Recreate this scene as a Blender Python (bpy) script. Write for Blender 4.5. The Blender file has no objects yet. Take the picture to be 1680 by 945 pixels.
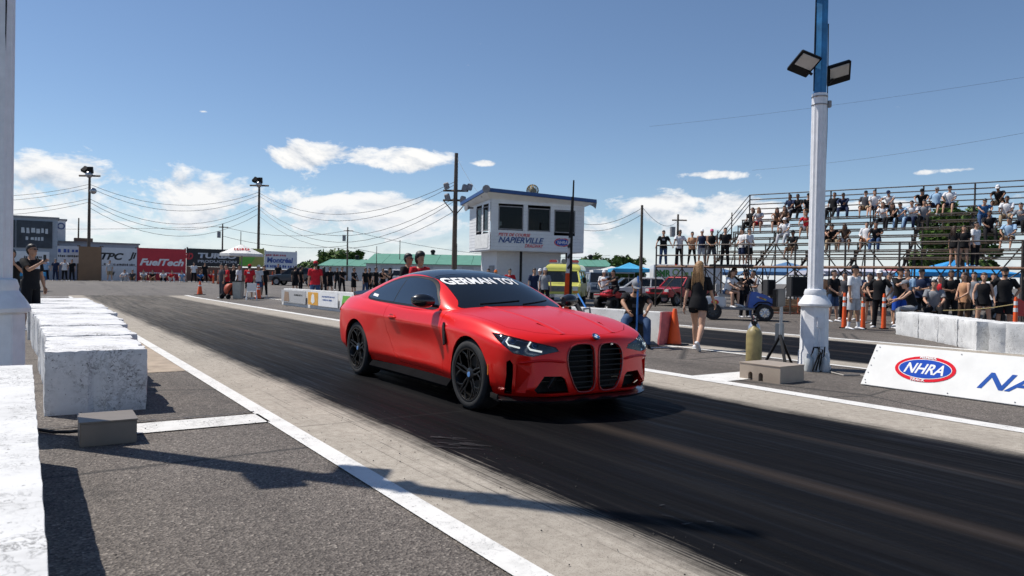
import bpy, bmesh, math, random
from math import radians as R, sin, cos, pi, sqrt, atan2, exp
from mathutils import Vector as V, Matrix as M4
from mathutils.bvhtree import BVHTree
random.seed(7)
S = bpy.context.scene
COL = S.collection
# ------------------------------------------------------------------ camera
CAM_H = 1.28; FPX = 1205.0; ROLL = 0.0185; PITCH = math.atan2(15.0, FPX); YAW = math.atan2(799.5, FPX)
cd = bpy.data.cameras.new('camera'); cam = bpy.data.objects.new('camera', cd); COL.objects.link(cam)
cd.sensor_width = 36.0; cd.lens = 36.0 * FPX / 1680.0; cd.clip_start = 0.05; cd.clip_end = 6000
cam.location = (0, 0, CAM_H)
cam.rotation_mode = 'QUATERNION'
cam.rotation_quaternion = (M4.Rotation(-YAW, 4, 'Z') @ M4.Rotation(pi / 2 - PITCH, 4, 'X') @ M4.Rotation(ROLL, 4, 'Z')).to_quaternion()
cd.dof.use_dof = True; cd.dof.focus_distance = 8.0; cd.dof.aperture_fstop = 5.6
S.camera = cam
# ------------------------------------------------------------------ light
SUN_D = V((-0.589 * cos(R(57)), 0.808 * cos(R(57)), sin(R(57)))).normalized()   # towards the sun
sl = bpy.data.lights.new('sun', 'SUN'); sun = bpy.data.objects.new('sun', sl); COL.objects.link(sun)
sl.energy = 4.6; sl.angle = R(0.53); sl.color = (1.0, 0.945, 0.87)
sun.rotation_euler = SUN_D.to_track_quat('Z', 'Y').to_euler(); sun.location = (-10, 14, 30)
S.view_settings.view_transform = 'Standard'; S.view_settings.look = 'None'
S.view_settings.exposure = 0.15; S.view_settings.gamma = 1.0; S.view_settings.use_curve_mapping = False
# world: physical sky + fair weather clouds low over the horizon
W = bpy.data.worlds.new('World'); S.world = W; W.cycles.sampling_method = 'MANUAL'; W.cycles.sample_map_resolution = 256; W.use_nodes = True
nt = W.node_tree; nt.nodes.clear()
class NT:
    def __init__(s, t): s.t = t
    def n(s, typ, **k):
        o = s.t.nodes.new(typ)
        for a, b in k.items(): setattr(o, a, b)
        return o
    def l(s, a, b): s.t.links.new(a, b)
    def m(s, op, a, b=None, c=None, clamp=False):
        o = s.n('ShaderNodeMath', operation=op, use_clamp=clamp)
        for i, v in enumerate((a, b, c)):
            if v is None: continue
            if isinstance(v, (int, float)): o.inputs[i].default_value = v
            else: s.l(v, o.inputs[i])
        return o.outputs[0]
    def ramp(s, fac, stops, mode='LINEAR'):
        o = s.n('ShaderNodeValToRGB'); o.color_ramp.interpolation = mode
        cr = o.color_ramp
        while len(cr.elements) < len(stops): cr.elements.new(0.5)
        for e, (p, c) in zip(cr.elements, stops):
            e.position = p; e.color = (c, c, c, 1) if isinstance(c, (int, float)) else tuple(c) + (1,) * (4 - len(c))
        s.l(fac, o.inputs[0]); return o.outputs[0]
    def mix(s, f, a, b, mode='MIX'):
        o = s.n('ShaderNodeMix', data_type='RGBA', blend_type=mode)
        for sock, v in ((o.inputs[0], f), (o.inputs[6], a), (o.inputs[7], b)):
            if isinstance(v, (int, float)): sock.default_value = v if sock == o.inputs[0] else (v, v, v, 1)
            elif isinstance(v, (tuple, list)): sock.default_value = tuple(v) + (1,) * (4 - len(v))
            else: s.l(v, sock)
        return o.outputs[2]
    def noise(s, vec, scale, detail=4, rough=0.55, dist=0.0):
        o = s.n('ShaderNodeTexNoise'); o.inputs['Scale'].default_value = scale; o.inputs['Detail'].default_value = detail
        o.inputs['Roughness'].default_value = rough; o.inputs['Distortion'].default_value = dist
        if vec is not None: s.l(vec, o.inputs['Vector'])
        return o.outputs['Fac']
    def mapping(s, vec, scale=(1, 1, 1), loc=(0, 0, 0), rot=(0, 0, 0)):
        o = s.n('ShaderNodeMapping'); o.inputs['Scale'].default_value = scale; o.inputs['Location'].default_value = loc; o.inputs['Rotation'].default_value = rot
        s.l(vec, o.inputs['Vector']); return o.outputs[0]
g = NT(nt)
sky = g.n('ShaderNodeTexSky', sky_type='NISHITA', sun_disc=False)
sky.sun_elevation = R(57); sky.sun_rotation = atan2(SUN_D.x, SUN_D.y) ; sky.altitude = 50; sky.air_density = 0.85; sky.dust_density = 0.1; sky.ozone_density = 3.2
tc = g.n('ShaderNodeTexCoord'); sep = g.n('ShaderNodeSeparateXYZ'); g.l(tc.outputs['Generated'], sep.inputs[0])
az = g.m('ARCTAN2', sep.outputs[0], sep.outputs[1]); el = g.m('ARCSINE', sep.outputs[2])
comb = g.n('ShaderNodeCombineXYZ'); g.l(az, comb.inputs[0]); g.l(el, comb.inputs[1])
def hor(x): return 443.0 + 0.0185 * (x - 41)
def px_dir(x, y):
    a = math.atan((x - 840) / FPX); return YAW + a, math.atan((hor(x) - y) / FPX * cos(a))
BLOBS = [(90, 300, 150, 62, .34), (300, 322, 150, 52, .30), (470, 262, 70, 26, .28), (600, 255, 130, 26, .31), (660, 268, 60, 22, .26), (540, 330, 120, 34, .26), (690, 345, 110, 24, .27), (620, 385, 200, 30, .24),
         (150, 375, 220, 50, .24), (1080, 345, 110, 34, .36), (1200, 345, 130, 26, .32), (1010, 385, 160, 26, .30), (1000, 298, 42, 8, .30), (1160, 287, 72, 9, .31), (1440, 335, 170, 13, .24),
         (1505, 284, 26, 6, .30), (1580, 278, 34, 6, .30), (1056, 269, 24, 7, .26), (793, 269, 24, 6, .30), (1660, 322, 60, 16, .26), (755, 70, 30, 20, .08), (330, 184, 12, 3, .22)]
tot = None
for b in BLOBS:
    a0, e0 = px_dir(b[0], b[1]); k = cos(math.atan((b[0] - 840) / FPX)); sa, se, am = b[2] / FPX * k * k, b[3] / FPX * k, b[4]
    dz = g.m('SUBTRACT', az, a0); dz = g.m('DIVIDE', dz, sa); dz = g.m('MULTIPLY', dz, dz)
    de = g.m('SUBTRACT', el, e0); de = g.m('DIVIDE', de, se); de = g.m('MULTIPLY', de, de)
    s_ = g.m('MULTIPLY', g.m('ADD', dz, de), -1.0); s_ = g.m('MULTIPLY', g.m('EXPONENT', s_), am)
    tot = s_ if tot is None else g.m('ADD', tot, s_)
tot = g.m('MINIMUM', tot, .36)
# the same fair-weather bank goes on all round the horizon
bank = g.m('MULTIPLY', g.ramp(el, [(0.0, .16), (.05, .13), (.12, .0)]), 1.0)
tot = g.m('MAXIMUM', tot, bank)
def cl_noise(off):
    v = g.mapping(comb.outputs[0], scale=(1, 1.9, 1), loc=(2.3, off, 0))
    a = g.noise(v, 9.0, 7, .62, .30); return a
n1 = cl_noise(0.0); n2 = cl_noise(0.022)
dens = g.m('ADD', g.m('MULTIPLY_ADD', n1, 1.7, -.35), g.m('SUBTRACT', g.m('MULTIPLY', tot, 1.62), .85))
mask = g.ramp(dens, [(0.0, 0.0), (.05, .35), (.12, .82), (.24, 1.0)])
lit = g.m('MULTIPLY_ADD', g.m('SUBTRACT', n1, n2), 3.2, .62, clamp=True)
ccol = g.ramp(lit, [(.15, (.50, .56, .64)), (.45, (.80, .82, .85)), (.75, (1.0, .99, .97))])
hz = g.ramp(el, [(0.0, .45), (.14, 0.0)])          # far clouds pale into the horizon air
ccol = g.mix(hz, ccol, (.58, .68, .82))
mask = g.m('MAXIMUM', mask, g.ramp(el, [(0.0, .92), (.085, 0.0)]))
bg1 = g.n('ShaderNodeBackground'); bg2 = g.n('ShaderNodeBackground'); mx = g.n('ShaderNodeMixShader'); out = g.n('ShaderNodeOutputWorld')
g.l(sky.outputs[0], bg1.inputs[0]); bg1.inputs[1].default_value = 0.10
g.l(ccol, bg2.inputs[0]); bg2.inputs[1].default_value = 0.92
g.l(mask, mx.inputs[0]); g.l(bg1.outputs[0], mx.inputs[1]); g.l(bg2.outputs[0], mx.inputs[2]); g.l(mx.outputs[0], out.inputs[0])

# ------------------------------------------------------------------ places: track frame, X to the right of the lane, Y up the track
def ray(x, y):
    du, dv = x - 840, y - 472.5
    u = cos(ROLL) * du + sin(ROLL) * dv; v = -sin(ROLL) * du + cos(ROLL) * dv
    Y = FPX * cos(PITCH) - v * sin(PITCH); Z = -FPX * sin(PITCH) - v * cos(PITCH)
    return V((u * cos(YAW) + Y * sin(YAW), -u * sin(YAW) + Y * cos(YAW), Z))
def rf(r, f): return V((r * cos(YAW) + f * sin(YAW), -r * sin(YAW) + f * cos(YAW), 0))
def gz(Y):
    t = min(1, max(0, (Y - 40) / 24.0)); return 0.45 * t * t * (3 - 2 * t)
def spot(x, d):                      # a place on the ground d metres deep into the scene, seen at column x
    p = rf((x - 840) / FPX * d, d); p.z = gz(p.y); return p
def gnd(x, y, z=0.0):
    d = ray(x, y); k = (z - CAM_H) / d.z; return V((d.x * k, d.y * k, z))

# ------------------------------------------------------------------ materials
MATS = {}
def mat(name, col, rough=.55, metal=0.0, var=.12, vscale=6.0, bump=0.0, bscale=60.0, spec=.5, coat=0.0, emit=0.0, coords='Object', alpha=None):
    if name in MATS: return MATS[name]
    m = bpy.data.materials.new(name); m.use_nodes = True; t = NT(m.node_tree); b = m.node_tree.nodes['Principled BSDF']
    b.inputs['Roughness'].default_value = rough; b.inputs['Metallic'].default_value = metal; b.inputs['Specular IOR Level'].default_value = spec
    b.inputs['Coat Weight'].default_value = coat; b.inputs['Coat Roughness'].default_value = .05
    c = t.n('ShaderNodeTexCoord').outputs[coords]
    if var > 0:
        f = t.noise(c, vscale, 5, .6)
        d = tuple(max(0, x * (1 - var)) for x in col[:3]); u = tuple(min(1, x * (1 + var)) for x in col[:3])
        t.l(t.mix(t.ramp(f, [(.3, 0.0), (.7, 1.0)]), d, u), b.inputs['Base Color'])
    else: b.inputs['Base Color'].default_value = tuple(col[:3]) + (1,)
    if bump > 0:
        f = t.noise(c, bscale, 3, .6); bp = t.n('ShaderNodeBump'); bp.inputs['Strength'].default_value = bump; bp.inputs['Distance'].default_value = .01
        t.l(f, bp.inputs['Height']); t.l(bp.outputs[0], b.inputs['Normal'])
    if emit: b.inputs['Emission Color'].default_value = tuple(col[:3]) + (1,); b.inputs['Emission Strength'].default_value = emit
    MATS[name] = m; return m
def cloth(col, name=None):
    return mat(name or 'cloth_%02x%02x%02x' % tuple(int(255 * c) for c in col[:3]), col, .85, var=.18, vscale=9, bump=.35, bscale=22, spec=.2)
def paint(col, name, rough=.3): return mat(name, col, rough, var=.05, vscale=3, coat=.6, spec=.5)
def glassy(name, col=(.02, .025, .03), tr=.35, rough=.03, ior=1.5):
    if name in MATS: return MATS[name]
    m = bpy.data.materials.new(name); m.use_nodes = True; t = NT(m.node_tree); ns = m.node_tree.nodes; ns.remove(ns['Principled BSDF'])
    tb = t.n('ShaderNodeBsdfTransparent'); tb.inputs[0].default_value = (tr, tr * 1.03, tr * 1.05, 1)
    gb = t.n('ShaderNodeBsdfGlossy'); gb.inputs['Roughness'].default_value = rough; gb.inputs[0].default_value = (.9, .93, .95, 1)
    db = t.n('ShaderNodeBsdfDiffuse'); db.inputs[0].default_value = tuple(col) + (1,)
    fr = t.n('ShaderNodeFresnel'); fr.inputs[0].default_value = ior
    a = t.n('ShaderNodeMixShader'); a.inputs[0].default_value = 1 - tr; t.l(tb.outputs[0], a.inputs[1]); t.l(db.outputs[0], a.inputs[2])
    b = t.n('ShaderNodeMixShader'); t.l(fr.outputs[0], b.inputs[0]); t.l(a.outputs[0], b.inputs[1]); t.l(gb.outputs[0], b.inputs[2])
    t.l(b.outputs[0], ns['Material Output'].inputs[0]); MATS[name] = m; return m

# ------------------------------------------------------------------ mesh building
def tag(o, label=None, cat=None, group=None, kind=None):
    for k, v in (('label', label), ('category', cat), ('group', group), ('kind', kind)):
        if v: o[k] = v
    return o
def empty(name, loc=(0, 0, 0), rz=0.0, label=None, cat=None, group=None, scale=1.0):
    o = bpy.data.objects.new(name, None); COL.objects.link(o); o.location = loc; o.rotation_euler = (0, 0, rz); o.scale = (scale,) * 3
    o.empty_display_size = .1
    return tag(o, label, cat, group)
def link(name, me, parent=None, m=None):
    o = bpy.data.objects.new(name, me); COL.objects.link(o)
    if parent: o.parent = parent
    if m is not None:
        for x in (m if isinstance(m, (list, tuple)) else [m]): me.materials.append(x)
    return o
def copy_tree(o, parent=None):
    c = o.copy(); COL.objects.link(c); c.parent = parent
    for ch in o.children: copy_tree(ch, c)
    return c
def frame_of(d):
    d = d.normalized(); u = V((0, 0, 1)) if abs(d.z) < .95 else V((1, 0, 0))
    a = d.cross(u).normalized(); b = a.cross(d).normalized(); return a, b
class MB:
    def __init__(s): s.v = []; s.f = []; s.mi = []; s.cur = 0
    def add(s, vs, fs):
        n = len(s.v); s.v += [tuple(p) for p in vs]; s.f += [tuple(i + n for i in q) for q in fs]; s.mi += [s.cur] * len(fs); return s
    def box(s, c, d, rz=0.0, rx=0.0, ry=0.0, taper=1.0):
        m = M4.Translation(V(c)) @ M4.Rotation(rz, 4, 'Z') @ M4.Rotation(ry, 4, 'Y') @ M4.Rotation(rx, 4, 'X')
        x, y, z = d[0] / 2, d[1] / 2, d[2] / 2; t = taper
        p = [(-x, -y, -z), (x, -y, -z), (x, y, -z), (-x, y, -z), (-x * t, -y * t, z), (x * t, -y * t, z), (x * t, y * t, z), (-x * t, y * t, z)]
        return s.add([m @ V(q) for q in p], [(0, 3, 2, 1), (4, 5, 6, 7), (0, 1, 5, 4), (1, 2, 6, 5), (2, 3, 7, 6), (3, 0, 4, 7)])
    def b2(s, lo, hi): return s.box([(a + b) / 2 for a, b in zip(lo, hi)], [b - a for a, b in zip(lo, hi)])
    def loft(s, rings, cap=True, closed=True):
        n = len(rings[0]); vs = [p for r in rings for p in r]; fs = []
        for i in range(len(rings) - 1):
            for j in range(n if closed else n - 1):
                k = (j + 1) % n; fs.append((i * n + j, i * n + k, (i + 1) * n + k, (i + 1) * n + j))
        if cap: fs.append(tuple(range(n))[::-1]); fs.append(tuple((len(rings) - 1) * n + j for j in range(n)))
        return s.add(vs, fs)
    def tube(s, pts, rad, n=8, cap=True, flat=None):
        pts = [V(p) for p in pts]; rs = rad if isinstance(rad, (list, tuple)) else [rad] * len(pts); rings = []
        a0 = None
        for i, p in enumerate(pts):
            d = (pts[min(i + 1, len(pts) - 1)] - pts[max(i - 1, 0)])
            if d.length < 1e-9: d = V((0, 0, 1))
            d.normalize()
            if a0 is None: a, b = frame_of(d)
            else: a = (a0 - d * a0.dot(d)).normalized(); b = a.cross(d).normalized()
            a0 = a; r = rs[i]; ra, rb = (r, r) if not isinstance(r, (list, tuple)) else r
            rings.append([p + a * (ra * cos(2 * pi * k / n)) + b * (rb * sin(2 * pi * k / n)) for k in range(n)])
        return s.loft([[q for q in r_][::-1] for r_ in rings], cap)
    def cyl(s, a, b, r, n=12, r2=None): return s.tube([a, b], [r, r if r2 is None else r2], n)
    def bar(s, a, b, w, h=None):
        return s.tube([a, b], [(w / sqrt(2), (h or w) / sqrt(2))] * 2, 4)
    def lathe(s, prof, n=16, c=(0, 0, 0), axis='Z', closed=False):
        rings = []
        for r, z in prof:
            ring = []
            for k in range(n):
                a = 2 * pi * k / n
                p = (r * cos(a), r * sin(a), z)
                if axis == 'Y': p = (r * cos(a), z, r * sin(a))
                if axis == 'X': p = (z, r * cos(a), r * sin(a))
                ring.append(V(p) + V(c))
            rings.append(ring if axis != 'Y' else ring[::-1])
        return s.loft(rings, cap=not closed)
    def prism(s, poly, a, b, o=(0, 0, 0), ax=(1, 0, 0), ay=(0, 0, 1), az_=None):
        ax, ay, o = V(ax), V(ay), V(o); n_ = V(az_) if az_ else ax.cross(ay)
        lo = [o + ax * p[0] + ay * p[1] + n_ * a for p in poly]; hi = [o + ax * p[0] + ay * p[1] + n_ * b for p in poly]; n = len(poly)
        return s.add(lo + hi, [tuple(range(n))[::-1], tuple(range(n, 2 * n))] + [(i, (i + 1) % n, (i + 1) % n + n, i + n) for i in range(n)])
    def ell(s, c, r, nu=10, nv=8, rot=None):
        rings = []; vs = []; c = V(c)
        for i in range(1, nv):
            t = pi * i / nv - pi / 2
            ring = [V((r[0] * cos(t) * cos(2 * pi * k / nu), r[1] * cos(t) * sin(2 * pi * k / nu), r[2] * sin(t))) for k in range(nu)]
            rings.append(ring)
        flat = [p for q in rings for p in q] + [V((0, 0, -r[2])), V((0, 0, r[2]))]
        fs = []
        for i in range(nv - 2):
            for k in range(nu):
                j = (k + 1) % nu; fs.append((i * nu + k, i * nu + j, (i + 1) * nu + j, (i + 1) * nu + k))
        B = len(flat) - 2
        for k in range(nu):
            j = (k + 1) % nu; fs.append((B, j, k)); fs.append((B + 1, (nv - 2) * nu + k, (nv - 2) * nu + j))
        if rot is not None: flat = [rot @ p for p in flat]
        return s.add([p + c for p in flat], fs)
    def xf(s, m, start=0):
        for i in range(start, len(s.v)): s.v[i] = tuple(m @ V(s.v[i]))
        return s
    def mesh(s, name, smooth=None, fix=False):
        me = bpy.data.meshes.new(name); me.from_pydata(s.v, [], s.f); me.validate()
        if fix:
            bm = bmesh.new(); bm.from_mesh(me); bmesh.ops.recalc_face_normals(bm, faces=bm.faces); bm.to_mesh(me); bm.free()
        if any(s.mi) and len(me.polygons) == len(s.mi): me.polygons.foreach_set('material_index', s.mi)
        if smooth is not None:
            me.polygons.foreach_set('use_smooth', [True] * len(me.polygons)); me.set_sharp_from_angle(angle=R(smooth))
        return me
    def build(s, name, m=None, parent=None, smooth=None, bevel=0, fix=True):
        me = s.mesh(name, None, fix)
        if bevel:
            bm = bmesh.new(); bm.from_mesh(me)
            es = [e for e in bm.edges if len(e.link_faces) == 2 and e.calc_face_angle(0) > R(30)]
            bmesh.ops.bevel(bm, geom=es, offset=bevel, segments=2, affect='EDGES', clamp_overlap=True); bm.to_mesh(me); bm.free()
        if smooth is not None or bevel:
            me.polygons.foreach_set('use_smooth', [True] * len(me.polygons)); me.set_sharp_from_angle(angle=R(smooth or 35))
        return link(name, me, parent, m)
TMP = bpy.data.scenes.new('tmp')          # a bench of its own, so that modifiers are applied quickly
def evaluated(me, mods, extra=None):
    """mesh with modifiers applied"""
    o = bpy.data.objects.new('tmp', me); TMP.collection.objects.link(o)
    for typ, kw in mods:
        md = o.modifiers.new('m', typ)
        for k, v in kw.items(): setattr(md, k, v)
    vl = TMP.view_layers[0]; vl.update(); dg = vl.depsgraph
    r = bpy.data.meshes.new_from_object(o.evaluated_get(dg), preserve_all_data_layers=True, depsgraph=dg)
    bpy.data.objects.remove(o); return r
def boolean(me, cutter, op='DIFFERENCE'):
    c = bpy.data.objects.new('cut', cutter); TMP.collection.objects.link(c)
    r = evaluated(me, [('BOOLEAN', dict(object=c, operation=op, solver='EXACT'))])
    bpy.data.objects.remove(c); return r
def smooth_mesh(me, ang=35):
    me.polygons.foreach_set('use_smooth', [True] * len(me.polygons)); me.set_sharp_from_angle(angle=R(ang)); return me
def text(name, s, h, m, parent, mtx, shear=0.0, bold=0.0, width=None, align='CENTER', spacing=1.0, res=3, project=None):
    """raised lettering: cap height h, laid in the plane of mtx (x right, y up)"""
    if s.startswith('~'):                # print too small to read: broken strokes of the same length
        q = MB(); W_ = width or h * 5; rr_ = random.Random(int(1000 * (W_ + h))); x = -W_ / 2
        while x < W_ / 2 - .01 * h:
            w_ = min(h * rr_.uniform(.35, .75), W_ / 2 - x); z0 = -h / 2 * rr_.uniform(.6, 1); z1 = h / 2 * rr_.uniform(.6, 1)
            q.add([V((x, z0, 0)), V((x + w_, z0, 0)), V((x + w_ * rr_.uniform(.8, 1), z1, 0)), V((x + w_ * .05, z1, 0))], [(0, 1, 2, 3)])
            x += w_ + h * (rr_.uniform(.10, .22) if rr_.random() < .8 else .5)
        q.xf(mtx); return tag(q.build('small_print', m, parent, fix=False), kind='stuff')
    cu = bpy.data.curves.new('lettering', 'FONT'); cu.body = s; cu.size = 1.0; cu.shear = shear; cu.offset = bold; cu.align_x = align; cu.align_y = 'CENTER'
    cu.space_character = spacing; cu.resolution_u = res; cu.extrude = 0.0
    o = bpy.data.objects.new('tmp', cu); TMP.collection.objects.link(o)
    vl = TMP.view_layers[0]; vl.update(); dg = vl.depsgraph
    me = bpy.data.meshes.new_from_object(o.evaluated_get(dg), depsgraph=dg); bpy.data.objects.remove(o)
    if not len(me.vertices): return None
    xs = [v.co.x for v in me.vertices]; ys = [v.co.y for v in me.vertices]
    cx = (min(xs) + max(xs)) / 2 if align == 'CENTER' else min(xs); cy = (min(ys) + max(ys)) / 2
    sy = h / max(1e-6, max(ys) - min(ys)); sx = sy if width is None else width / max(1e-6, max(xs) - min(xs))
    for v in me.vertices: v.co = V(((v.co.x - cx) * sx, (v.co.y - cy) * sy, 0))
    if project: project(me)
    else: me.transform(mtx)
    return link(name, me, parent, m)
def plane_m(o, right, up):
    r = V(right).normalized(); u = V(up).normalized(); n = r.cross(u)
    return M4(((r.x, u.x, n.x, o[0]), (r.y, u.y, n.y, o[1]), (r.z, u.z, n.z, o[2]), (0, 0, 0, 1)))
# ------------------------------------------------------------------ ground
def asphalt_mat():
    m = bpy.data.materials.new('asphalt'); m.use_nodes = True; t = NT(m.node_tree); b = m.node_tree.nodes['Principled BSDF']
    c = t.n('ShaderNodeTexCoord').outputs['Object']
    vo = t.n('ShaderNodeTexVoronoi'); vo.inputs['Scale'].default_value = 85; t.l(c, vo.inputs['Vector'])
    ag = t.ramp(vo.outputs['Color'], [(0.0, (.045, .038, .034)), (.5, (.13, .113, .099)), (.82, (.20, .175, .152)), (1.0, (.40, .355, .31))])
    big = t.noise(t.mapping(c, scale=(1, .35, 1)), .55, 6, .65); pat = t.ramp(big, [(.3, .62), (.7, 1.25)])
    fine = t.noise(c, 7, 5, .7); pat2 = t.ramp(fine, [(.25, .8), (.75, 1.15)])
    col = t.mix(1.0, t.mix(1.0, ag, pat, 'MULTIPLY'), pat2, 'MULTIPLY')
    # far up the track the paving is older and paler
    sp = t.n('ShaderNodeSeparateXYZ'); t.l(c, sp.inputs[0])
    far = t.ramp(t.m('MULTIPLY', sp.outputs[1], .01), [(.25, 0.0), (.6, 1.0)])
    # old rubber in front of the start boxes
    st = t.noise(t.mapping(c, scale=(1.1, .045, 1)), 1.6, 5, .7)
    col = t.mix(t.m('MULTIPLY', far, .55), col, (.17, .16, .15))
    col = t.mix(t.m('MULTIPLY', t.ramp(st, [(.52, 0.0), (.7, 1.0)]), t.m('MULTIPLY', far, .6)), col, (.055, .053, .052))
    stn = t.ramp(t.noise(c, 1.7, 6, .7, .6), [(.58, 0.0), (.68, .55)]); col = t.mix(stn, col, (.045, .041, .038))
    ck = t.n('ShaderNodeTexVoronoi', feature='DISTANCE_TO_EDGE'); ck.inputs['Scale'].default_value = .42
    t.l(t.mix(.25, c, t.n('ShaderNodeTexNoise').outputs['Color']), ck.inputs['Vector'])
    col = t.mix(t.ramp(ck.outputs['Distance'], [(0.0, .8), (.012, 0.0)]), col, (.02, .02, .02))
    t.l(col, b.inputs['Base Color']); b.inputs['Roughness'].default_value = .82; b.inputs['Specular IOR Level'].default_value = .35
    bp = t.n('ShaderNodeBump'); bp.inputs['Strength'].default_value = .9; bp.inputs['Distance'].default_value = .008
    t.l(vo.outputs['Distance'], bp.inputs['Height']); t.l(bp.outputs[0], b.inputs['Normal']); MATS['asphalt'] = m; return m
def lane_mat(name, x0, x1, r0, r1, far):
    """pale concrete lane with burnt-in tyre rubber down its middle"""
    m = bpy.data.materials.new(name); m.use_nodes = True; t = NT(m.node_tree); b = m.node_tree.nodes['Principled BSDF']
    c = t.n('ShaderNodeTexCoord').outputs['Object']; sp = t.n('ShaderNodeSeparateXYZ'); t.l(c, sp.inputs[0]); X, Y = sp.outputs[0], sp.outputs[1]
    base = t.ramp(t.noise(c, 14, 6, .7), [(.25, (.29, .255, .215)), (.55, (.41, .37, .315)), (.8, (.49, .445, .385))])
    sk = t.ramp(t.noise(c, 160, 2, .5), [(.30, .45), (.42, 1.0)]); base = t.mix(1.0, base, sk, 'MULTIPLY')
    blot = t.ramp(t.noise(c, 1.1, 5, .7), [(.3, .82), (.7, 1.08)]); base = t.mix(1.0, base, blot, 'MULTIPLY')
    long_ = t.noise(t.mapping(c, scale=(9, .10, 1)), 2.2, 6, .72)
    streak = t.noise(t.mapping(c, scale=(26, .22, 1)), 1.6, 4, .7)
    wob = t.m('MULTIPLY', t.m('SUBTRACT', t.noise(t.mapping(c, scale=(1, .5, 1)), 1.3, 6, .75), .5), .34)
    frz = t.m('MULTIPLY', t.m('SUBTRACT', streak, .5), .55)
    xe = t.m('ADD', t.m('ADD', X, wob), frz)
    eL = t.m('DIVIDE', t.m('SUBTRACT', xe, r0 - .06), .26, clamp=True); eR = t.m('DIVIDE', t.m('SUBTRACT', r1 + .06, xe), .26, clamp=True)
    rub = t.m('MULTIPLY', eL, eR)
    # stray marks beyond the edge
    stray = t.m('MULTIPLY', t.ramp(streak, [(.58, 0.0), (.66, .8)]), t.m('MULTIPLY', t.m('DIVIDE', t.m('SUBTRACT', X, r0 - .7), .6, clamp=True), t.m('DIVIDE', t.m('SUBTRACT', r1 + .5, X), .4, clamp=True)))
    rub = t.m('MAXIMUM', rub, stray)
    # up the track the rubber wears into separate tracks
    fy = t.ramp(t.m('MULTIPLY', Y, .02), [(.19, 0.0), (.62, 1.0)])
    wear = t.m('MULTIPLY', fy, t.ramp(long_, [(.40, .50), (.60, .12)])) if far else t.m('MULTIPLY', fy, .2)
    rub = t.m('MULTIPLY', rub, t.m('SUBTRACT', 1.0, wear))
    rc = t.ramp(long_, [(.30, (.003, .003, .004)), (.55, (.006, .006, .007)), (.75, (.015, .0135, .013))])
    # two worn brown ribbons where no tyre runs
    for xc, w, a in (((r0 + r1) / 2 - .30, .16, .5), ((r0 + r1) / 2 + .95, .10, .3)):
        q = t.m('ABSOLUTE', t.m('SUBTRACT', t.m('ADD', X, t.m('MULTIPLY', wob, .25)), xc)); q = t.m('SUBTRACT', 1.0, t.m('DIVIDE', q, w), clamp=True)
        rc = t.mix(t.m('MULTIPLY', q, a), rc, (.055, .042, .034))
    for xc, w, a, c_ in ((r0 + .55, .13, .8, .0025), (r0 + 1.05, .11, .55, .016), (r1 - .62, .14, .8, .0025), (r1 - 1.15, .10, .5, .017), ((r0 + r1) / 2 + .35, .09, .5, .003)):
        q = t.m('ABSOLUTE', t.m('SUBTRACT', t.m('ADD', X, t.m('MULTIPLY', wob, .35)), xc)); q = t.m('SUBTRACT', 1.0, t.m('DIVIDE', q, w), clamp=True)
        rc = t.mix(t.m('MULTIPLY', t.m('MULTIPLY', q, a), t.ramp(streak, [(.35, .3), (.6, 1.0)])), rc, (c_, c_ * .95, c_ * .95))
    col = t.mix(rub, base, rc)
    # paving joints
    jy = t.m('FRACT', t.m('MULTIPLY', Y, 1 / 6.1)); jj = t.m('LESS_THAN', jy, .0022); col = t.mix(t.m('MULTIPLY', jj, .6), col, (.03, .03, .03))
    t.l(col, b.inputs['Base Color'])
    rg = t.ramp(t.noise(t.mapping(c, scale=(7, .25, 1)), 2.0, 6, .7), [(.3, .40), (.5, .68), (.75, .9)])
    t.l(t.mix(rub, (.8, .8, .8), rg), b.inputs['Roughness']); b.inputs['Specular IOR Level'].default_value = .05
    bp = t.n('ShaderNodeBump'); bp.inputs['Strength'].default_value = .22; bp.inputs['Distance'].default_value = .004
    t.l(t.noise(t.mapping(c, scale=(1.6, .8, 1)), 70, 5, .75), bp.inputs['Height']); t.l(bp.outputs[0], b.inputs['Normal']); MATS[name] = m; return m
def white_mat(name, chip=.5, col=(.80, .80, .78)):
    m = bpy.data.materials.new(name); m.use_nodes = True; t = NT(m.node_tree); b = m.node_tree.nodes['Principled BSDF']
    c = t.n('ShaderNodeTexCoord').outputs['Object']
    n2 = t.noise(c, 2.6, 4, .6)
    rid = t.m('ABSOLUTE', t.m('SUBTRACT', t.noise(c, 15, 5, .62, .8), .5))                 # flaking cracks
    pit = t.noise(c, 44, 4, .6)
    zone = t.ramp(n2, [(.42, 0.0), (.66, 1.0)])
    crack = t.m('MULTIPLY', t.ramp(rid, [(0.0, 1.0), (.011 * chip * 2.4, 0.0)]), zone)
    hole = t.ramp(t.m('MULTIPLY_ADD', zone, .05 * chip, pit), [(.665, 0.0), (.69, 1.0)])
    f = t.m('SUBTRACT', 1.0, t.m('MAXIMUM', t.m('MULTIPLY', crack, .85), t.m('MULTIPLY', hole, .75)), clamp=True)
    w = t.ramp(t.noise(c, 4, 7, .7), [(.25, tuple(x * .72 for x in col)), (.5, tuple(x * .93 for x in col)), (.75, col)])
    t.l(t.mix(f, (.09, .085, .08), w), b.inputs['Base Color']); b.inputs['Roughness'].default_value = .8
    bp = t.n('ShaderNodeBump'); bp.inputs['Strength'].default_value = .6; bp.inputs['Distance'].default_value = .008
    t.l(t.mix(.5, f, t.noise(c, 30, 5, .75)), bp.inputs['Height']); t.l(bp.outputs[0], b.inputs['Normal']); MATS[name] = m; return m
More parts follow.
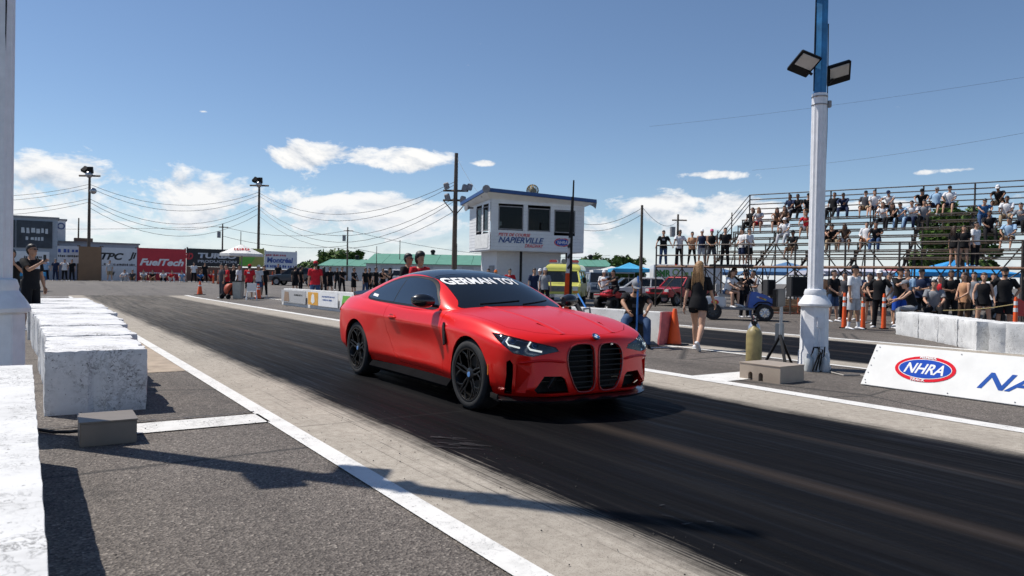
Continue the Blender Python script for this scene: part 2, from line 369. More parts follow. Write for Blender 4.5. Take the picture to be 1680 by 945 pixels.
YR = [-60, -20, 0, 10, 20, 40] + [40 + 2 * k for k in range(1, 13)] + [70, 100, 160, 300, 800, 2500]
def sheet(name, x0, x1, y0, y1, dz, m, kind='structure', xs=None, parent=None, label=None):
    ys = sorted(set([y0, y1] + [y for y in YR if y0 < y < y1])); xs = xs or [x0, x1]; mb = MB(); n = len(xs)
    mb.add([(x, y, gz(y) + dz) for y in ys for x in xs], [(j * n + i, j * n + i + 1, (j + 1) * n + i + 1, (j + 1) * n + i) for j in range(len(ys) - 1) for i in range(n - 1)])
    o = mb.build(name, m, parent, fix=False)
    if parent is None: o['kind'] = kind
    return o
A = asphalt_mat()
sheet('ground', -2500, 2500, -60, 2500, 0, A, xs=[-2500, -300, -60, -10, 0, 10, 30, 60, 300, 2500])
LN = sheet('lane', 1.84, 7.50, -30, 43.5, .004, lane_mat('lane_rubbered', 1.85, 7.5, 2.46, 6.50, True))
LN2 = sheet('far_lane', 10.75, 16.1, -60, 40, .004, lane_mat('far_lane_rubbered', 10.75, 16.1, 11.35, 15.5, False))
WL = white_mat('road_paint', .45, (.74, .73, .70))
WL2 = white_mat('road_paint_worn', 1.1, (.70, .69, .66))
for x0, x1, y0, y1, m_ in ((1.755, 1.905, -30, 42, WL), (7.34, 7.58, -30, 44, WL), (10.66, 10.80, -60, 40, WL2), (15.95, 16.2, -60, 40, WL), (-8, 1.78, 41.75, 42, WL2), (.70, 1.78, 6.42, 6.84, WL2), (7.58, 8.75, 6.36, 6.95, WL), (9.0, 10.66, 10.15, 10.3, WL2)):
    sheet('painted_line', x0, x1, y0, y1, .009, m_, parent=LN)
sheet('shoulder_path', 1.05, 1.78, 10.3, 20, .004, mat('tan_concrete', (.36, .29, .22), .85, var=.25, vscale=5, bump=.3))
# torn seam and tar lines by the white line
mb = MB(); rr = random.Random(3); y = 6.9; x = .2
pts = [(.0, 7.0)] 
for k in range(24): pts.append((.05 + k * .075, 6.93 + rr.uniform(-.02, .02) + .02 * sin(k * .6)))
for a, b in zip(pts, pts[1:]):
    w = rr.uniform(.006, .02); mb.add([(a[0], a[1] - w, .0125), (b[0], b[1] - w, .0125), (b[0], b[1] + w, .0125), (a[0], a[1] + w, .0125)], [(0, 1, 2, 3)])
for (cx, cy, n_) in ((2.62, 5.0, 15), (2.9, 2.75, 5)):
    for k in range(n_):                                        # torn rubber patch on the concrete
        x = cx + rr.uniform(-.12, .22); y = cy + rr.uniform(-.25, .25); l = rr.uniform(.08, .28); w = rr.uniform(.003, .011); a = R(-52 + rr.uniform(-9, 9)) if n_ > 5 else R(rr.uniform(-70, 40))
        d = V((cos(a), sin(a))); p = V((-d.y, d.x)) * w
        if n_ == 5: l *= .3
        mb.add([(x + p.x, y + p.y, .0125), (x - p.x, y - p.y, .0125), (x + d.x * l - p.x * .3, y + d.y * l - p.y * .3, .0125), (x + d.x * l + p.x * .3, y + d.y * l + p.y * .3, .0125)], [(0, 1, 2, 3)])
mb.build('torn_rubber', mat('torn_rubber', (.018, .017, .017), .6, bump=.4), LN, fix=False)
# pebbles and rubber crumbs strewn along the lane edge
mb = MB(); rr = random.Random(11)
for k in range(700):
    zone = rr.random()
    if zone < .45: x, y = rr.uniform(1.9, 3.0), rr.uniform(1.6, 14)
    elif zone < .7: x, y = rr.uniform(.15, 1.7), rr.uniform(3, 9)
    else: x, y = rr.uniform(6.4, 10.3), rr.uniform(3, 14)
    r = rr.uniform(.0015, .005); a = rr.uniform(0, 6)
    mb.box((x, y, r * .5 + .010), (r * 2, r * 1.4, r), a, taper=.6)
tag(mb.build('rubber_crumbs', mat('crumbs', (.05, .045, .04), .9, var=.6, vscale=30)), kind='stuff')
# ------------------------------------------------------------------ the red coupe (local: x forward from the front axle, y left, z up)
RED = mat('car_red_satin', (.80, .010, .006), .33, metal=.20, var=.03, spec=.3, coat=.34)
MATS['car_red_satin'].node_tree.nodes['Principled BSDF'].inputs['Coat Roughness'].default_value = .11
BLK = mat('gloss_black', (.008, .008, .009), .22, var=.1, coat=.3)
TRIM = mat('black_trim', (.009, .009, .010), .5, var=.2, vscale=30, spec=.2)
CARB = mat('carbon_roof', (.010, .011, .013), .25, var=.3, vscale=90, coat=.5)
TYRE = mat('tyre_rubber', (.016, .016, .017), .8, var=.25, vscale=30, bump=.2)
RIMB = mat('rim_black', (.014, .013, .013), .35, metal=.4, var=.1)
CHROME = mat('bright_metal', (.75, .76, .78), .18, metal=1.0, var=.05)
STEEL = mat('brushed_steel', (.42, .42, .43), .4, metal=.9, var=.15)
WHITE = mat('white_plain', (.80, .80, .79), .5, var=.04)
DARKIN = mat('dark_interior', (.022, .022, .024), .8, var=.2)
def sub_mesh(mb, lv, crease=()):
    me = mb.mesh('cage', fix=True)
    if crease:
        at = me.attributes.new('crease_edge', 'FLOAT', 'EDGE')
        for e in me.edges:
            k = tuple(sorted(e.vertices))
            if k in crease: at.data[e.index].value = crease[k]
    return evaluated(me, [('SUBSURF', dict(levels=lv, render_levels=lv))])
def red_coupe():
    root = empty('sports_coupe', (4.50, 6.15, 0.006), -pi / 2, 'matte red two-door sports coupe with black roof launching down the lane', 'car')
    # --- lower body cage: half section rows from floor centre over the side to the top centre
    xs = [.80, .66, .46, .22, 0, -.42, -.80, -1.35, -1.92, -2.45, -2.86, -3.30, -3.68, -3.86]
    rows = {  # (y, z) per station
     1: ([.42, .66, .80, .85, .85, .83, .80, .80, .80, .83, .86, .85, .74, .46], [.205, .19, .18, .18, .18, .18, .19, .19, .19, .19, .21, .25, .29, .33]),
     2: ([.66, .815, .885, .912, .918, .885, .862, .858, .860, .905, .938, .925, .85, .66], [.27, .28, .29, .30, .30, .31, .34, .34, .34, .33, .34, .37, .39, .43]),
     3: ([.72, .86, .918, .942, .948, .900, .848, .842, .860, .935, .966, .95, .885, .72], [.43, .46, .50, .53, .54, .55, .57, .57, .58, .58, .59, .60, .60, .60]),
     4: ([.70, .85, .91, .932, .938, .925, .912, .912, .918, .945, .958, .938, .865, .71], [.575, .63, .685, .735, .765, .765, .765, .77, .795, .835, .855, .85, .83, .79]),
     5: ([.66, .765, .81, .835, .845, .858, .862, .862, .856, .838, .815, .785, .73, .64], [.665, .735, .795, .850, .885, .905, .915, .928, .948, .985, 1.005, 1.005, .985, .965]),
     6: ([.36, .43, .47, .50, .52, .54, .52, .48, .46, .46, .48, .48, .44, .36], [.725, .785, .838, .892, .925, .975, .985, .985, .99, 1.01, 1.04, 1.05, 1.05, 1.03]),
     7: ([0] * 14, [.735, .79, .842, .894, .928, .985, 1.0, 1.0, 1.0, 1.02, 1.05, 1.065, 1.065, 1.045]),
     0: ([0] * 14, [.205, .19, .18, .18, .18, .18, .18, .18, .18, .18, .2, .24, .28, .33])}
    dxn = {0: .05, 1: .045, 2: -.015, 3: -.125, 4: -.055, 5: -.085, 6: .01, 7: .035}
    P = {}; mb = MB(); verts = []
    for i, x in enumerate(xs):
        for k in range(8):
            y, z = rows[k][0][i], rows[k][1][i]
            dx = dxn[k] if i == 0 else (dxn[k] * .35 if i == 1 else 0)
            if i == 13: dx = {0: 0, 1: 0, 2: .05, 3: .10, 4: .09, 5: .04, 6: -.01, 7: -.02}[k]
            for sgn in ((1, -1) if 0 < k < 7 else (1,)):
                P[i, k, sgn] = len(verts); verts.append((x + dx, sgn * y, z))
    def pid(i, k, s): return P.get((i, k, s), P.get((i, k, 1)))
    fs = []
    for i in range(13):
        for k in range(7):
            for s in (1, -1): fs.append((pid(i, k, s), pid(i, k + 1, s), pid(i + 1, k + 1, s), pid(i + 1, k, s)))
    for i in (0, 13):
        for s in (1, -1):
            for a in range(3): fs.append((pid(i, a, s), pid(i, a + 1, s), pid(i, 6 - a, s), pid(i, 7 - a, s)))
    mb.add(verts, fs)
    crease = {}
    for i in range(13):
        for s in (1, -1):
            for k, c in ((5, .35), (4, .85), (2, .6), (1, .5)): crease[tuple(sorted((pid(i, k, s), pid(i + 1, k, s))))] = c
    for s in (1, -1):
        for k in range(7): crease[tuple(sorted((pid(0, k, s), pid(0, k + 1, s))))] = .35
        crease[tuple(sorted((pid(0, 4, s), pid(1, 4, s))))] = .75
    tub = sub_mesh(mb, 3, crease)
    bvh = BVHTree.FromPolygons([v.co.copy() for v in tub.vertices], [tuple(p.vertices) for p in tub.polygons])
    shell = evaluated(tub, [('SOLIDIFY', dict(thickness=.016, offset=-1.0))])
    def prism_me(poly, o, ax, ay, d, a, b):
        m_ = MB(); m_.prism(poly, a, b, o, ax, ay, d); return m_.mesh('cutter', fix=True)
    def join(*mes):
        bm = bmesh.new()
        for q in mes: bm.from_mesh(q)
        r = bpy.data.meshes.new('cutter'); bm.to_mesh(r); bm.free(); return r
    def cyl_me(cx, cz, r, y0, y1, n=48):
        m_ = MB(); m_.cyl((cx, y0, cz), (cx, y1, cz), r, n); return m_.mesh('cutter', fix=True)
    side = lambda poly, s, y0=.45, y1=1.2: prism_me(poly, (0, 0, 0), (1, 0, 0), (0, 0, 1), (0, s, 0), y0, y1)
    front = lambda poly, x0=.35, x1=1.2: prism_me(poly, (0, 0, 0), (0, 1, 0), (0, 0, 1), (1, 0, 0), x0, x1)
    def grow(poly, d):
        cx = sum(p[0] for p in poly) / len(poly); cz = sum(p[1] for p in poly) / len(poly)
        out_ = []
        n = len(poly); ar = sum(poly[i][0] * poly[(i + 1) % n][1] - poly[(i + 1) % n][0] * poly[i][1] for i in range(n)); sg = 1 if ar > 0 else -1
        for i in range(n):
            a, b, c = V(poly[i - 1]), V(poly[i]), V(poly[(i + 1) % n])
            e1 = (b - a).normalized(); e2 = (c - b).normalized(); nn = V((e1.y + e2.y, -e1.x - e2.x))
            nn = nn.normalized() if nn.length > 1e-6 else V((0, 0)); q = b + nn * (d * sg); out_.append((q.x, q.y))
        return out_
    def spl(pts, n=6):            # closed smooth outline
        out_ = []
        for i in range(len(pts)):
            p0, p1, p2, p3 = (V(pts[(i + j - 1) % len(pts)]) for j in range(4))
            for k in range(n):
                t = k / n; q = .5 * ((2 * p1) + (p2 - p0) * t + (2 * p0 - 5 * p1 + 4 * p2 - p3) * t * t + (3 * p1 - p0 - 3 * p2 + p3) * t ** 3); out_.append((q.x, q.y))
        return out_
    # --- openings
    arches = [cyl_me(0, .345, .372, .55, 1.2), cyl_me(0, .345, .372, -1.2, -.55), cyl_me(-2.857, .348, .378, .55, 1.2), cyl_me(-2.857, .348, .378, -1.2, -.55)]
    shell = boolean(shell, join(*arches))
    kid = [(.030, .29), (.026, .48), (.032, .61), (.06, .662), (.14, .678), (.25, .668), (.312, .62), (.332, .54), (.320, .44), (.280, .33), (.235, .258), (.185, .238), (.08, .240)]
    kidR = [(-a, b) for a, b in kid][::-1]
    lowin = [(.315, .235), (.36, .36), (.40, .39), (.57, .395), (.665, .275), (.62, .235)]
    cen = [(-.24, .232), (.24, .232), (.20, .262), (-.20, .262)]
    mir = lambda p: [(-a, b) for a, b in p][::-1]
    shell = boolean(shell, join(front(kid), front(kidR), front(lowin), front(mir(lowin))))
    # air curtains at the bumper corners: tall slots
    d45 = V((cos(R(38)), sin(R(38)), 0)); a45 = V((-d45.y, d45.x, 0))
    def diag(poly, s, a=.5, b=1.6): return prism_me(poly, (0, 0, 0), (a45.x, s * a45.y, 0), (0, 0, 1), (d45.x, s * d45.y, 0), a, b)
    head = [(-.165, .616), (.07, .570), (.25, .600), (.41, .710), (.475, .772), (.38, .768), (.20, .732), (.02, .692), (-.13, .655)]
    slot = [(.265, .215), (.25, .40), (.25, .50), (.28, .54), (.312, .52), (.312, .40), (.338, .215)]
    facet = [(.135, .24), (.095, .41), (.08, .488), (.222, .50), (.23, .24)]
    lens = []
    for s in (1, -1):
        lens.append(boolean(shell, diag(grow(head, -.004), s), 'INTERSECT'))
    shell = boolean(shell, join(*[diag(p_, s) for s in (1, -1) for p_ in (head, slot, facet)]))
    door = [(-.585, .275), (-.60, .60), (-.60, .90), (-.70, 1.06), (-2.00, 1.06), (-2.03, .88), (-1.98, .62), (-1.84, .40), (-1.70, .285)]
    doors = [boolean(shell, side(grow(door, -.006), s), 'INTERSECT') for s in (1, -1)]
    shell = boolean(shell, join(*[side(door, s) for s in (1, -1)]))
    hoodp = [(-.72, -.80), (.10, -.775), (.40, -.735), (.60, -.55), (.70, -.36), (.76, -.12), (.76, .12), (.70, .36), (.60, .55), (.40, .735), (.10, .775), (-.72, .80)]
    up = lambda poly, z0=.6, z1=1.3: prism_me(poly, (0, 0, 0), (1, 0, 0), (0, 1, 0), (0, 0, 1), z0, z1)
    hood = boolean(shell, up(grow(hoodp, -.006), .62), 'INTERSECT')
    shell = boolean(shell, up(hoodp, .62))
    # hood vents
    for s in (1, -1):
        vent = [(.38, s * .372), (.58, s * .315), (.595, s * .335), (.40, s * .402)]
        if s < 0: vent = vent[::-1]
        hood = boolean(hood, up(vent, .7))
    link('body', smooth_mesh(shell, 38), root, RED)
    link('hood', smooth_mesh(hood, 30), root, RED)
    for d, s in zip(doors, (1, -1)):
        do = link('door', smooth_mesh(d, 30), root, RED)
        h = MB(); h.tube([(-1.70, s * .913, .80), (-1.74, s * .932, .803), (-1.82, s * .935, .807), (-1.885, s * .917, .81)], [(.006, .010), (.012, .017), (.012, .017), (.006, .010)], 10)
        h.build('door_handle', RED, do, smooth=40)
        h = MB(); h.ell((-1.80, s * .918, .805), (.075, .006, .036), 14, 8); h.build('handle_recess_shade', mat('recess_shade_red', (.30, .006, .008), .5), do, smooth=40)  # darker red disc: shade of the handle recess put into the colour
    # hood creases: two raised ribs
    for s in (1, -1):
        h = MB(); L = []
        for k in range(15):
            x = .70 - k * .095; y = s * (.30 + .10 * (k / 14)); hit = bvh.ray_cast(V((x, y, 2)), V((0, 0, -1)))
            if hit[0]: L.append(hit[0] + V((0, 0, -.004)))
        h.tube(L, [(.045, .009)] * len(L), 8); h.build('hood_crease', RED, root, smooth=60)
    # emblem
    hit = bvh.ray_cast(V((1.2, 0, .722)), V((-1, 0, 0)))[0] or V((.84, 0, .722))
    em = M4.Translation(V((.815, 0, .742))) @ M4.Rotation(R(38), 4, 'Y')
    e = MB(); e.cyl((0, 0, -.004), (0, 0, .006), .041, 24); e.xf(em); eb = e.build('emblem', mat('emblem_black', (.02, .02, .022), .3), root, smooth=40)
    e = MB(); e.lathe([(.041, .004), (.041, .009), (.036, .009), (.036, .004)], 24, closed=True); e.xf(em); e.build('ring', CHROME, eb, smooth=40)
    for q in range(4):
        e = MB(); e.add([V((0, 0, .009))] + [V((.026 * cos(q * pi / 2 + j * pi / 10), .026 * sin(q * pi / 2 + j * pi / 10), .009)) for j in range(6)], [(0, j + 1, j + 2) for j in range(5)]); e.xf(em)
        e.build('quarter', [mat('emblem_blue', (.05, .22, .62), .3), WHITE][q % 2], eb)
    # --- kidney grilles
    for pl in (kid, kidR):
        gr = MB(); gr.prism(pl, .72, .725, (0, 0, 0), (0, 1, 0), (0, 0, 1), (1, 0, 0)); gro = gr.build('grille', mat('grille_dark', (.006, .006, .006), .8), root)
        def surf(y, z):
            h = bvh.ray_cast(V((1.3, y, z)), V((-1, 0, 0)))[0]; return h.x if h else .80
        fr = MB(); op = spl(grow(pl, .003), 4); L = [V((surf(y, z) + .004, y, z)) for y, z in op]
        fr.tube(L + [L[0]], .008, 8); fr.build('grille_frame', mat('frame_red', (.33, .010, .012), .3, coat=.5), gro, smooth=60)
        ys = [p[0] for p in pl]
        for k in range(8):
            z = .275 + k * .049
            # span of outline at this height
            cr = []
            for a, b in zip(pl, pl[1:] + pl[:1]):
                if (a[1] - z) * (b[1] - z) < 0: cr.append(a[0] + (z - a[1]) / (b[1] - a[1]) * (b[0] - a[0]))
            if len(cr) < 2: continue
            y0, y1 = min(cr), max(cr); x0 = surf((y0 + y1) / 2, z) - .022
            sl_ = MB(); sl_.box((x0, (y0 + y1) / 2, z), (.04, y1 - y0 - .004, .011), ry=R(-8)); sl_.build('slat', TRIM, gro, bevel=.003)
    text('model_badge', 'M4', .016, CHROME, root, plane_m((.83, -.19 + .38, .668), (0, 1, 0), (0, 0, 1)), bold=.03)
    # dark box standing for the shaded hollow behind the nose, intakes with mesh bars
    c_ = MB(); c_.b2((.30, -.60, .215), (.60, .60, .66)); c_.build('nose_shade_box', DARKIN, root)
    for s in (1, -1):
        i_ = MB(); p_ = lowin if s > 0 else mir(lowin); i_.prism(p_, .64, .645, (0, 0, 0), (0, 1, 0), (0, 0, 1), (1, 0, 0)); io = i_.build('air_intake', TRIM, root)
        b_ = MB(); b_.bar((.70, s * .46, .27), (.74, s * .40, .40), .012, .03); b_.build('strut', BLK, io)
        sl_ = MB(); sl_.box((.69, s * .45, .335), (.03, .30, .012)); sl_.build('slat', BLK, io)
        # lip below the headlight shelf: sculpted ridge along the bumper
        w_ = MB(); L = []
        for k in range(13):
            t = k / 12; y = s * (.345 + .44 * t); z = .515 + .02 * sin(t * pi)
            h = bvh.ray_cast(V((1.3, y, z)), V((-1, 0, 0)))[0]
            if h: L.append(h + V((-.006, 0, 0)))
        w_.tube(L, [(.004, .004)] + [(.030, .014)] * (len(L) - 2) + [(.008, .006)], 8); w_.build('bumper_ridge', RED, root, smooth=60)
    # splitter
    sp_ = MB(); rings = []
    for k in range(21):
        t = -1 + 2 * k / 20; y = t * .90; x = .895 - .36 * abs(t) ** 3.2
        rings.append([V((x, y, .155)), V((x + .004, y, .172)), V((x - .05, y, .195)), V((x - .30, y * .94, .195)), V((x - .30, y * .94, .155))])
    sp_.loft(rings); sp_.build('front_splitter', BLK, root, smooth=40)
    for s in (1, -1):
        w_ = MB(); w_.box((.47, s * .905, .20), (.10, .018, .05), rz=s * R(-12), ry=R(8)); w_.build('splitter_end', CHROME if s > 0 else BLK, root, bevel=.004)
    # side skirts
    for s in (1, -1):
        rings = []
        for k in range(12):
            t = k / 11; x = -.42 - 2.02 * t; o = .02 * sin(t * pi)
            rings.append([V((x, s * (.80), .145)), V((x, s * (.905 - o * .6), .148)), V((x, s * (.918 - o * .6), .175)), V((x, s * (.872 - o), .232)), V((x, s * .80, .245))])
        k_ = MB(); k_.loft(rings); k_.build('side_skirt', mat('skirt_black', (.008, .008, .009), .85, var=.2, spec=.02), root, smooth=35)
    # side air vents on the fenders
    for s in (1, -1):
        pl = [(-.455, .60), (-.495, .58), (-.515, .66), (-.522, .78), (-.505, .82), (-.478, .80), (-.462, .71)]
        v_ = MB(); v_.prism(pl, .905, .929, (0, 0, 0), (1, 0, 0), (0, 0, 1), (0, s, 0)); vo_ = v_.build('side_vent', BLK, root, bevel=.004)
    # recessed corner panels of the bumper
    for s in (1, -1):
        ax = V((a45.x, s * a45.y, 0)); dd = V((d45.x, s * d45.y, 0))
        def deep(a, z, off):
            h = bvh.ray_cast(ax * a + V((0, 0, z)) + dd * 1.8, -dd)[0]; return (h if h else ax * a + V((0, 0, z)) + dd * .8) - dd * off
        fp_ = MB(); o_ = [deep(a, z, .002) for a, z in grow(facet, .001)]; i_ = [deep(a, z, .045 if z > .4 else .018) for a, z in facet]
        fp_.loft([o_, i_], cap=False); fp_.add(i_, [tuple(range(len(i_)))]); fp_.build('bumper_recess', RED, root)
    # --- headlights
    for lm, s in zip(lens, (1, -1)):
        hl = empty('headlight', (0, 0, 0)); hl.parent = root
        lm.materials.clear(); lo = link('lens', smooth_mesh(lm, 40), hl, glassy('headlamp_lens', (.02, .02, .02), .86, .02))
        ax = V((a45.x, s * a45.y, 0)); dd = V((d45.x, s * d45.y, 0))
        def onsurf(a, z, off):
            h = bvh.ray_cast(ax * a + V((0, 0, z)) + dd * 1.8, -dd)[0]
            return (h if h else ax * a + V((0, 0, z)) + dd * .8) - dd * off
        hb = MB(); hp = spl(head, 3); ctr = onsurf(.12, .68, .10)
        hb.loft([[onsurf(a, z, .017) for a, z in grow(head, .004)], [onsurf(a, z, .075) for a, z in grow(head, -.006)]], cap=False)
        hb.add([ctr] + [onsurf(a, z, .075) for a, z in grow(head, -.006)], [(0, i + 1, (i + 1) % len(head) + 1) for i in range(len(head))])
        hb.build('housing', mat('lamp_housing', (.15, .17, .21), .22, metal=.7), hl)
        DRL = mat('daytime_light', (.9, .9, .84), .4, emit=1.3, var=0)
        for a0, z0 in ((.015, .652), (.215, .688)):
            d_ = MB(); pts = [(a0 + .085, z0 + .048), (a0 + .108, z0 + .010), (a0 + .085, z0 - .018), (a0 - .02, z0 - .040)]
            d_.tube([onsurf(a, z, .028) for a, z in pts], .0085, 6); d_.build('light_strip', DRL, hl, smooth=60)
            p_ = MB(); p_.ell(onsurf(a0 + .045, z0 + .014, .04), (.034, .034, .030), 14, 10); p_.build('projector', mat('projector_lens', (.04, .09, .20), .06, metal=.8), hl, smooth=60)
    # --- greenhouse
    cx = [-.50, -.66, -.88, -1.12, -1.38, -1.75, -2.15, -2.55, -2.95, -3.25, -3.42]
    zc = [.985, 1.062, 1.165, 1.268, 1.345, 1.391, 1.383, 1.325, 1.205, 1.095, 1.04]
    yi = [.35, .40, .40, .38, .36, .36, .36, .37, .40, .42, .44]
    zi = [.985, 1.055, 1.155, 1.257, 1.335, 1.380, 1.372, 1.313, 1.192, 1.085, 1.03]
    yr = [.66, .72, .700, .662, .632, .610, .605, .612, .638, .67, .69]
    zr = [.93, .985, 1.075, 1.168, 1.245, 1.302, 1.295, 1.240, 1.130, 1.04, .995]
    ym = [.72, .785, .785, .768, .75, .742, .742, .752, .772, .765, .74]
    zm = [.91, .955, 1.005, 1.055, 1.10, 1.13, 1.135, 1.115, 1.060, 1.00, .975]
    yb = [.74, .815, .84, .852, .856, .852, .848, .842, .835, .79, .75]
    zb = [.86, .90, .905, .912, .918, .925, .935, .948, .958, .93, .90]
    mb = MB(); Q = {}; vs = []; prof = [(yb, zb), (ym, zm), (yr, zr), (yi, zi), ([0] * 11, zc)]
    for i in range(11):
        for k, (yy, zz) in enumerate(prof):
            for s in ((1, -1) if k < 4 else (1,)):
                xo = 0
                if i <= 3: xo = {0: -.10, 1: -.085, 2: -.06, 3: .02, 4: .05}[k] * (1 - i * .22)
                Q[i, k, s] = len(vs); vs.append((cx[i] + xo, s * yy[i], zz[i]))
    qd = lambda i, k, s: Q.get((i, k, s), Q.get((i, k, 1)))
    fs = [(qd(i, k, s), qd(i, k + 1, s), qd(i + 1, k + 1, s), qd(i + 1, k, s)) for i in range(10) for k in range(4) for s in (1, -1)]
    mb.add(vs, fs); cr = {}
    for i in range(10):
        for s in (1, -1): cr[tuple(sorted((qd(i, 2, s), qd(i + 1, 2, s))))] = .30
    cab = sub_mesh(mb, 3, cr)
    bm = bmesh.new(); bm.from_mesh(cab); bmesh.ops.recalc_face_normals(bm, faces=bm.faces)
    if sum(f.normal.z * f.calc_area() for f in bm.faces) < 0: bmesh.ops.reverse_faces(bm, faces=bm.faces)
    bm.to_mesh(cab); bm.free()
    cbvh = BVHTree.FromPolygons([v.co.copy() for v in cab.vertices], [tuple(p.vertices) for p in cab.polygons])
    csh = evaluated(cab, [('SOLIDIFY', dict(thickness=.014, offset=-1.0))])
    dlo = spl([(-.865, .952), (-1.02, 1.075), (-1.20, 1.178), (-1.42, 1.243), (-1.75, 1.270), (-2.05, 1.258), (-2.33, 1.212), (-2.58, 1.128), (-2.74, 1.045), (-2.72, 1.010), (-2.50, .992), (-1.9, .972), (-1.3, .957)], 4)
    trimp = grow(dlo, .022)
    ws = spl([(-.655, .955), (-.62, 1.03), (-.565, 1.20), (-.53, 1.283), (-.30, 1.318), (0, 1.328), (.30, 1.318), (.53, 1.283), (.565, 1.20), (.62, 1.03), (.655, .955), (.3, .95), (0, .95), (-.3, .95)], 3)
    wsp = prism_me(ws, (0, 0, 0), (0, 1, 0), (0, 0, 1), (1, 0, 0), -1.5, 0)
    wss = prism_me(grow(ws, -.004), (0, 0, 0), (0, 1, 0), (0, 0, 1), (1, 0, 0), -1.5, 0)
    roofp = [(-1.16, -.545), (-1.10, -.28), (-1.08, 0), (-1.10, .28), (-1.16, .545), (-1.45, .565), (-1.8, .56), (-2.2, .555), (-2.52, .565), (-2.56, .3), (-2.57, 0), (-2.56, -.3), (-2.52, -.565), (-2.2, -.555), (-1.8, -.56), (-1.45, -.565)]
    rearp = [(-2.59, -.53), (-2.61, 0), (-2.59, .53), (-3.18, .60), (-3.24, 0), (-3.18, -.60)]
    wind = boolean(csh, wss, 'INTERSECT')
    csh2 = boolean(csh, wsp)
    roof = boolean(csh2, up(grow(roofp, -.003), 1.15, 1.6), 'INTERSECT'); csh2 = boolean(csh2, up(roofp, 1.15, 1.6))
    rear = boolean(csh2, up(grow(rearp, -.003), .9, 1.6), 'INTERSECT'); csh2 = boolean(csh2, up(rearp, .9, 1.6))
    GL = glassy('tinted_glass', (.012, .016, .020), .10, .02, 2.2); GLW = glassy('windscreen_glass', (.010, .012, .014), .30, .02)
    cut_pillar = [(-1.905, .90), (-1.945, 1.35), (-1.975, 1.35), (-1.935, .90)]
    for s in (1, -1):
        allg = boolean(csh2, side(grow(dlo, -.002), s, .3), 'INTERSECT')
        tr = boolean(csh2, side(grow(trimp, -.001), s, .3), 'INTERSECT'); tr = boolean(tr, side(dlo, s, .3))
        to = link('window_trim', smooth_mesh(tr, 35), root, TRIM)
        f = boolean(allg, side([(-.5, .8), (-.5, 1.5), (-1.945, 1.5), (-1.925, .8)], s, .3), 'INTERSECT')
        bk = boolean(allg, side([(-1.945, .8), (-1.965, 1.5), (-3.2, 1.5), (-3.2, .8)], s, .3), 'INTERSECT')
        pil = boolean(allg, side([(-1.926, .8), (-1.946, 1.5), (-1.964, 1.5), (-1.944, .8)], s, .3), 'INTERSECT')
        link('door_window', smooth_mesh(f, 35), root, GL); qw = link('quarter_window', smooth_mesh(bk, 35), root, GL); link('window_pillar', pil, root, TRIM)
        if s < 0:
            k_ = MB(); L = []
            for a, b in ((-2.46, 1.018), (-2.63, 1.032), (-2.63, 1.062), (-2.46, 1.048)):
                h = cbvh.ray_cast(V((a, -2, b)), V((0, 1, 0)))[0]; L.append(h + V((0, -.004, 0)))
            k_.add(L, [(0, 1, 2, 3)]); k_.build('window_sticker', WHITE, qw)
    csh2 = boolean(csh2, join(side(trimp, 1, .3), side(trimp, -1, .3)))
    link('pillars', smooth_mesh(csh2, 35), root, RED)
    link('roof', smooth_mesh(roof, 35), root, CARB)
    wo = link('windscreen', smooth_mesh(wind, 35), root, GLW); link('rear_window', smooth_mesh(rear, 35), root, GL)
    # black ceramic band with the banner lettering on the glass
    def on_ws(me):
        for v in me.vertices:
            y = v.co.x - .085; z = 1.246 + v.co.y
            h = cbvh.ray_cast(V((.6, y, z - .055 * y * y)), V((-1, 0, 0)))
            v.co = (h[0] + V((.007, 0, .002))) if h[0] else V((-1, y, z))
    text('banner_lettering', 'GERMAN TOY', .070, mat('banner_white', (.85, .85, .85), .5, var=0), wo, None, bold=.035, width=.94, spacing=1.06, res=4, project=on_ws)
    # wipers
    for y0, y1 in ((-.45, .05), (.05, .50)):
        w_ = MB(); L = [cbvh.ray_cast(V((.6, y0 + (y1 - y0) * t, 1.0 + .035 * t)), V((-1, 0, 0)))[0] for t in (0, .25, .5, .75, 1)]
        w_.tube([p + V((.012, 0, 0)) for p in L if p], .007, 6); w_.build('wiper', TRIM, wo)
    # interior
    it = MB(); it.b2((-.95, -.66, .80), (-.62, .66, .93)); it.build('dashboard', DARKIN, root, bevel=.03)
    for y in (.36, -.36):
        st = empty('seat'); st.parent = root
        b_ = MB(); b_.loft([[V((-1.62 - .10 * t - .05 * c, y + (.24 - .05 * t * t) * d, .55 + .55 * t)) for c, d in ((0, -1), (-1, -.8), (-1, .8), (0, 1), (1.4, .9), (.9, 0), (1.4, -.9))] for t in (0, .25, .5, .75, 1)]); b_.build('backrest', mat('seat_grey', (.07, .07, .075), .6), st, smooth=50)
        b_ = MB(); b_.ell((-1.74, y, 1.19), (.05, .13, .085), 12, 8); b_.build('headrest', mat('seat_grey', (.07, .07, .075), .6), st, smooth=60)
        b_ = MB(); b_.b2((-1.62, y - .25, .40), (-1.10, y + .25, .55)); b_.build('cushion', DARKIN, st, bevel=.04)
    sw = MB(); L = [V((-.98 + .06 * cos(a), .36 + .18 * sin(a), .90 + .17 * cos(a))) for a in [2 * pi * k / 20 for k in range(21)]]; sw.tube(L, .014, 6); sw.bar((-.96, .20, .90), (-.96, .52, .90), .02, .04); sw.build('steering_wheel', DARKIN, root)
    fl = MB(); fl.b2((-3.5, -.78, .20), (-.45, .78, .26)); fl.build('floor_pan', TRIM, root)
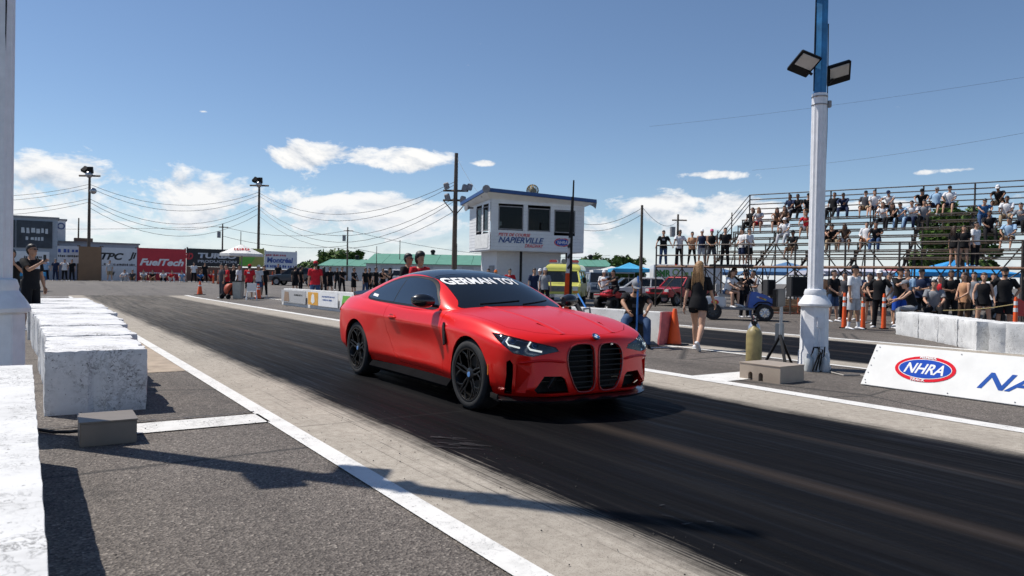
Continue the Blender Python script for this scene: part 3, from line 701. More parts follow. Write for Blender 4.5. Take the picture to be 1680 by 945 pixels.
    # mirrors
    for s in (1, -1):
        mo = empty('wing_mirror'); mo.parent = root
        rings = []
        for k in range(9):
            t = k / 8; sc = 1.18 * sin(pi * min(1, .14 + t * .80)) ** .5
            y = s * (.875 + .225 * t); xx = -.845 - .035 * t
            rings.append([V((xx + .075 * sc * cos(a) * (1.1 if cos(a) > 0 else .55), y, 1.018 + .012 * t + .068 * sc * sin(a) * (1.0 if sin(a) > 0 else .92))) for a in [2 * pi * q / 14 for q in range(14)]])
        m_ = MB(); m_.loft(rings); m_.build('mirror_cap', CARB, mo, smooth=50)
        m_ = MB(); m_.tube([(-.80, s * .82, .965), (-.83, s * .90, .975), (-.85, s * .96, 1.0)], [(.03, .02), (.026, .015), (.03, .016)], 8); m_.build('mirror_stalk', TRIM, mo, smooth=50)
    # rear lip spoiler and tail lights
    sp_ = MB(); sp_.loft([[V((-3.58 - .02 * (1 - t * t), .63 * t, 1.050 - .035 * t * t)), V((-3.80 + .07 * t * t, .63 * t, 1.098 - .045 * t * t)), V((-3.805 + .07 * t * t, .63 * t, 1.083 - .045 * t * t)), V((-3.70, .63 * t, 1.02 - .035 * t * t))] for t in [-1 + k / 8 for k in range(17)]]); sp_.build('rear_spoiler', BLK, root, smooth=40)
    for s in (1, -1):
        t_ = MB(); t_.prism([(-3.55, .80), (-3.78, .79), (-3.80, .89), (-3.60, .90)], .70, .95, (0, 0, 0), (1, 0, 0), (0, 0, 1), (0, s, 0)); tl = t_.mesh('tail', fix=True)
        L = boolean(evaluated(tub, [('SOLIDIFY', dict(thickness=.01, offset=1.0))]), tl, 'INTERSECT'); link('tail_light', smooth_mesh(L, 40), root, mat('tail_red', (.25, .01, .012), .15, coat=.8))
        m_ = MB(); m_.box((.40, s * .935, .435), (.012, .008, .10)); m_.build('side_marker', mat('amber', (.75, .22, .02), .3), root, bevel=.002)
    # --- wheels
    def wheel(cxw, s, rt, ww, first):
        w = empty('wheel', (cxw, s * (.925 - ww / 2), rt)); w.parent = root
        if s < 0: w.rotation_euler = (0, 0, pi)
        hw = ww / 2; rr_ = rt - .085                    # local: +y outward
        T = MB(); T.lathe([(rr_ - .004, -hw + .01), (rr_ + .02, -hw), (rt - .03, -hw + .002), (rt - .008, -hw + .02), (rt, -hw + .045), (rt, hw - .045), (rt - .008, hw - .02), (rt - .03, hw - .002), (rr_ + .02, hw), (rr_ + .002, hw - .012), (rr_ - .012, hw - .02)], 56, axis='Y', closed=True); T.build('tyre', TYRE, w, smooth=50)
        Rm = MB(); Rm.lathe([(rr_ - .004, hw - .012), (rr_ + .004, hw - .002), (rr_ - .010, hw - .004), (rr_ - .018, hw - .03), (rr_ - .03, hw - .09), (rr_ - .035, -hw + .02), (rr_ - .04, -hw + .02), (rr_ - .036, hw - .09)], 56, axis='Y', closed=True)
        ro = Rm.build('rim', RIMB, w, smooth=40)
        Hb = MB(); Hb.lathe([(.0, hw - .075), (.075, hw - .075), (.070, hw - .035), (.045, hw - .022), (.0, hw - .022)], 24, axis='Y'); Hb.build('hub', RIMB, w, smooth=40)
        C = MB(); C.lathe([(.0, hw - .021), (.027, hw - .021), (.025, hw - .017), (.0, hw - .017)], 20, axis='Y'); C.build('centre_cap', mat('cap_blue', (.10, .25, .55), .3), w, smooth=40)
        for k in range(5):                               # five twin spokes that fork towards the rim
            a0 = 2 * pi * k / 5 + pi / 2
            sp = MB()
            for q in (-1, 1):
                def pt(r, a, y): return V((r * cos(a0 + a), y, r * sin(a0 + a)))
                sp.tube([pt(.055, q * .30, hw - .040), pt(.13, q * .20, hw - .030), pt(rr_ * .64, q * .14, hw - .024)], [(.010, .014), (.007, .012), (.0065, .011)], 6)
                sp.tube([pt(rr_ * .62, q * .14, hw - .024), pt(rr_ - .012, q * .06, hw - .014)], [(.0065, .011), (.006, .010)], 6)
                sp.tube([pt(rr_ * .60, q * .14, hw - .024), pt(rr_ * .8, q * .33, hw - .02), pt(rr_ - .012, q * .50, hw - .014)], [(.007, .012), (.006, .011), (.006, .010)], 6)
            sp.build('spoke', RIMB, w, smooth=50)
        D = MB(); D.lathe([(.06, -.01), (.185, -.01), (.185, .012), (.06, .012)], 40, axis='Y', closed=True); D.build('brake_disc', mat('disc_iron', (.10, .095, .09), .45, metal=.8), w, smooth=40)
        K = MB(); K.box((-.15, .0, .06), (.09, .07, .17), ry=R(-20)); K.build('brake_caliper', mat('caliper', (.05, .05, .055), .4), w, bevel=.01)
    for s in (1, -1):
        wheel(0, s, .340, .275, s > 0); wheel(-2.857, s, .345, .285, False)
    # wheel housings
    for cxw in (0, -2.857):
        for s in (1, -1):
            h = MB(); rings = []
            for y in (s * .50, s * .905): rings.append([V((cxw + .365 * cos(a), y, .345 + .365 * sin(a))) for a in [pi * (-.12) + 1.24 * pi * q / 20 for q in range(21)]])
            h.loft(rings, cap=False, closed=False)
            h.add([V((cxw, s * .50, .345))] + rings[0], [(0, i + 1, i + 2) for i in range(20)]); h.build('wheel_arch_liner', TRIM, root, smooth=40)
    return root
red_coupe()
# ------------------------------------------------------------------ large structure: barriers, columns, boards, tower, bleachers, buildings
BLOCKP = white_mat('block_paint', 2.2, (.72, .72, .72)); BLOCKP2 = white_mat('wall_paint', .8, (.70, .70, .69))
GREYW = mat('grey_weathered', (.25, .25, .26), .8, var=.2)
DSTEEL = mat('dark_steel', (.075, .062, .055), .6, metal=.3, var=.35, vscale=8)
ALU = mat('weathered_plank', (.17, .135, .11), .6, metal=.1, var=.25, vscale=5)
WOOD = mat('pole_wood', (.11, .085, .065), .85, var=.3, vscale=7)
def rough_block(w, l, h, seed, amp=.012, n=(8, 10, 7), groove=(), chip=.03):
    """poured concrete block, local base centre at origin; grooves = list of (axis, position, width, depth)"""
    rr = random.Random(seed); bm = bmesh.new(); bmesh.ops.create_cube(bm, size=1.0)
    nx, ny, nz = n
    for ax, k in ((0, nx), (1, ny), (2, nz)):
        for i in range(1, k):
            p = [0, 0, 0]; p[ax] = -.5 + i / k; nn = [0, 0, 0]; nn[ax] = 1
            bmesh.ops.bisect_plane(bm, geom=bm.verts[:] + bm.edges[:] + bm.faces[:], plane_co=p, plane_no=nn)
    ph = [rr.uniform(0, 6) for _ in range(9)]
    for v in bm.verts:
        c = v.co.copy(); p = V((c.x * w, c.y * l, (c.z + .5) * h))
        edge = sum(1 for a in c if abs(a) > .499)
        d = amp * (sin(p.x * 17 + ph[0] + p.y * 5) * sin(p.z * 13 + ph[1]) + .7 * sin(p.y * 23 + ph[2] + p.z * 9) + rr.uniform(-.7, .7))
        nr = V([a if abs(a) > .499 else 0 for a in c]); nr = nr.normalized() if nr.length else nr
        p += nr * d
        if edge >= 2: p -= nr * rr.uniform(.004, chip)
        for ax, pos, wd, dp in groove:
            if ax == 'x' and abs(p.x - pos) < wd and abs(c.y) > .499: p.y -= math.copysign(dp, c.y)
            if ax == 'y' and abs(p.y - pos) < wd and abs(c.x) > .499: p.x -= math.copysign(dp, c.x)
        p.z = max(p.z, 0) if c.z > -.499 else 0
        v.co = p
    me = bpy.data.meshes.new('block'); bmesh.ops.recalc_face_normals(bm, faces=bm.faces); bm.to_mesh(me); bm.free(); return smooth_mesh(me, 28)
# wall at the camera's left
o = link('barrier_wall', rough_block(.72, 8.6, .65, 5, .0025, (10, 110, 8), (), .005), None, BLOCKP2); o.location = (-.31, 1.55, 0); tag(o, 'low white painted concrete wall running past at bottom left', 'barrier')
yb_ = [7.55, 9.3, 10.9, 12.4, 14.1, 16.0, 18.0, 20.0, 22.0]; wb = [.82, .90, 1.0, 1.08, 1.22, 1.3, 1.34, 1.36]; cb_ = [.575, .62, .66, .69, .71, .71, .70, .68]
ords = ['nearest', 'second', 'third', 'fourth', 'fifth', 'sixth', 'seventh', 'farthest']
for k in range(8):
    l = yb_[k + 1] - yb_[k] - .05
    o = link('concrete_block', rough_block(wb[k], l, .57 + .01 * (k % 3), 20 + k, .0025, (17, 26, 14), [('x', 0.0, .06, .03), ('y', -l / 4, .05, .035), ('y', l / 4, .05, .035)], .02), None, BLOCKP)
    o.location = (cb_[k], (yb_[k] + yb_[k + 1]) / 2, 0); o.rotation_euler = (0, 0, R((-1.5, 1, -1, 2, .5, -1, 1, 0)[k]))
    tag(o, 'chipped white concrete block, %s of the row beside the left white line' % ords[k], 'block', 'concrete blocks on the left of the lane')
# the block wall at the right
pa = [V((19.55, 10.45, 0)), V((18.6, 9.35, 0)), V((17.75, 8.45, 0)), V((16.95, 7.65, 0)), V((16.25, 6.95, 0)), V((16.35, 5.75, 0)), V((16.5, 4.5, 0)), V((16.65, 3.2, 0))]
for k in range(7):
    a, b = pa[k], pa[k + 1]; l = (b - a).length - .03
    o = link('concrete_block', rough_block(.6, l, .60, 60 + k, .007, (8, 16, 9), [('y', -l / 4, .03, .03), ('y', l / 4, .03, .03)]), None, BLOCKP2)
    o.location = (a + b) / 2; d = b - a; o.rotation_euler = (0, 0, atan2(d.y, d.x) - pi / 2)
    tag(o, '%s white block of the curved wall on the far side of the second lane' % ['leftmost', 'second', 'third', 'fourth', 'fifth', 'sixth', 'seventh'][k], 'block', 'blocks of the curved wall')
# barriers on the median
def median_barrier(a, b, h, label, seed):
    a, b = V(a), V(b); d = b - a; l = d.length
    r = empty('median_barrier', (a + b) / 2, atan2(d.y, d.x), label, 'barrier', 'median barriers')
    m = MB(); m.prism([(-.24, 0), (.24, 0), (.24, .10), (.20, .28), (.17, h), (-.17, h), (-.20, .28), (-.24, .10)], -l / 2, l / 2, (0, 0, 0), (0, 1, 0), (0, 0, 1), (1, 0, 0)); m.build('barrier_body', BLOCKP2, r, bevel=.012)
    return r, l
rA, lA = median_barrier((9.35, 31.4, 0), (9.55, 21.5, 0), .70, 'white median barrier hung with sponsor panels behind the car', 1)
rB, lB = median_barrier((9.6, 21.3, 0), (10.35, 15.4, 0), .70, 'white median barrier mostly hidden behind the red car', 2)
rC, lC = median_barrier((10.4, 15.3, 0), (10.85, 10.65, 0), .66, 'white median barrier with red end beside the traffic cone', 3)
m = MB(); m.prism([(-.25, 0.002), (.25, 0.002), (.25, .11), (.21, .29), (.18, .67), (-.18, .67), (-.21, .29), (-.25, .11)], lC / 2 - .03, lC / 2 + .012, (0, 0, 0), (0, 1, 0), (0, 0, 1), (1, 0, 0)); m.build('painted_end', mat('faded_red', (.50, .13, .14), .7, var=.25), rC)
def panel(root, x, w, col, name='sponsor_panel', y=-.30):
    m = MB(); m.box((x, y, .39), (w, .02, .50)); return m.build(name, mat('panel_%d' % int(1000 * sum(col)), col, .5, var=.06), root)
x = -lA / 2
for x0, w, c in ((.15, 3.0, (.42, .42, .42)), (3.4, 3.1, (.80, .80, .80)), (6.7, 1.1, (.80, .80, .80)), (8.0, 1.7, (.78, .78, .80))):
    p_ = panel(rA, x + x0 + w / 2, w, c)
    if x0 == 3.4:
        m = MB(); m.box((x + 4.0, -.315, .39), (1.1, .006, .48)); m.build('orange_patch', mat('panel_orange', (.72, .36, .04), .5), p_)
        m = MB(); m.prism([(-.2, -.12), (0, -.2), (.2, -.12), (.14, .12), (0, .2), (-.14, .12)], -.322, -.320, (x + 4.0, 0, .39), (1, 0, 0), (0, 0, 1), (0, 1, 0)); m.build('emblem', WHITE, p_)
        text('lettering', '~', .07, mat('print_blue', (.06, .12, .35), .5), p_, plane_m((x + 5.6, -.313, .50), (1, 0, 0), (0, 0, 1)), bold=.02, width=1.3)
        text('lettering', '~', .07, mat('print_blue', (.06, .12, .35), .5), p_, plane_m((x + 5.5, -.313, .38), (1, 0, 0), (0, 0, 1)), bold=.02, width=1.0)
    if x0 == 6.7:
        m = MB(); m.prism([(-.4, -.2), (.25, -.2), (.4, .2), (-.25, .2)], -.318, -.313, (x + 7.25, 0, .39), (1, 0, 0), (0, 0, 1), (0, 1, 0)); m.build('green_patch', mat('print_green', (.16, .45, .06), .5), p_)
    if x0 == .15:
        m = MB(); m.prism([(-.9, -.2), (-.2, -.2), (-.3, .18), (-.8, .2)], -.318, -.313, (x + 1.4, 0, .39), (1, 0, 0), (0, 0, 1), (0, 1, 0)); m.build('brown_patch', mat('print_brown', (.30, .20, .13), .5), p_)
        text('lettering', '~', .09, mat('print_dark', (.03, .03, .03), .5), p_, plane_m((x + 2.3, -.313, .47), (1, 0, 0), (0, 0, 1)), bold=.02, width=1.0)
# ornate columns with floodlights
CWHITE = mat('column_white', (.74, .75, .77), .5, var=.08, vscale=9, bump=.15, bscale=30); CBLUE = mat('column_blue', (.02, .17, .38), .45, var=.3, vscale=6)
def column(loc, label):
    r = empty('lamp_column', loc, -YAW, label, 'lamp column', 'ornate lamp columns beside the start')
    def oct_(prof, n=8, rot=pi / 8): return [[V((q * cos(2 * pi * k / n + rot), q * sin(2 * pi * k / n + rot), z)) for k in range(n)] for q, z in prof]
    m = MB(); m.loft(oct_([(.245, 0), (.245, .05), (.225, .08), (.225, .24), (.205, .30), (.200, .94)])); pl = m.build('plinth', CWHITE, r, bevel=.006)
    m = MB(); m.box((.0, -.195, .72), (.085, .03, .16)); m.build('switch_box', CWHITE, pl, bevel=.006)
    m = MB(); m.bar((0, -.195, .62), (0, -.195, .05), .025); m.build('conduit', CWHITE, pl)
    m = MB(); m.loft(oct_([(.20, .94), (.235, .955), (.24, .985), (.215, 1.03), (.175, 1.09), (.155, 1.12), (.16, 1.15), (.145, 1.20), (.13, 1.21)], 16, 0)); m.build('cornice', CWHITE, r, smooth=35)
    m = MB(); rings = []
    for z in (1.20, 2.2, 3.2, 4.16):                      # fluted shaft
        rings.append([V(((.112 - .009 * (k % 2)) * cos(2 * pi * k / 24), (.112 - .009 * (k % 2)) * sin(2 * pi * k / 24), z)) for k in range(24)])
    m.loft(rings); m.build('shaft', CWHITE, r)
    for z in (3.98, 4.10):
        m = MB(); m.lathe([(.114, z), (.12, z + .01), (.114, z + .02)], 20); m.build('band', STEEL, r, smooth=50)
    m = MB(); rings = [[V((q * cos(2 * pi * k / 6 + .3), q * sin(2 * pi * k / 6 + .3), z)) for k in range(6)] for q, z in ((.098, 4.15), (.096, 6), (.085, 8.6))]; m.loft(rings); m.build('mast', CBLUE, r, bevel=.01)
    m = MB(); m.tube([(.085, -.05, 2.6), (.10, -.05, 3.6), (.095, -.05, 4.3), (.085, -.05, 5.2)], .008, 5); m.tube([(-.09, .0, 4.2), (-.10, -.02, 5.0), (-.085, 0, 6.0)], .011, 5); m.build('cable', TRIM, r)
    m = MB(); m.box((.13, -.04, 4.0), (.05, .06, .10)); m.build('junction_box', GREYW, r, bevel=.005)
    for (sx, sy, z, tilt) in ((-.27, -.06, 4.60, 1), (.30, .06, 4.50, -1), (-.26, .12, 5.95, 1), (.28, -.10, 5.92, -1)):
        f = empty('floodlight', (sx, sy, z)); f.parent = r; f.rotation_euler = (R(-34), R(16 * tilt), R(12 * tilt)); f.scale = ((1.3 if z < 5 else .9),) * 3
        m = MB(); m.box((0, 0, 0), (.27, .30, .05), taper=.92); m.build('housing', TRIM, f, bevel=.008)
        m = MB(); m.box((0, -.045, -.029), (.21, .16, .012)); m.build('lamp_glass', mat('led_glass', (.52, .50, .47), .25), f)
        for q in range(5):
            m = MB(); m.box((-.10 + q * .05, .06, .035), (.008, .15, .03)); m.build('fin', TRIM, f)
        m = MB(); m.bar((-sx * .5, -sy * .5, -.16), (0, .08, -.03), .03); m.build('bracket', TRIM, r).location = (sx, sy, z)
    return r
column((9.99, 6.74, .0), 'white fluted column with blue mast and floodlights on the right median')
column((-.19, 6.93, .0), 'white column cut off by the left edge behind the low wall')
# sponsor board by the second lane
def nhra(parent, o, right, up, s):
    """oval track emblem, s = half width"""
    M_ = lambda z: plane_m(V(o) + V(right).normalized().cross(V(up).normalized()) * z, right, up)
    def oval(a, b, z, m, nm):
        k = MB(); n = 40; k.add([V((0, 0, 0))] + [V((a * s * cos(2 * pi * i / n), b * s * sin(2 * pi * i / n), 0)) for i in range(n)], [(0, i + 1, (i + 1) % n + 1) for i in range(n)]); k.xf(M_(z)); return k.build(nm, m, parent, fix=False)
    RP = mat('print_red', (.60, .02, .035), .9, var=.04, spec=.08); BP = mat('print_royal', (.02, .07, .38), .9, var=.04, spec=.08); PW = mat('print_white', (.74, .74, .73), .9, var=.03, spec=.08)
    oval(1.0, .50, .002, RP, 'emblem_ring'); oval(.88, .385, .004, PW, 'emblem_white'); oval(.855, .36, .006, BP, 'emblem_field')
    text('emblem_lettering', 'NHRA', .40 * s, PW, parent, M_(.008), shear=.25, bold=.02, width=1.30 * s)
    text('emblem_lettering', 'MEMBER', .10 * s, PW, parent, M_(.008) @ M4.Translation((.0, .445 * s, 0)), bold=.03, width=.55 * s)
    text('emblem_lettering', 'TRACK', .10 * s, PW, parent, M_(.008) @ M4.Translation((-.1 * s, -.44 * s, 0)), bold=.03, width=.5 * s)
bd = empty('track_board', (8.95, 2.0, 0), 0, 'slanted white board with oval track emblem and blue lettering', 'board')
bw = MB(); bw.prism([(0, 0.015), (.355, .515), (.375, .505), (.02, .005)], -4.5, 3.36, (0, 0, 0), (1, 0, 0), (0, 0, 1), (0, 1, 0)); bw.build('panel', mat('board_white', (.70, .70, .68), .8, var=.07, vscale=3, spec=.12), bd, bevel=.004)
for y_ in (3.1, 1.2, -.7, -2.6): 
    m = MB(); m.bar((.365, y_, .49), (.60, y_, .0), .04); m.build('prop', WOOD, bd)
upv = V((.355, 0, .5)).normalized(); rt = V((0, -1, 0))
def onb(y, t): return V((.0, y, .015)) + upv * t + V((-.815, 0, .58)).normalized() * .004
nhra(bd, onb(2.65, .315), rt, upv, .36)
text('lettering', 'NAPIERVILLE', .22, mat('print_navy', (.03, .09, .34), .9, spec=.08), bd, plane_m(onb(2.02, .26), rt, upv), shear=.35, bold=.015, align='LEFT', width=2.3)
for y_ in (3.3, 2.3, 1.6, .9):
    for t in (.03, .57):
        m = MB(); c_ = onb(y_, t); m.ell(c_, (.008, .008, .008), 6, 4); m.build('screw', STEEL, bd)
for q in range(5):
    m = MB(); m.ell(onb(3.32, .07 + q * .11), (.008, .008, .008), 6, 4); m.build('screw', STEEL, bd)
# ------------------------------------------------------------------ timing tower
TW = mat('tower_siding', (.72, .73, .74), .6, var=.05, vscale=2); TBLUE = mat('roof_blue', (.02, .075, .23), .5, var=.1)
tp = rf((803 - 840) / FPX * 44.5, 44.5); tang = -R(13)
tw = empty('timing_tower', tp + V((0, 0, gz(tp.y))), tang, 'white two-storey timing tower with blue roof edge and painted name', 'tower')
WD, DP, Z0, Z1 = 6.25, 4.2, 3.05, 6.35       # overhanging upper room: x along its face, y back
zb0 = -.1
def siding(nm, x0, x1, z0, z1, holes, face):
    """boards lapped one above the other; holes = [(a0,a1,b0,b1)]"""
    bh = .2
    k = 0; z = z0
    while z < z1 - .01:
        zt = min(z + bh, z1); segs = [(x0, x1)]
        for a0, a1, b0, b1 in holes:
            if b0 < zt - .01 and b1 > z + .01:
                ns = []
                for s0, s1 in segs:
                    if a0 > s0: ns.append((s0, min(a0, s1)))
                    if a1 < s1: ns.append((max(a1, s0), s1))
                segs = [q for q in ns if q[1] - q[0] > .02]
        for s0, s1 in segs:
            m = MB(); p = [(s0, z), (s1, z), (s1, zt - .004), (s0, zt - .004)]
            if face == 'F': m.prism(p, -.03, -.012 + .0, (0, 0, 0), (1, 0, 0), (0, 0, 1), (0, 1, 0)); m.v = [(x, y - (.010 if zz < z + .05 else 0), zz) for x, y, zz in m.v]
            else: m.prism(p, -.03, -.012, (0, 0, 0), (0, 1, 0), (0, 0, 1), (1, 0, 0)); m.v = [(x - (.010 if zz < z + .05 else 0), y, zz) for x, y, zz in m.v]
            m.build('siding_board', TW, tw)
        z += bh; k += 1
fw = [(.48, 2.10, 4.28, 5.72), (2.40, 3.92, 4.25, 5.68), (4.18, 5.62, 4.22, 5.62)]; sw_ = [(.35, 1.35, 4.2, 5.7), (1.65, 2.75, 4.2, 5.7)]
siding('front', 0, WD, Z0, Z1 - .15, fw, 'F'); siding('left', 0, DP, Z0, Z1, sw_, 'L')
m = MB(); m.b2((2.2, DP - .1, Z0), (WD, DP, Z1)); m.b2((.0, DP - .1, Z0), (.5, DP, Z1)); m.b2((.5, DP - .1, Z0), (2.2, DP, 4.35)); m.b2((.5, DP - .1, 5.1), (2.2, DP, Z1)); m.b2((WD - .1, .1, Z0), (WD, DP - .1, Z1)); m.b2((.0, .0, Z0 - .06), (WD, DP, Z0)); m.build('rear_wall', TW, tw)
m = MB(); m.b2((2.2, DP - .16, Z0), (WD - .12, DP - .12, 6.0)); m.b2((WD - .16, .1, Z0), (WD - .12, DP - .16, 6.0)); m.b2((.03, .03, 5.88), (WD - .16, DP - .16, 5.93)); m.build('room_shade_panel', DARKIN, tw)  # dark panels added so the room behind the windows reads as unlit
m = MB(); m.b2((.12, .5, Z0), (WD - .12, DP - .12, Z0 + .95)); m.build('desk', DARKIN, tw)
for (a0, a1, b0, b1) in fw + sw_:
    left = (a0, a1, b0, b1) in sw_
    m = MB(); w = .06
    for p in ([(a0, b0), (a1, b0), (a1, b0 + w), (a0, b0 + w)], [(a0, b1 - w), (a1, b1 - w), (a1, b1), (a0, b1)], [(a0, b0), (a0 + w, b0), (a0 + w, b1), (a0, b1)], [(a1 - w, b0), (a1, b0), (a1, b1), (a1 - w, b1)]):
        m.prism(p, -.05, .05, (0, 0, 0), (0, 1, 0) if left else (1, 0, 0), (0, 0, 1), (1, 0, 0) if left else (0, 1, 0))
    wf = m.build('window_frame', GREYW, tw)
    m = MB(); m.prism([(a0, b0), (a1, b0), (a1, b1), (a0, b1)], .0, .012, (0, 0, 0), (0, 1, 0) if left else (1, 0, 0), (0, 0, 1), (1, 0, 0) if left else (0, 1, 0)); m.build('pane', glassy('tower_glass', (.012, .013, .015), .45, .03, 1.25), wf)
# roof slab, sloping
m = MB(); rings = []
m.add([V(p) for p in ((-.55, -.55, 6.72), (WD + .6, -.55, 6.40), (WD + .6, DP + .5, 6.40), (-.55, DP + .5, 6.30), (-.55, -.55, 6.50), (WD + .6, -.55, 6.20), (WD + .6, DP + .5, 6.20), (-.55, DP + .5, 6.10))], [(0, 1, 2, 3), (7, 6, 5, 4), (0, 4, 5, 1), (1, 5, 6, 2), (2, 6, 7, 3), (3, 7, 4, 0)]); m.v = [(x, y, z - .02) for x, y, z in m.v]
m.build('roof', TBLUE, tw)
m = MB(); m.add([V(p) for p in ((-.5, -.5, 6.46), (WD + .55, -.5, 6.16), (WD + .55, DP + .4, 6.16), (-.5, DP + .4, 6.06), (-.1, -.02, 6.1), (WD + .1, -.02, 5.95), (WD + .1, DP, 5.95), (-.1, DP, 5.95))], [(3, 2, 1, 0), (0, 1, 5, 4), (1, 2, 6, 5), (2, 3, 7, 6), (3, 0, 4, 7), (4, 5, 6, 7)]); m.build('soffit', TW, tw)
# ground storey
m = MB(); m.b2((.75, .9, -.3), (5.1, DP - .2, Z0 - .06)); m.build('ground_storey', mat('storey_white', (.62, .63, .65), .6, var=.05), tw)
for x_ in (2.15, 5.25):
    m = MB(); m.bar((x_, .35, -.3), (x_, .35, Z0 - .06), .12); m.build('post', TRIM, tw)
m = MB(); m.b2((.72, 1.3, .0), (.75, 2.3, 2.1)); m.build('door', GREYW, tw)
text('lettering', 'PISTE DE COURSE', .19, MATS['print_red'], tw, plane_m((1.55, -.045, 3.98), (1, 0, 0), (0, 0, 1)), shear=.3, bold=.02, width=2.1)
text('lettering', 'NAPIERVILLE', .36, mat('print_tower_blue', (.03, .08, .25), .5), tw, plane_m((2.0, -.045, 3.66), (1, 0, 0), (0, 0, 1)), shear=.3, bold=.03, width=3.0)
text('lettering', 'DRAGWAY', .22, MATS['print_red'], tw, plane_m((2.85, -.045, 3.33), (1, 0, 0), (0, 0, 1)), shear=.3, bold=.02, width=1.25)
nhra(tw, (4.75, -.045, 3.62), (1, 0, 0), (0, 0, 1), .55)
m = MB(); m.b2((-.06, .3, 3.15), (-.045, 2.9, 4.0)); m.build('side_sign', mat('sign_pale', (.72, .72, .70), .5, var=.15, vscale=4), tw)
for (x_, y_, z_, d) in ((-.35, -.35, 6.6, (-.6, -1, 0)), (WD + .35, -.2, 6.1, (1, -.6, -.2)), (-.45, 2.6, 5.75, (-1, -.2, 0))):
    d = V(d).normalized(); m = MB(); c_ = V((x_, y_, z_)); m.tube([c_ - d * .15, c_ + d * .05, c_ + d * .22, c_ + d * .36], [.06, .07, .13, .24], 14); m.build('loudspeaker_horn', GREYW, tw, smooth=50)
m = MB()
for q in range(7):
    a = pi * q / 7; m.tube([V((3.3 + .38 * cos(t) * cos(a), 1.5 + .38 * cos(t) * sin(a), 6.95 + .38 * sin(t))) for t in [-pi / 2 + pi * j / 8 for j in range(9)]] + [V((3.3 - .38 * cos(t) * cos(a), 1.5 - .38 * cos(t) * sin(a), 6.95 + .38 * sin(t))) for t in [pi / 2 - pi * j / 8 for j in range(1, 9)]], .025, 5)
m.build('roof_beacon_cage', mat('brass_dull', (.25, .19, .09), .5, metal=.5), tw)
m = MB(); m.cyl((3.3, 1.5, 6.3), (3.3, 1.5, 6.62), .10); m.ell((3.3, 1.5, 6.95), (.2, .2, .24)); m.build('roof_beacon', mat('beacon', (.30, .25, .15), .4), tw, smooth=50)
# ------------------------------------------------------------------ bleachers
BP0 = rf(9.3, 35.5); BZ = gz(BP0.y); BANG = -YAW + math.atan2(-.6, .8)
BW, RISE, RUN, NR, BL = 2.10, .36, .65, 8, 21.0
bl = empty('bleachers', (BP0.x, BP0.y, 0), BANG, 'steel bleachers with plank rows full of spectators', 'bleachers')
def brow(k): return (1.15 + RUN * k, BW + RISE * k + .42, .80 + RUN * k, BW + RISE * k)      # seat v, seat z, foot v, foot z
for k in range(NR):
    sv, sz, fv, fz = brow(k)
    for y_, z_, w in ((sv, sz, .28),) + (((fv, fz, .26),) if k else ((.0 + .22, fz, .24), (.50, fz, .24), (.78, fz, .24))):
        x0 = -2.6 if z_ == BW else .0
        m = MB(); m.b2((x0, y_ - w / 2, z_ - .045), (BL, y_ + w / 2, z_)); m.build('seat_plank' if z_ == sz else 'foot_plank', ALU, bl)
xs_ = [-2.6, -1.2] + [0.0 + 2.1 * q for q in range(11)]
for x_ in xs_:
    m = MB(); m.bar((x_, .06, 0), (x_, .06, BW + 1.02), .06); m.build('post', DSTEEL, bl)
    if x_ >= 0:
        sv, sz, fv, fz = brow(NR - 1)
        for y_, zt in ((2.1, BW + .75), (4.0, BW + 1.8), (sv + .42, sz + 1.08)): m = MB(); m.bar((x_, y_, 0), (x_, y_, zt), .055); m.build('post', DSTEEL, bl)
        m = MB(); m.bar((x_, .06, BW - .09), (x_, 1.0, BW - .09), .07); m.bar((x_, .9, BW - .05), (x_, sv + .35, fz - .05), .09); m.build('stringer', DSTEEL, bl)
        for k in range(NR):
            s1, z1_, f1, zf = brow(k); m = MB(); m.bar((x_, s1, zf - .12), (x_, s1, z1_ - .045), .045); m.build('seat_bracket', DSTEEL, bl)
        m = MB(); m.bar((x_, .06, .3), (x_, 2.1, BW - .2), .035); m.bar((x_, 2.1, .3), (x_, .06, BW - .2), .035); m.bar((x_, 2.1, .3), (x_, 4.0, BW + .9), .035); m.bar((x_, 4.0, .3), (x_, 2.1, BW + .3), .035); m.build('brace', DSTEEL, bl)
for a, b in zip(xs_, xs_[1:]):
    m = MB(); m.bar((a, .06, .35), (b, .06, BW - .15), .035); m.bar((b, .06, .35), (a, .06, BW - .15), .035); m.build('brace', DSTEEL, bl)
    if a >= 0: m = MB(); m.bar((a, 4.0, .35), (b, 4.0, BW + 1.2), .04); m.bar((b, 4.0, .35), (a, 4.0, BW + 1.2), .04); m.build('brace', DSTEEL, bl)
for z_ in (BW + .5, BW + 1.0): m = MB(); m.bar((-2.6, .06, z_), (BL, .06, z_), .045); m.build('rail', DSTEEL, bl)
m = MB(); m.bar((-2.6, .06, BW - .06), (BL, .06, BW - .06), .09); m.build('walkway_beam', mat('rust_beam', (.20, .11, .07), .7, var=.3), bl)
sv, sz, fv, fz = brow(NR - 1)
for dz in (.30, .56, .82, 1.08): m = MB(); m.bar((0, sv + .42, sz + dz), (BL, sv + .42, sz + dz), .04); m.build('rail', DSTEEL, bl)
for dz in (.55, .80, 1.08): m = MB(); m.bar((-.02, .9, BW + .42 + dz - .25), (-.02, sv + .42, sz + dz), .04); m.build('rail', DSTEEL, bl)
for y_, zz in ((1.6, 1.0), (3.5, 1.0)):
    kz = BW + (y_ - .8) / RUN * RISE; m = MB(); m.bar((-.02, y_, kz - .1), (-.02, y_, kz + 1.35), .045); m.build('post', DSTEEL, bl)
for x_ in (-2.6,):
    for z_ in (BW + .5, BW + 1.0): m = MB(); m.bar((x_, .06, z_), (x_, .9, z_), .045); m.build('rail', DSTEEL, bl)
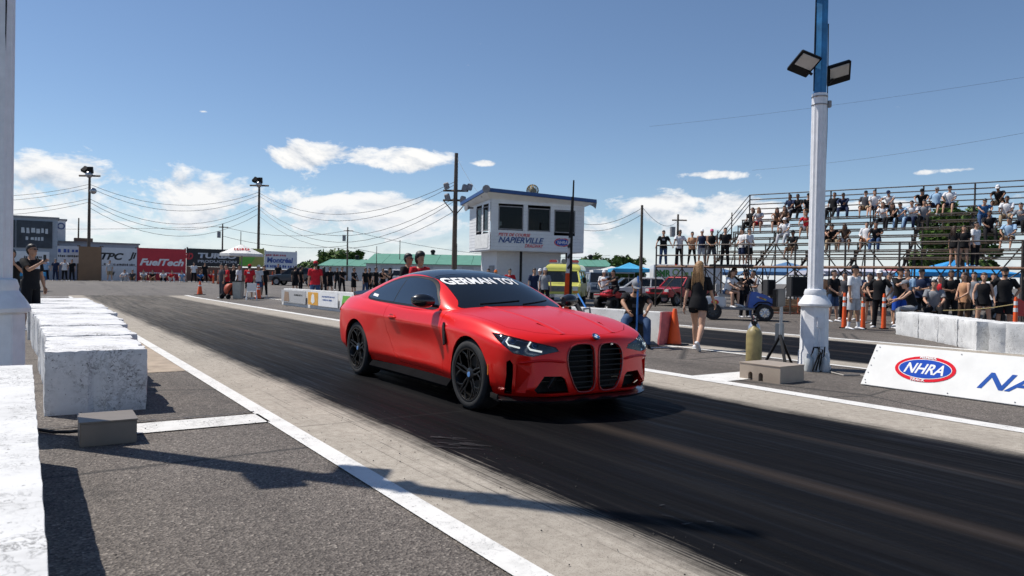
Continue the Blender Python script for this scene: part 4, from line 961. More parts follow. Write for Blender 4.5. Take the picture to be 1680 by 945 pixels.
# ------------------------------------------------------------------ far side: fence with banners, buildings, poles
def wall_run(x0, x1, Y): return V((x0, Y, gz(Y))), V((x1, Y, gz(Y)))
def fx(px, Y): d = ray(px, hor(px)); return d.x / d.y * Y
FY = 72.0; PXM = lambda px: FPX / (fx(px, FY) * sin(YAW) + FY * cos(YAW))
def banner(name, p0, p1, ytop, ybot, col, label, cat='banner', group='sponsor banners along the far fence', Y=FY, thick=.08):
    x0, x1 = fx(p0, Y), fx(p1, Y); pm = FPX / ((x0 + x1) / 2 * sin(YAW) + Y * cos(YAW)); h0 = CAM_H + (hor((p0 + p1) / 2) - ybot) / pm; h1 = CAM_H + (hor((p0 + p1) / 2) - ytop) / pm
    g0 = gz(Y); h0 = max(h0, g0 + .03) 
    r = empty(name, ((x0 + x1) / 2, Y, g0), 0, label, cat, group)
    m = MB(); m.b2((-(x1 - x0) / 2, 0, h0 - g0), ((x1 - x0) / 2, thick, h1 - g0)); m.build('sheet', mat('banner_%s' % name + '%d' % p0, col, .6, var=.08, vscale=2), r)
    for x_ in (-(x1 - x0) / 2 + .06, (x1 - x0) / 2 - .06): m = MB(); m.bar((x_, thick + .06, 0), (x_, thick + .06, h1 - g0 + .1), .09); m.build('post', WOOD, r)
    return r, x1 - x0, h0 - g0, h1 - g0
def btext(r, s, cx, cz, h, col, w=None, shear=0., bold=.02): text('lettering', s, h, col if not isinstance(col, tuple) else mat('ink_%d' % int(999 * sum(col)), col, .5, var=0), r, plane_m((cx, -.012, cz), (1, 0, 0), (0, 0, 1)), shear=shear, bold=bold, width=w)
INKB = mat('ink_black', (.02, .02, .022), .5, var=0)
r, w, a, b = banner('plywood_panel', 129, 166, 405, 461, (.24, .14, .075), 'brown plywood panel left of the pale banner', 'panel')
r, w, a, b = banner('sponsor_banner', 167, 224, 407, 436, (.62, .63, .66), 'pale grey banner with black slanted letters beside the plywood')
btext(r, 'TPC', -.55, b - .75, .62, INKB, 1.75, .3, .04); btext(r, 'Ji', 1.0, b - .72, .75, INKB, .62, .3, .04)
btext(r, '~', 0, b - 1.45, .2, INKB, 2.4)
r, w, a, b = banner('sponsor_banner', 167, 224, 436.8, 461, (.03, .03, .032), 'black banner low on the fence under the pale one')
btext(r, 'MPR', 0, (a + b) / 2 + .1, .7, (.6, .6, .62), 2.2, .3, .03)
r, w, a, b = banner('sponsor_banner', 225, 305, 408, 461, (.52, .03, .045), 'big red banner with white lettering on the far fence')
btext(r, 'FuelTech', 0, (a + b) / 2 + .2, .62, WHITE, 3.6, .3, .04); btext(r, '~', 0, (a + b) / 2 - .75, .14, WHITE, 3.6)
r, w, a, b = banner('sponsor_banner', 306, 392, 409, 438, (.025, .025, .028), 'black banner with grey and red lettering left of the parasol')
btext(r, 'RD', -2.15, b - .72, .6, (.55, .03, .04), .8, .2, .05); btext(r, 'TURBO', .35, b - .62, .5, (.6, .6, .62), 3.4, .1, .05); btext(r, 'PRODUCTION', .35, b - 1.15, .25, (.5, .5, .52), 3.4, .0, .03)
r, w, a, b = banner('fence_panel', 306, 434, 438.8, 462, (.20, .10, .065), 'long brown board fence behind the waiting people', 'fence', None)
r, w, a, b = banner('sponsor_banner', 392.5, 433, 408, 438, (.40, .38, .10), 'yellow and green banner half hidden by the parasol')
m = MB(); m.prism([(-1.3, 0), (-.2, .1), (.5, 1.1), (-.6, 1.2)], -.02, -.005, (0, 0, b - 1.7), (1, 0, 0), (0, 0, 1), (0, 1, 0)); m.build('green_patch', MATS['print_green'], r)
r, w, a, b = banner('sponsor_banner', 434, 487, 413, 442, (.70, .71, .74), 'white and blue city circuit banner right of the parasol')
btext(r, '~', -.5, b - .38, .22, (.45, .05, .08), 1.9); btext(r, 'Montréal', -.1, b - .85, .52, (.03, .08, .32), 2.5, .1, .04); btext(r, '~', 0, b - 1.45, .28, (.03, .08, .32), 3.0, 0, .05)
r, w, a, b = banner('fence_panel', 435, 500, 442.8, 463, (.17, .09, .06), 'brown board fence under the city circuit banner', 'fence', None)
# workshop at the far left
WSH = mat('workshop_siding', (.36, .40, .45), .6, var=.08, vscale=1.5)
def box_building(name, p0, p1, ytop, depth, Y, m_, label, zb=None):
    x0, x1 = fx(p0, Y), fx(p1, Y); pm = FPX / ((x0 + x1) / 2 * sin(YAW) + Y * cos(YAW)); h = CAM_H + (hor((p0 + p1) / 2) - ytop) / pm - gz(Y)
    r = empty(name, ((x0 + x1) / 2, Y, gz(Y)), 0, label, 'building'); w = x1 - x0
    m = MB(); m.b2((-w / 2, 0, -.2), (w / 2, depth, h)); m.build('wall', m_, r)
    m = MB(); m.b2((-w / 2 - .12, -.12, h), (w / 2 + .12, depth + .12, h + .14)); m.build('roof', GREYW, r)
    return r, w, h
r, w, h = box_building('workshop', -60, 94, 356, 10, 76, WSH, 'blue grey two-storey workshop with dark banners at far left')
nb = int((h) / .42)
for q in range(nb): m = MB(); m.b2((-w / 2, -.05, q * .42), (w / 2, -.001, q * .42 + .40)); m.build('siding_board', WSH, r)
for (a0, a1, s) in ((w / 2 - 5.8, w / 2 - 3.1, 'HP'), (w / 2 - 3.0, w / 2 - .4, '~')):
    m = MB(); m.b2((a0, -.14, h - 2.6), (a1, -.06, h - .25)); p_ = m.build('banner_sheet', mat('banner_slate', (.035, .045, .06), .5, var=.5, vscale=1.2), r)
    text('lettering', s, .5, mat('ink_pale', (.55, .58, .6), .5), p_, plane_m(((a0 + a1) / 2, -.15, h - 1.1), (1, 0, 0), (0, 0, 1)), shear=.2, width=(a1 - a0) * .75, bold=.02)
    text('lettering', '~', .35, MATS['ink_pale'], p_, plane_m(((a0 + a1) / 2, -.15, h - 1.8), (1, 0, 0), (0, 0, 1)), width=(a1 - a0) * .5, bold=.02)
m = MB(); m.b2((w / 2 - 3.2, -.12, h - 4.35), (w / 2 - .6, -.06, h - 2.9)); p_ = m.build('sign_board', WHITE, r); text('lettering', '~', .22, INKB, p_, plane_m((w / 2 - 1.7, -.13, h - 3.4), (1, 0, 0), (0, 0, 1)), width=1.5); text('lettering', '~', .18, INKB, p_, plane_m((w / 2 - 1.7, -.13, h - 3.8), (1, 0, 0), (0, 0, 1)), width=1.4)
m = MB(); m.b2((w / 2 - 4.2, -.10, 0), (w / 2 - .9, -.055, h - 4.5)); dd_ = m.build('doorway', mat('doorway_dark', (.05, .07, .08), .4), r)
for x_ in (w / 2 - 4.3, w / 2 - .8): m = MB(); m.b2((x_ - .08, -.14, 0), (x_ + .08, -.06, h - 4.4)); m.build('door_post', mat('door_blue', (.03, .12, .32), .5), r)
r, w, h = box_building('workshop_shed', 95, 227, 400, 8, 82, WSH, 'low blue grey shed behind the plywood and banners')
nb = int(h / .42)
for q in range(nb): m = MB(); m.b2((-w / 2, -.05, q * .42), (w / 2, -.001, q * .42 + .40)); m.build('siding_board', WSH, r)
m = MB(); m.box((-1.2, 3, h + .35), (1.6, 1.2, .45)); m.build('roof_unit', mat('rusty_unit', (.16, .10, .07), .7), r)
r, w, a, b = banner('sponsor_banner', 94, 129, 404, 432, (.58, .60, .64), 'white and grey poster board beside the workshop doorway', Y=73.5)
btext(r, '~', 0, b - .4, .35, (.04, .09, .3), 1.5); btext(r, '~', 0, b - .85, .2, INKB, 1.5)
r, w, h = box_building('service_cabin', 92, 107, 362, 2, 84, WHITE, 'small white cabin with round emblem on the workshop roof')
m = MB(); m.lathe([(.22, 0), (.32, 0), (.32, .02), (.22, .02)], 20, (0, -.03, h - .55), 'Y', True); m.build('round_emblem', mat('ink_blue2', (.05, .1, .25), .5), r)
# long halls with green roofs
GROOF = mat('green_roof', (.10, .27, .19), .55, var=.12, vscale=1.0); HWALL = mat('hall_wall', (.55, .57, .60), .7, var=.1)
def hall(p0, p1, ytop, yeave, d, label, dep=16):
    a, b = rf((p0 - 840) / FPX * d, d), rf((p1 - 840) / FPX * d, d); L = (b - a).length; g0 = .45
    he = CAM_H + (hor((p0 + p1) / 2) - yeave) * d / FPX - g0; ht = CAM_H + (hor((p0 + p1) / 2) - ytop) * (d + dep / 2) / FPX - g0
    r = empty('storage_hall', (a + b) / 2 + V((0, 0, g0)), atan2((b - a).y, (b - a).x), label, 'building', 'green-roofed halls')
    m = MB(); m.b2((-L / 2, 0, -.3), (L / 2, dep, he)); m.prism([(0, he), (dep, he), (dep / 2, ht - .05)], -L / 2, L / 2, (0, 0, 0), (0, 1, 0), (0, 0, 1), (1, 0, 0)); m.build('wall', HWALL, r)
    n = max(4, int(L / 2.4)); sl_ = sqrt((dep / 2) ** 2 + (ht - he) ** 2)
    for q in range(n):
        for sgn in (1, -1):
            x0, x1 = -L / 2 - .2 + (L + .4) * q / n, -L / 2 - .2 + (L + .4) * (q + 1) / n - .05
            y0, y1 = (-.5, dep / 2) if sgn > 0 else (dep + .5, dep / 2); z0, z1_ = he - .5 * (ht - he) / (dep / 2) + .05, ht + .05
            m = MB(); m.add([V((x0, y0, z0)), V((x1, y0, z0)), V((x1, y1, z1_)), V((x0, y1, z1_)), V((x0, y0, z0 + .08)), V((x1, y0, z0 + .08)), V((x1, y1, z1_ + .08)), V((x0, y1, z1_ + .08))], [(0, 3, 2, 1), (4, 5, 6, 7), (0, 1, 5, 4), (1, 2, 6, 5), (2, 3, 7, 6), (3, 0, 4, 7)]); m.build('roof_panel', GROOF, r)
    for q in range(max(1, n // 5)):
        x_ = -L / 2 + L * (q + .5) / max(1, n // 5); m = MB(); m.cyl((x_, dep / 2, ht), (x_, dep / 2, ht + .5), .3, 10); m.ell((x_, dep / 2, ht + .62), (.42, .42, .32), 10, 6); m.build('roof_vent', TRIM, r)
    for q in range(n // 2):
        x_ = -L / 2 + L * (q + .5) / (n // 2); m = MB(); m.b2((x_ - .9, -.06, .0), (x_ + .9, -.01, min(he - .3, 2.6))); m.build('roller_door', mat('roller_door', (.42, .44, .47), .5, var=.1), r)
hall(524, 612, 427, 437, 120, 'green-roofed hall left of the tall bare pole'); hall(600, 800, 419, 434, 112, 'long green-roofed hall behind the crowd and coupe'); hall(952, 1003, 428, 438, 105, 'short green-roofed hall right of the tower'); 
# trees
LEAF = [mat('leaf_a', (.055, .10, .025), .6, var=.4, vscale=1.5, spec=.3), mat('leaf_b', (.10, .17, .035), .6, var=.4, vscale=1.5, spec=.3)]
BARK = mat('bark', (.10, .075, .055), .9, var=.3)
def tree(loc, h, w, label, n=1500, seed=0, leaf=.35, group='trees beyond the paddock', lo=.25, lm=None):
    rr = random.Random(seed); r = empty('tree', loc, rr.uniform(0, 6), label, 'tree', group)
    m = MB(); m.tube([(0, 0, -.3), (w * .02, 0, h * .3), (0, w * .02, h * .75)], [h * .03, h * .022, h * .008], 7)
    cl = []
    for k in range(9):
        a = rr.uniform(0, 6.28); z = h * rr.uniform(max(lo, .3), .9); rad = w / 2 * rr.uniform(.35, .8) * (1.1 - .5 * abs(z / h - .55)); tip = V((rad * cos(a), rad * sin(a), z)); m.tube([(0, 0, z * .62), tip * .5 + V((0, 0, z * .38)), tip], [h * .012, h * .008, h * .003], 5); cl.append((tip, w * rr.uniform(.16, .27)))
    for k in range(7): a = rr.uniform(0, 6.28); cl.append((V((w * .22 * cos(a), w * .22 * sin(a), h * rr.uniform(lo + .15, .88))), w * rr.uniform(.18, .28)))
    m.build('trunk', BARK, r)
    c = MB()
    for k in range(n):
        ct, rad = rr.choice(cl); d = V((rr.gauss(0, 1), rr.gauss(0, 1), rr.gauss(0, .8))).normalized() * rad * rr.random() ** .35; p = ct + d
        if p.z < h * lo * .7: continue
        s = leaf * rr.uniform(.5, 1.2); u = V((rr.uniform(-1, 1), rr.uniform(-1, 1), rr.uniform(-.5, .5))).normalized(); q = u.orthogonal().normalized(); q = (q * rr.uniform(.5, .9) + u.cross(q) * rr.uniform(-.5, .5))
        c.cur = rr.randint(0, 1); c.add([p - u * s * .5, p + q * s * .32, p + u * s * .5, p - q * s * .32], [(0, 1, 2, 3)])
    c.build('crown', lm or LEAF, r, fix=False); return r
tk = 0
for px, d, yt, wpx, lb in ((500, 150, 430, 26, 'leftmost round tree over the banner edge'), (522, 148, 428, 30, 'dark low tree left of the domed trees'), (540, 146, 413, 30, 'tall domed tree right beside the slim utility pole'), (558, 145, 409, 34, 'tallest domed tree behind the slim utility pole'), (580, 146, 411, 30, 'domed tree on the right end of the clump'), (590, 150, 424, 24, 'small tree at the clump right end'),
                           (965, 170, 421, 30, 'low tree right beside the tower at the treeline'), (985, 172, 418, 30, 'second treeline tree right of the tower'), (1005, 168, 417, 30, 'third treeline tree right of the tower'), (1025, 170, 418, 28, 'fourth treeline tree above the parked trailers'), (1045, 172, 420, 26, 'last treeline tree behind the thin pole'), (1008, 62, 431, 20, 'small bright bush above the parked vehicles')):
    p = rf((px - 840) / FPX * d, d); tk += 1; hh = CAM_H + (hor(px) - yt) * d / FPX - .3; tree(p + V((0, 0, .2)), hh, wpx * d / FPX * 1.25, lb, 1500, tk, 1.1 if d > 100 else .4, lo=.12 if d > 100 else .05)
for px, d, yt, wpx, lb in ((1545, 52, 318, 60, 'leafy green tree behind the bleachers right of centre'), (1600, 50, 338, 50, 'lower leafy tree behind the bleachers at the right'), (1513, 54, 330, 36, 'slim leafy tree behind the bleachers')):
    p = rf((px - 840) / FPX * d, d); tk += 1; hh = CAM_H + (hor(px) - yt) * d / FPX; tree(p, hh, wpx * d / FPX * 1.3, lb, 4200, tk, .42, 'trees behind the bleachers', .1)
# utility and floodlight poles
def pole(px, d, ytop, label, arms='flood', lean=0.0, rad=.13):
    p = spot(px, d); h = CAM_H + (hor(px) - ytop) * d / FPX - p.z
    r = empty('utility_pole', p, -YAW, label, 'pole', 'poles around the paddock')
    m = MB(); m.tube([(0, 0, -.3), (lean * .5 * h, 0, h * .5), (lean * h, 0, h)], [rad * 1.15, rad, rad * .75], 9); m.build('shaft', WOOD, r, smooth=50)
    t = V((lean * h, 0, h))
    if arms == 'flood':
        m = MB(); m.bar(t + V((-.95, 0, -.55)), t + V((.95, 0, -.55)), .12); m.build('crossarm', WOOD, r)
        for sx, rx, ry in ((-.38, -40, 25), (.12, 10, 0)):
            m = MB(); m.box(t + V((sx, -.1, -.05 if sx > 0 else .0)), (.42, .3, .6), rx=R(rx), ry=R(ry)); m.build('floodlight', TRIM, r, bevel=.03)
        m = MB(); m.ell(t + V((.0, -.1, -.45)), (.32, .3, .3), 10, 8); m.build('lamp_globe', STEEL, r, smooth=50)
    if arms == 'cluster':
        for z in (2.55, 3.2):
            m = MB(); m.bar(t + V((-.85, 0, -z)), t + V((.85, 0, -z)), .1); m.build('crossarm', WOOD, r)
        for sx, z in ((-.62, 2.25), (.62, 2.35), (-.55, 3.0), (.5, 3.15), (.95, 2.3)):
            m = MB(); m.box(t + V((sx, -.15, -z)), (.36, .34, .42), rx=R(20), ry=R(15 if sx > 0 else -15)); m.build('floodlight', GREYW, r, bevel=.04)
        for sx in (-.85, .85): m = MB(); m.bar(t + V((sx, 0, -3.2)), t + V((sx * .1, 0, -4.1)), .05); m.build('strut', WOOD, r)
    if arms == 'transformer':
        m = MB(); m.bar(t + V((-.6, 0, -.6)), t + V((.9, 0, -.6)), .1); m.build('crossarm', WOOD, r)
        m = MB(); m.cyl(t + V((-.55, -.1, -2.3)), t + V((-.55, -.1, -1.3)), .28, 12); m.build('transformer', GREYW, r, smooth=50)
    return p + M4.Rotation(-YAW, 3, 'Z') @ t, r
PT = {}
PT['a'], r = pole(145, 66, 279, 'tall wooden floodlight pole behind the plywood panel'); m = MB(); m.ell((.45, -.2, 8.0), (.28, .28, .28), 12, 10); m.build('round_lamp', STEEL, r, smooth=50)
PT['b'], r = pole(423, 74, 296, 'tall wooden floodlight pole right of the parasol')
PT['c'], r = pole(744, 50, 252, 'tallest bare wooden pole with lamp cluster left of the tower', 'cluster', .004, .16)
PT['d'], r = pole(569, 120, 373, 'slim utility pole with transformer at the clump of trees', 'transformer')
PT['e'], r = pole(364, 118, 367, 'slim utility pole with transformer left of the parasol', 'transformer')
PT['f'], r = pole(1051, 40, 337, 'thin bare pole behind the seated man with the blue stick', None, -.002, .09)
PT['g'], r = pole(1110, 75, 352, 'distant crossarm pole behind the spectators on the platform', 'transformer')
PT['h'], r = pole(394, 120, 380, 'thin lamp mast above the parasol', None, 0, .07); PT['i'], r = pole(655, 115, 394, 'thin lamp mast over the green roof', None, 0, .07); PT['j'], r = pole(617, 110, 404, 'short thin mast over the green roof', None, 0, .06)
PT['k'], r = pole(127, 80, 358, 'leaning short pole behind the low shed', None, .01, .09); PT['l'], r = pole(748, 60, 400, 'short dark mast close right of the tallest pole', None, 0, .06)
def wire(a, b, sag, lb, rad=.018):
    pts = [a.lerp(b, t / 14) - V((0, 0, sag * 4 * (t / 14) * (1 - t / 14))) for t in range(15)]
    m = MB(); m.tube(pts, rad, 4); o = m.build('overhead_wire', mat('wire', (.02, .02, .022), .6, var=0)); tag(o, lb, 'wire', 'overhead wires')
up_ = lambda p, z: p + V((0, 0, -z))
LF = spot(-260, 58) + V((0, 0, 0)); 
for i, z in enumerate((1.3, 1.6, 2.6, 2.9)):
    wire(up_(PT['a'], z), up_(PT['b'], z - .1), 1.6 + .25 * i, '%s wire between the two floodlight poles' % ('top', 'second', 'third', 'fourth')[i]); wire(up_(PT['b'], z), up_(PT['c'], z + .6 - .1 * i), 2.2 + .3 * i, '%s wire from the right floodlight pole to the tallest pole' % ('top', 'second', 'third', 'fourth')[i])
    wire(up_(PT['a'], z), V((LF.x, LF.y, 8.3 - .55 * i)), 1.3, '%s wire from the left floodlight pole out of frame' % ('top', 'second', 'third', 'fourth')[i])
wire(up_(PT['a'], 3.4), up_(PT['b'], 3.4), 2.4, 'lowest drooping wire between the floodlight poles'); wire(up_(PT['b'], 3.6), up_(PT['c'], 3.9), 2.9, 'lowest drooping wire left of the tallest pole')
far = spot(-400, 130) + V((0, 0, 9)); wire(far, up_(PT['e'], .5), 1, 'distant line left of the slim pole', .03); wire(up_(PT['e'], .5), up_(PT['d'], .5), 1.2, 'distant line between the slim poles', .03); wire(up_(PT['d'], .5), spot(1000, 150) + V((0, 0, 6)), 2, 'distant line running right behind the tower', .03); wire(up_(PT['e'], 2), up_(PT['d'], 3), 1.0, 'lower distant line between the slim poles', .03); wire(up_(PT['d'], 3.2), spot(800, 130) + V((0, 0, 4.4)), 1.0, 'lower distant line over the green roof', .03)
twp = M4.Translation(tw.location) @ M4.Rotation(tang, 4, 'Z')
wire(twp @ V((6.5, .5, 4.9)), up_(PT['f'], .15), .35, 'upper wire from the tower to the thin pole', .014); wire(twp @ V((6.5, .5, 4.5)), up_(PT['f'], .5), .35, 'lower wire from the tower to the thin pole', .014); wire(up_(PT['f'], .1), up_(PT['g'], .6), .8, 'wire from the thin pole to the distant crossarm pole', .016)
wire(up_(PT['c'], .2), twp @ V((-.4, .5, 6.2)), .2, 'thin guy wire from the tallest pole to the tower roof', .010)
wire(spot(1230, 60) + V((0, 0, 10.5)), spot(1900, 42) + V((0, 0, 11.9)), .5, 'thin wire high across the right sky', .008); wire(spot(1060, 70) + V((0, 0, 15.8)), spot(1900, 52) + V((0, 0, 18.0)), .4, 'topmost thin wire across the right sky', .008)
# ------------------------------------------------------------------ people
SKIN = [mat('skin_a', (.52, .30, .20), .55, var=.08, spec=.35), mat('skin_b', (.42, .23, .145), .55, var=.08, spec=.35), mat('skin_c', (.22, .115, .07), .55, var=.08, spec=.35)]
HAIR = {'black': mat('hair_black', (.010, .009, .009), .5, var=.3, vscale=60, bump=.5), 'brown': mat('hair_brown', (.06, .032, .018), .5, var=.4, vscale=60, bump=.5), 'blond': mat('hair_blond', (.33, .19, .085), .5, var=.45, vscale=50, bump=.6)}
EYE = mat('eye_dark', (.015, .012, .010), .3, var=0); LIP = mat('lip', (.34, .13, .11), .5, var=0)
CLR = dict(black=(.012, .012, .014), white=(.72, .72, .73), navy=(.02, .03, .07), red=(.50, .02, .03), grey=(.24, .25, .27), lgrey=(.45, .46, .48), blue=(.05, .17, .38), lblue=(.30, .45, .62), jeans=(.05, .09, .18), khaki=(.33, .25, .16), tan=(.50, .27, .15), brown=(.10, .06, .04), yellow=(.6, .45, .03), pink=(.55, .10, .22), green=(.06, .2, .07), royal=(.02, .08, .42), orange=(.65, .16, .03), dgrey=(.07, .07, .08))
def adir(flex, out, s):      # flex: degrees swung forward from hanging, out: degrees away from the body; facing -Y
    f, o = R(flex), R(out); return V((s * sin(o), -sin(f) * cos(o), -cos(f) * cos(o)))
POSES = {
 'stand': dict(),
 'relax': dict(legL=(4, 6, 2, 6), legR=(-2, 5, -4, 5), armL=(6, 10, 18, 6), armR=(0, 9, 10, 6)),
 'crossed': dict(armL=(18, 12, 80, -55), armR=(18, 12, 78, -55)),
 'hips': dict(armL=(-8, 38, 20, -28), armR=(-8, 38, 20, -28)),
 'phone': dict(armL=(5, 10, 12, 5), armR=(48, 18, 132, -28), head=4),
 'photo': dict(armL=(45, 22, 135, -22), armR=(45, 22, 135, -22)),
 'walk': dict(legL=(26, 2, 10, 2), legR=(-14, 2, -46, 2), armL=(-18, 9, -4, 8), armR=(20, 9, 38, 6), lean=3),
 'rail': dict(armL=(28, 24, 26, 18), armR=(28, 24, 26, 18), lean=6),
 'clasp': dict(armL=(16, 8, 52, -32), armR=(16, 8, 52, -32), legL=(2, 7, 0, 7), legR=(2, 7, 0, 7)),
 'sit': dict(seat=.42, armL=(28, 12, 62, -18), armR=(28, 12, 62, -18), legL=(82, 12, 0, 0), legR=(82, 12, 0, 0), lean=10),
 'sitlean': dict(seat=.42, armL=(52, 14, 50, -20), armR=(52, 14, 50, -20), legL=(84, 16, 0, 0), legR=(84, 16, 0, 0), lean=32, head=-8),
 'sitknee': dict(seat=.42, armL=(40, 10, 78, -25), armR=(34, 14, 60, -10), legL=(88, 5, 0, 0), legR=(80, 14, 0, 0), lean=20, head=5),
 'sitlow': dict(seat=.10, armL=(45, 12, 70, -15), armR=(45, 12, 70, -15), legL=(122, 14, 0, 0), legR=(115, 12, 0, 0), lean=14),
 'sitback': dict(seat=.42, armL=(-20, 22, -4, 10), armR=(25, 14, 70, -20), legL=(76, 16, 0, 0), legR=(86, 10, 0, 0), lean=-8),
 'sidearms': dict(armL=(6, 18, 30, 2), armR=(10, 16, 40, -4), legL=(0, 7, 0, 7), legR=(0, 7, 0, 7)),
 'ride': dict(seat=.80, armL=(62, 20, 78, 8), armR=(62, 20, 78, 8), legL=(66, 26, 0, 0), legR=(66, 26, 0, 0), lean=12),
}
HANDS = {}
def person(loc, rz, label, pose='stand', top='black', bot='black', hair='black', skin=0, h=1.75, fem=False, cap=None, sleeve='short', leg='long', longhair=False, beard=False, glasses=False, detail=.026, group=None, shoes='white', seat=None, jit=0.0, seed=None, z_off=0.0, print_=None, socks=None, bare=False, big_hair=1.0):
    """a figure facing local -Y; its base is where its feet rest"""
    rr = random.Random(seed if seed is not None else label)
    P = dict(armL=(3, 9, 8, 5), armR=(3, 9, 8, 5), legL=(1, 4, -1, 4), legR=(-1, 4, -2, 4), lean=1, head=0); P.update(POSES[pose])
    for k in ('armL', 'armR'): P[k] = tuple(v + rr.uniform(-jit, jit) for v in P[k])
    sc = h / 1.75; r = empty('person', V(loc) + V((0, 0, z_off)), rz, label, 'person', group, scale=sc)
    wS, wH = (.172, .100) if fem else (.195, .092)
    ln = R(P['lean']); spine = V((0, -sin(ln), cos(ln))); fwd = V((0, -cos(ln), -sin(ln)))
    ST = P.get('seat') if seat is None else seat
    legs = {}
    if ST is not None:
        ST = ST / sc; hip = V((0, 0, ST + .09))
        for s, k in ((1, 'legL'), (-1, 'legR')):
            f, o_, _, _ = P[k]; hj = hip + V((s * .09, 0, 0)); kn = hj + adir(f, o_, s) * .43
            cz = max(-.95, min(1, (kn.z - .075) / .43)); a = math.acos(cz); 
            d = V((0, sin(a) * (.6 if f > 100 else -1) * (1 if a < 1.2 else 1), -cos(a))); legs[s] = (hj, kn, kn + d * .43)
    else:
        z_ = 0
        for s, k in ((1, 'legL'), (-1, 'legR')):
            f, o_, f2, o2 = P[k]; a = adir(f, o_, s) * .43 + adir(f2, o2, s) * .43; z_ = max(z_, -a.z)
        hip = V((0, 0, z_ + .075))
        for s, k in ((1, 'legL'), (-1, 'legR')):
            f, o_, f2, o2 = P[k]; hj = hip + V((s * .088, 0, 0)); kn = hj + adir(f, o_, s) * .43; legs[s] = (hj, kn, kn + adir(f2, o2, s) * .43)
    nb = hip + spine * .56; chest = hip + spine * .40
    def ring(c, ax, ay, rx, ry, n=12): return [c + ax * (rx * cos(2 * pi * k / n)) + ay * (ry * sin(2 * pi * k / n)) for k in range(n)]
    X = V((1, 0, 0)); Yf = -fwd
    # torso sections: along the spine, half width, half depth, shift forward
    TS = [(-.10, .10, .09, 0), (-.04, .155, .115, -.005), (.05, .165, .118, -.005), (.15, .145, .105, .005), (.24, .150, .108, .01), (.34, .175, .118, .012), (.43, .180, .112, .006), (.49, .150, .095, 0), (.535, .075, .07, 0), (.58, .058, .060, .004), (.63, .055, .060, .010)]
    if fem: TS = [(-.10, .105, .095, 0), (-.04, .165, .12, -.01), (.05, .168, .118, -.008), (.15, .132, .095, .005), (.24, .132, .10, .012), (.34, .152, .125, .022), (.43, .158, .105, .008), (.49, .135, .088, 0), (.535, .065, .062, 0), (.58, .050, .053, .004), (.63, .048, .053, .010)]
    tors = [ring(hip + spine * t + fwd * s_, X, Yf, a, b, 14) for t, a, b, s_ in TS]
    B = MB(); B.loft(tors)
    # head
    hd = R(P['head'] - P['lean'] * .6); HC = nb + spine * .165 + V((0, -.012, 0)); hup = (M4.Rotation(ln + hd * .0 - R(P['head']), 3, 'X') @ V((0, 0, 1)))
    hm = M4.Translation(HC) @ M4.Rotation(R(P['head'] * -1 + P['lean'] * .5), 4, 'X')
    Hd = MB(); rings = []
    for t, a, yf, yb in ((-.128, .030, -.072, -.020), (-.112, .048, -.088, .010), (-.085, .060, -.094, .045), (-.05, .068, -.092, .075), (-.01, .073, -.092, .092), (.03, .076, -.090, .100), (.065, .072, -.078, .094), (.095, .056, -.052, .072), (.112, .028, -.018, .040)):
        cy = (yf + yb) / 2; ry = (yb - yf) / 2; rings.append([V((a * cos(2 * pi * k / 14), cy + ry * sin(2 * pi * k / 14), t)) for k in range(14)])
    Hd.loft(rings); Hd.xf(hm); B.add(Hd.v, Hd.f)
    hands = {}
    SH = {s: nb - spine * .075 + X * (s * wS) for s in (1, -1)}
    arms = {}
    for s, k in ((1, 'armL'), (-1, 'armR')):
        f, o_, f2, o2 = P[k]; sh = SH[s]; d1 = adir(f + P['lean'] * .5, o_, s); el_ = sh + d1 * .285; d2 = adir(f2, o2, s); wr = el_ + d2 * .25; arms[s] = (sh, el_, wr, d2)
        kf = .86 if fem else 1.0
        B.tube([sh - d1 * .01 - X * (s * .05), sh, sh.lerp(el_, .35), sh.lerp(el_, .8), el_, el_.lerp(wr, .3), el_.lerp(wr, .75), wr, wr + d2 * .03], [x * kf for x in (.05, .058, .050, .041, .038, .041, .031, .026, .026)], 10)
    for s in (1, -1):
        hj, kn, an = legs[s]; kf = 1.05 if fem else 1.0
        d1 = (kn - hj).normalized()
        B.tube([hj - d1 * .03, hj + d1 * .03, hj.lerp(kn, .35), hj.lerp(kn, .8), kn, kn.lerp(an, .3), kn.lerp(an, .7), an, an + V((0, 0, -.03))], [x * kf for x in (.085, .092, .080, .060, .053, .056, .042, .034, .034)], 12)
    me = B.mesh('body', fix=True); me = evaluated(me, [('REMESH', dict(mode='VOXEL', voxel_size=detail, use_smooth_shade=True)), ('SMOOTH', dict(factor=.5, iterations=2))])
    # face and hands are set into the one body mesh
    bm = bmesh.new(); bm.from_mesh(me); E = MB()
    E.cur = 0
    E.tube([hm @ V(p) for p in ((0, -.082, .018), (0, -.104, -.012), (0, -.112, -.030), (0, -.088, -.042))], [.007, .011, .016, .010], 6)
    for s in (1, -1): E.ell(hm @ V((s * .076, .008, -.008)), (.010, .022, .032), 6, 5)
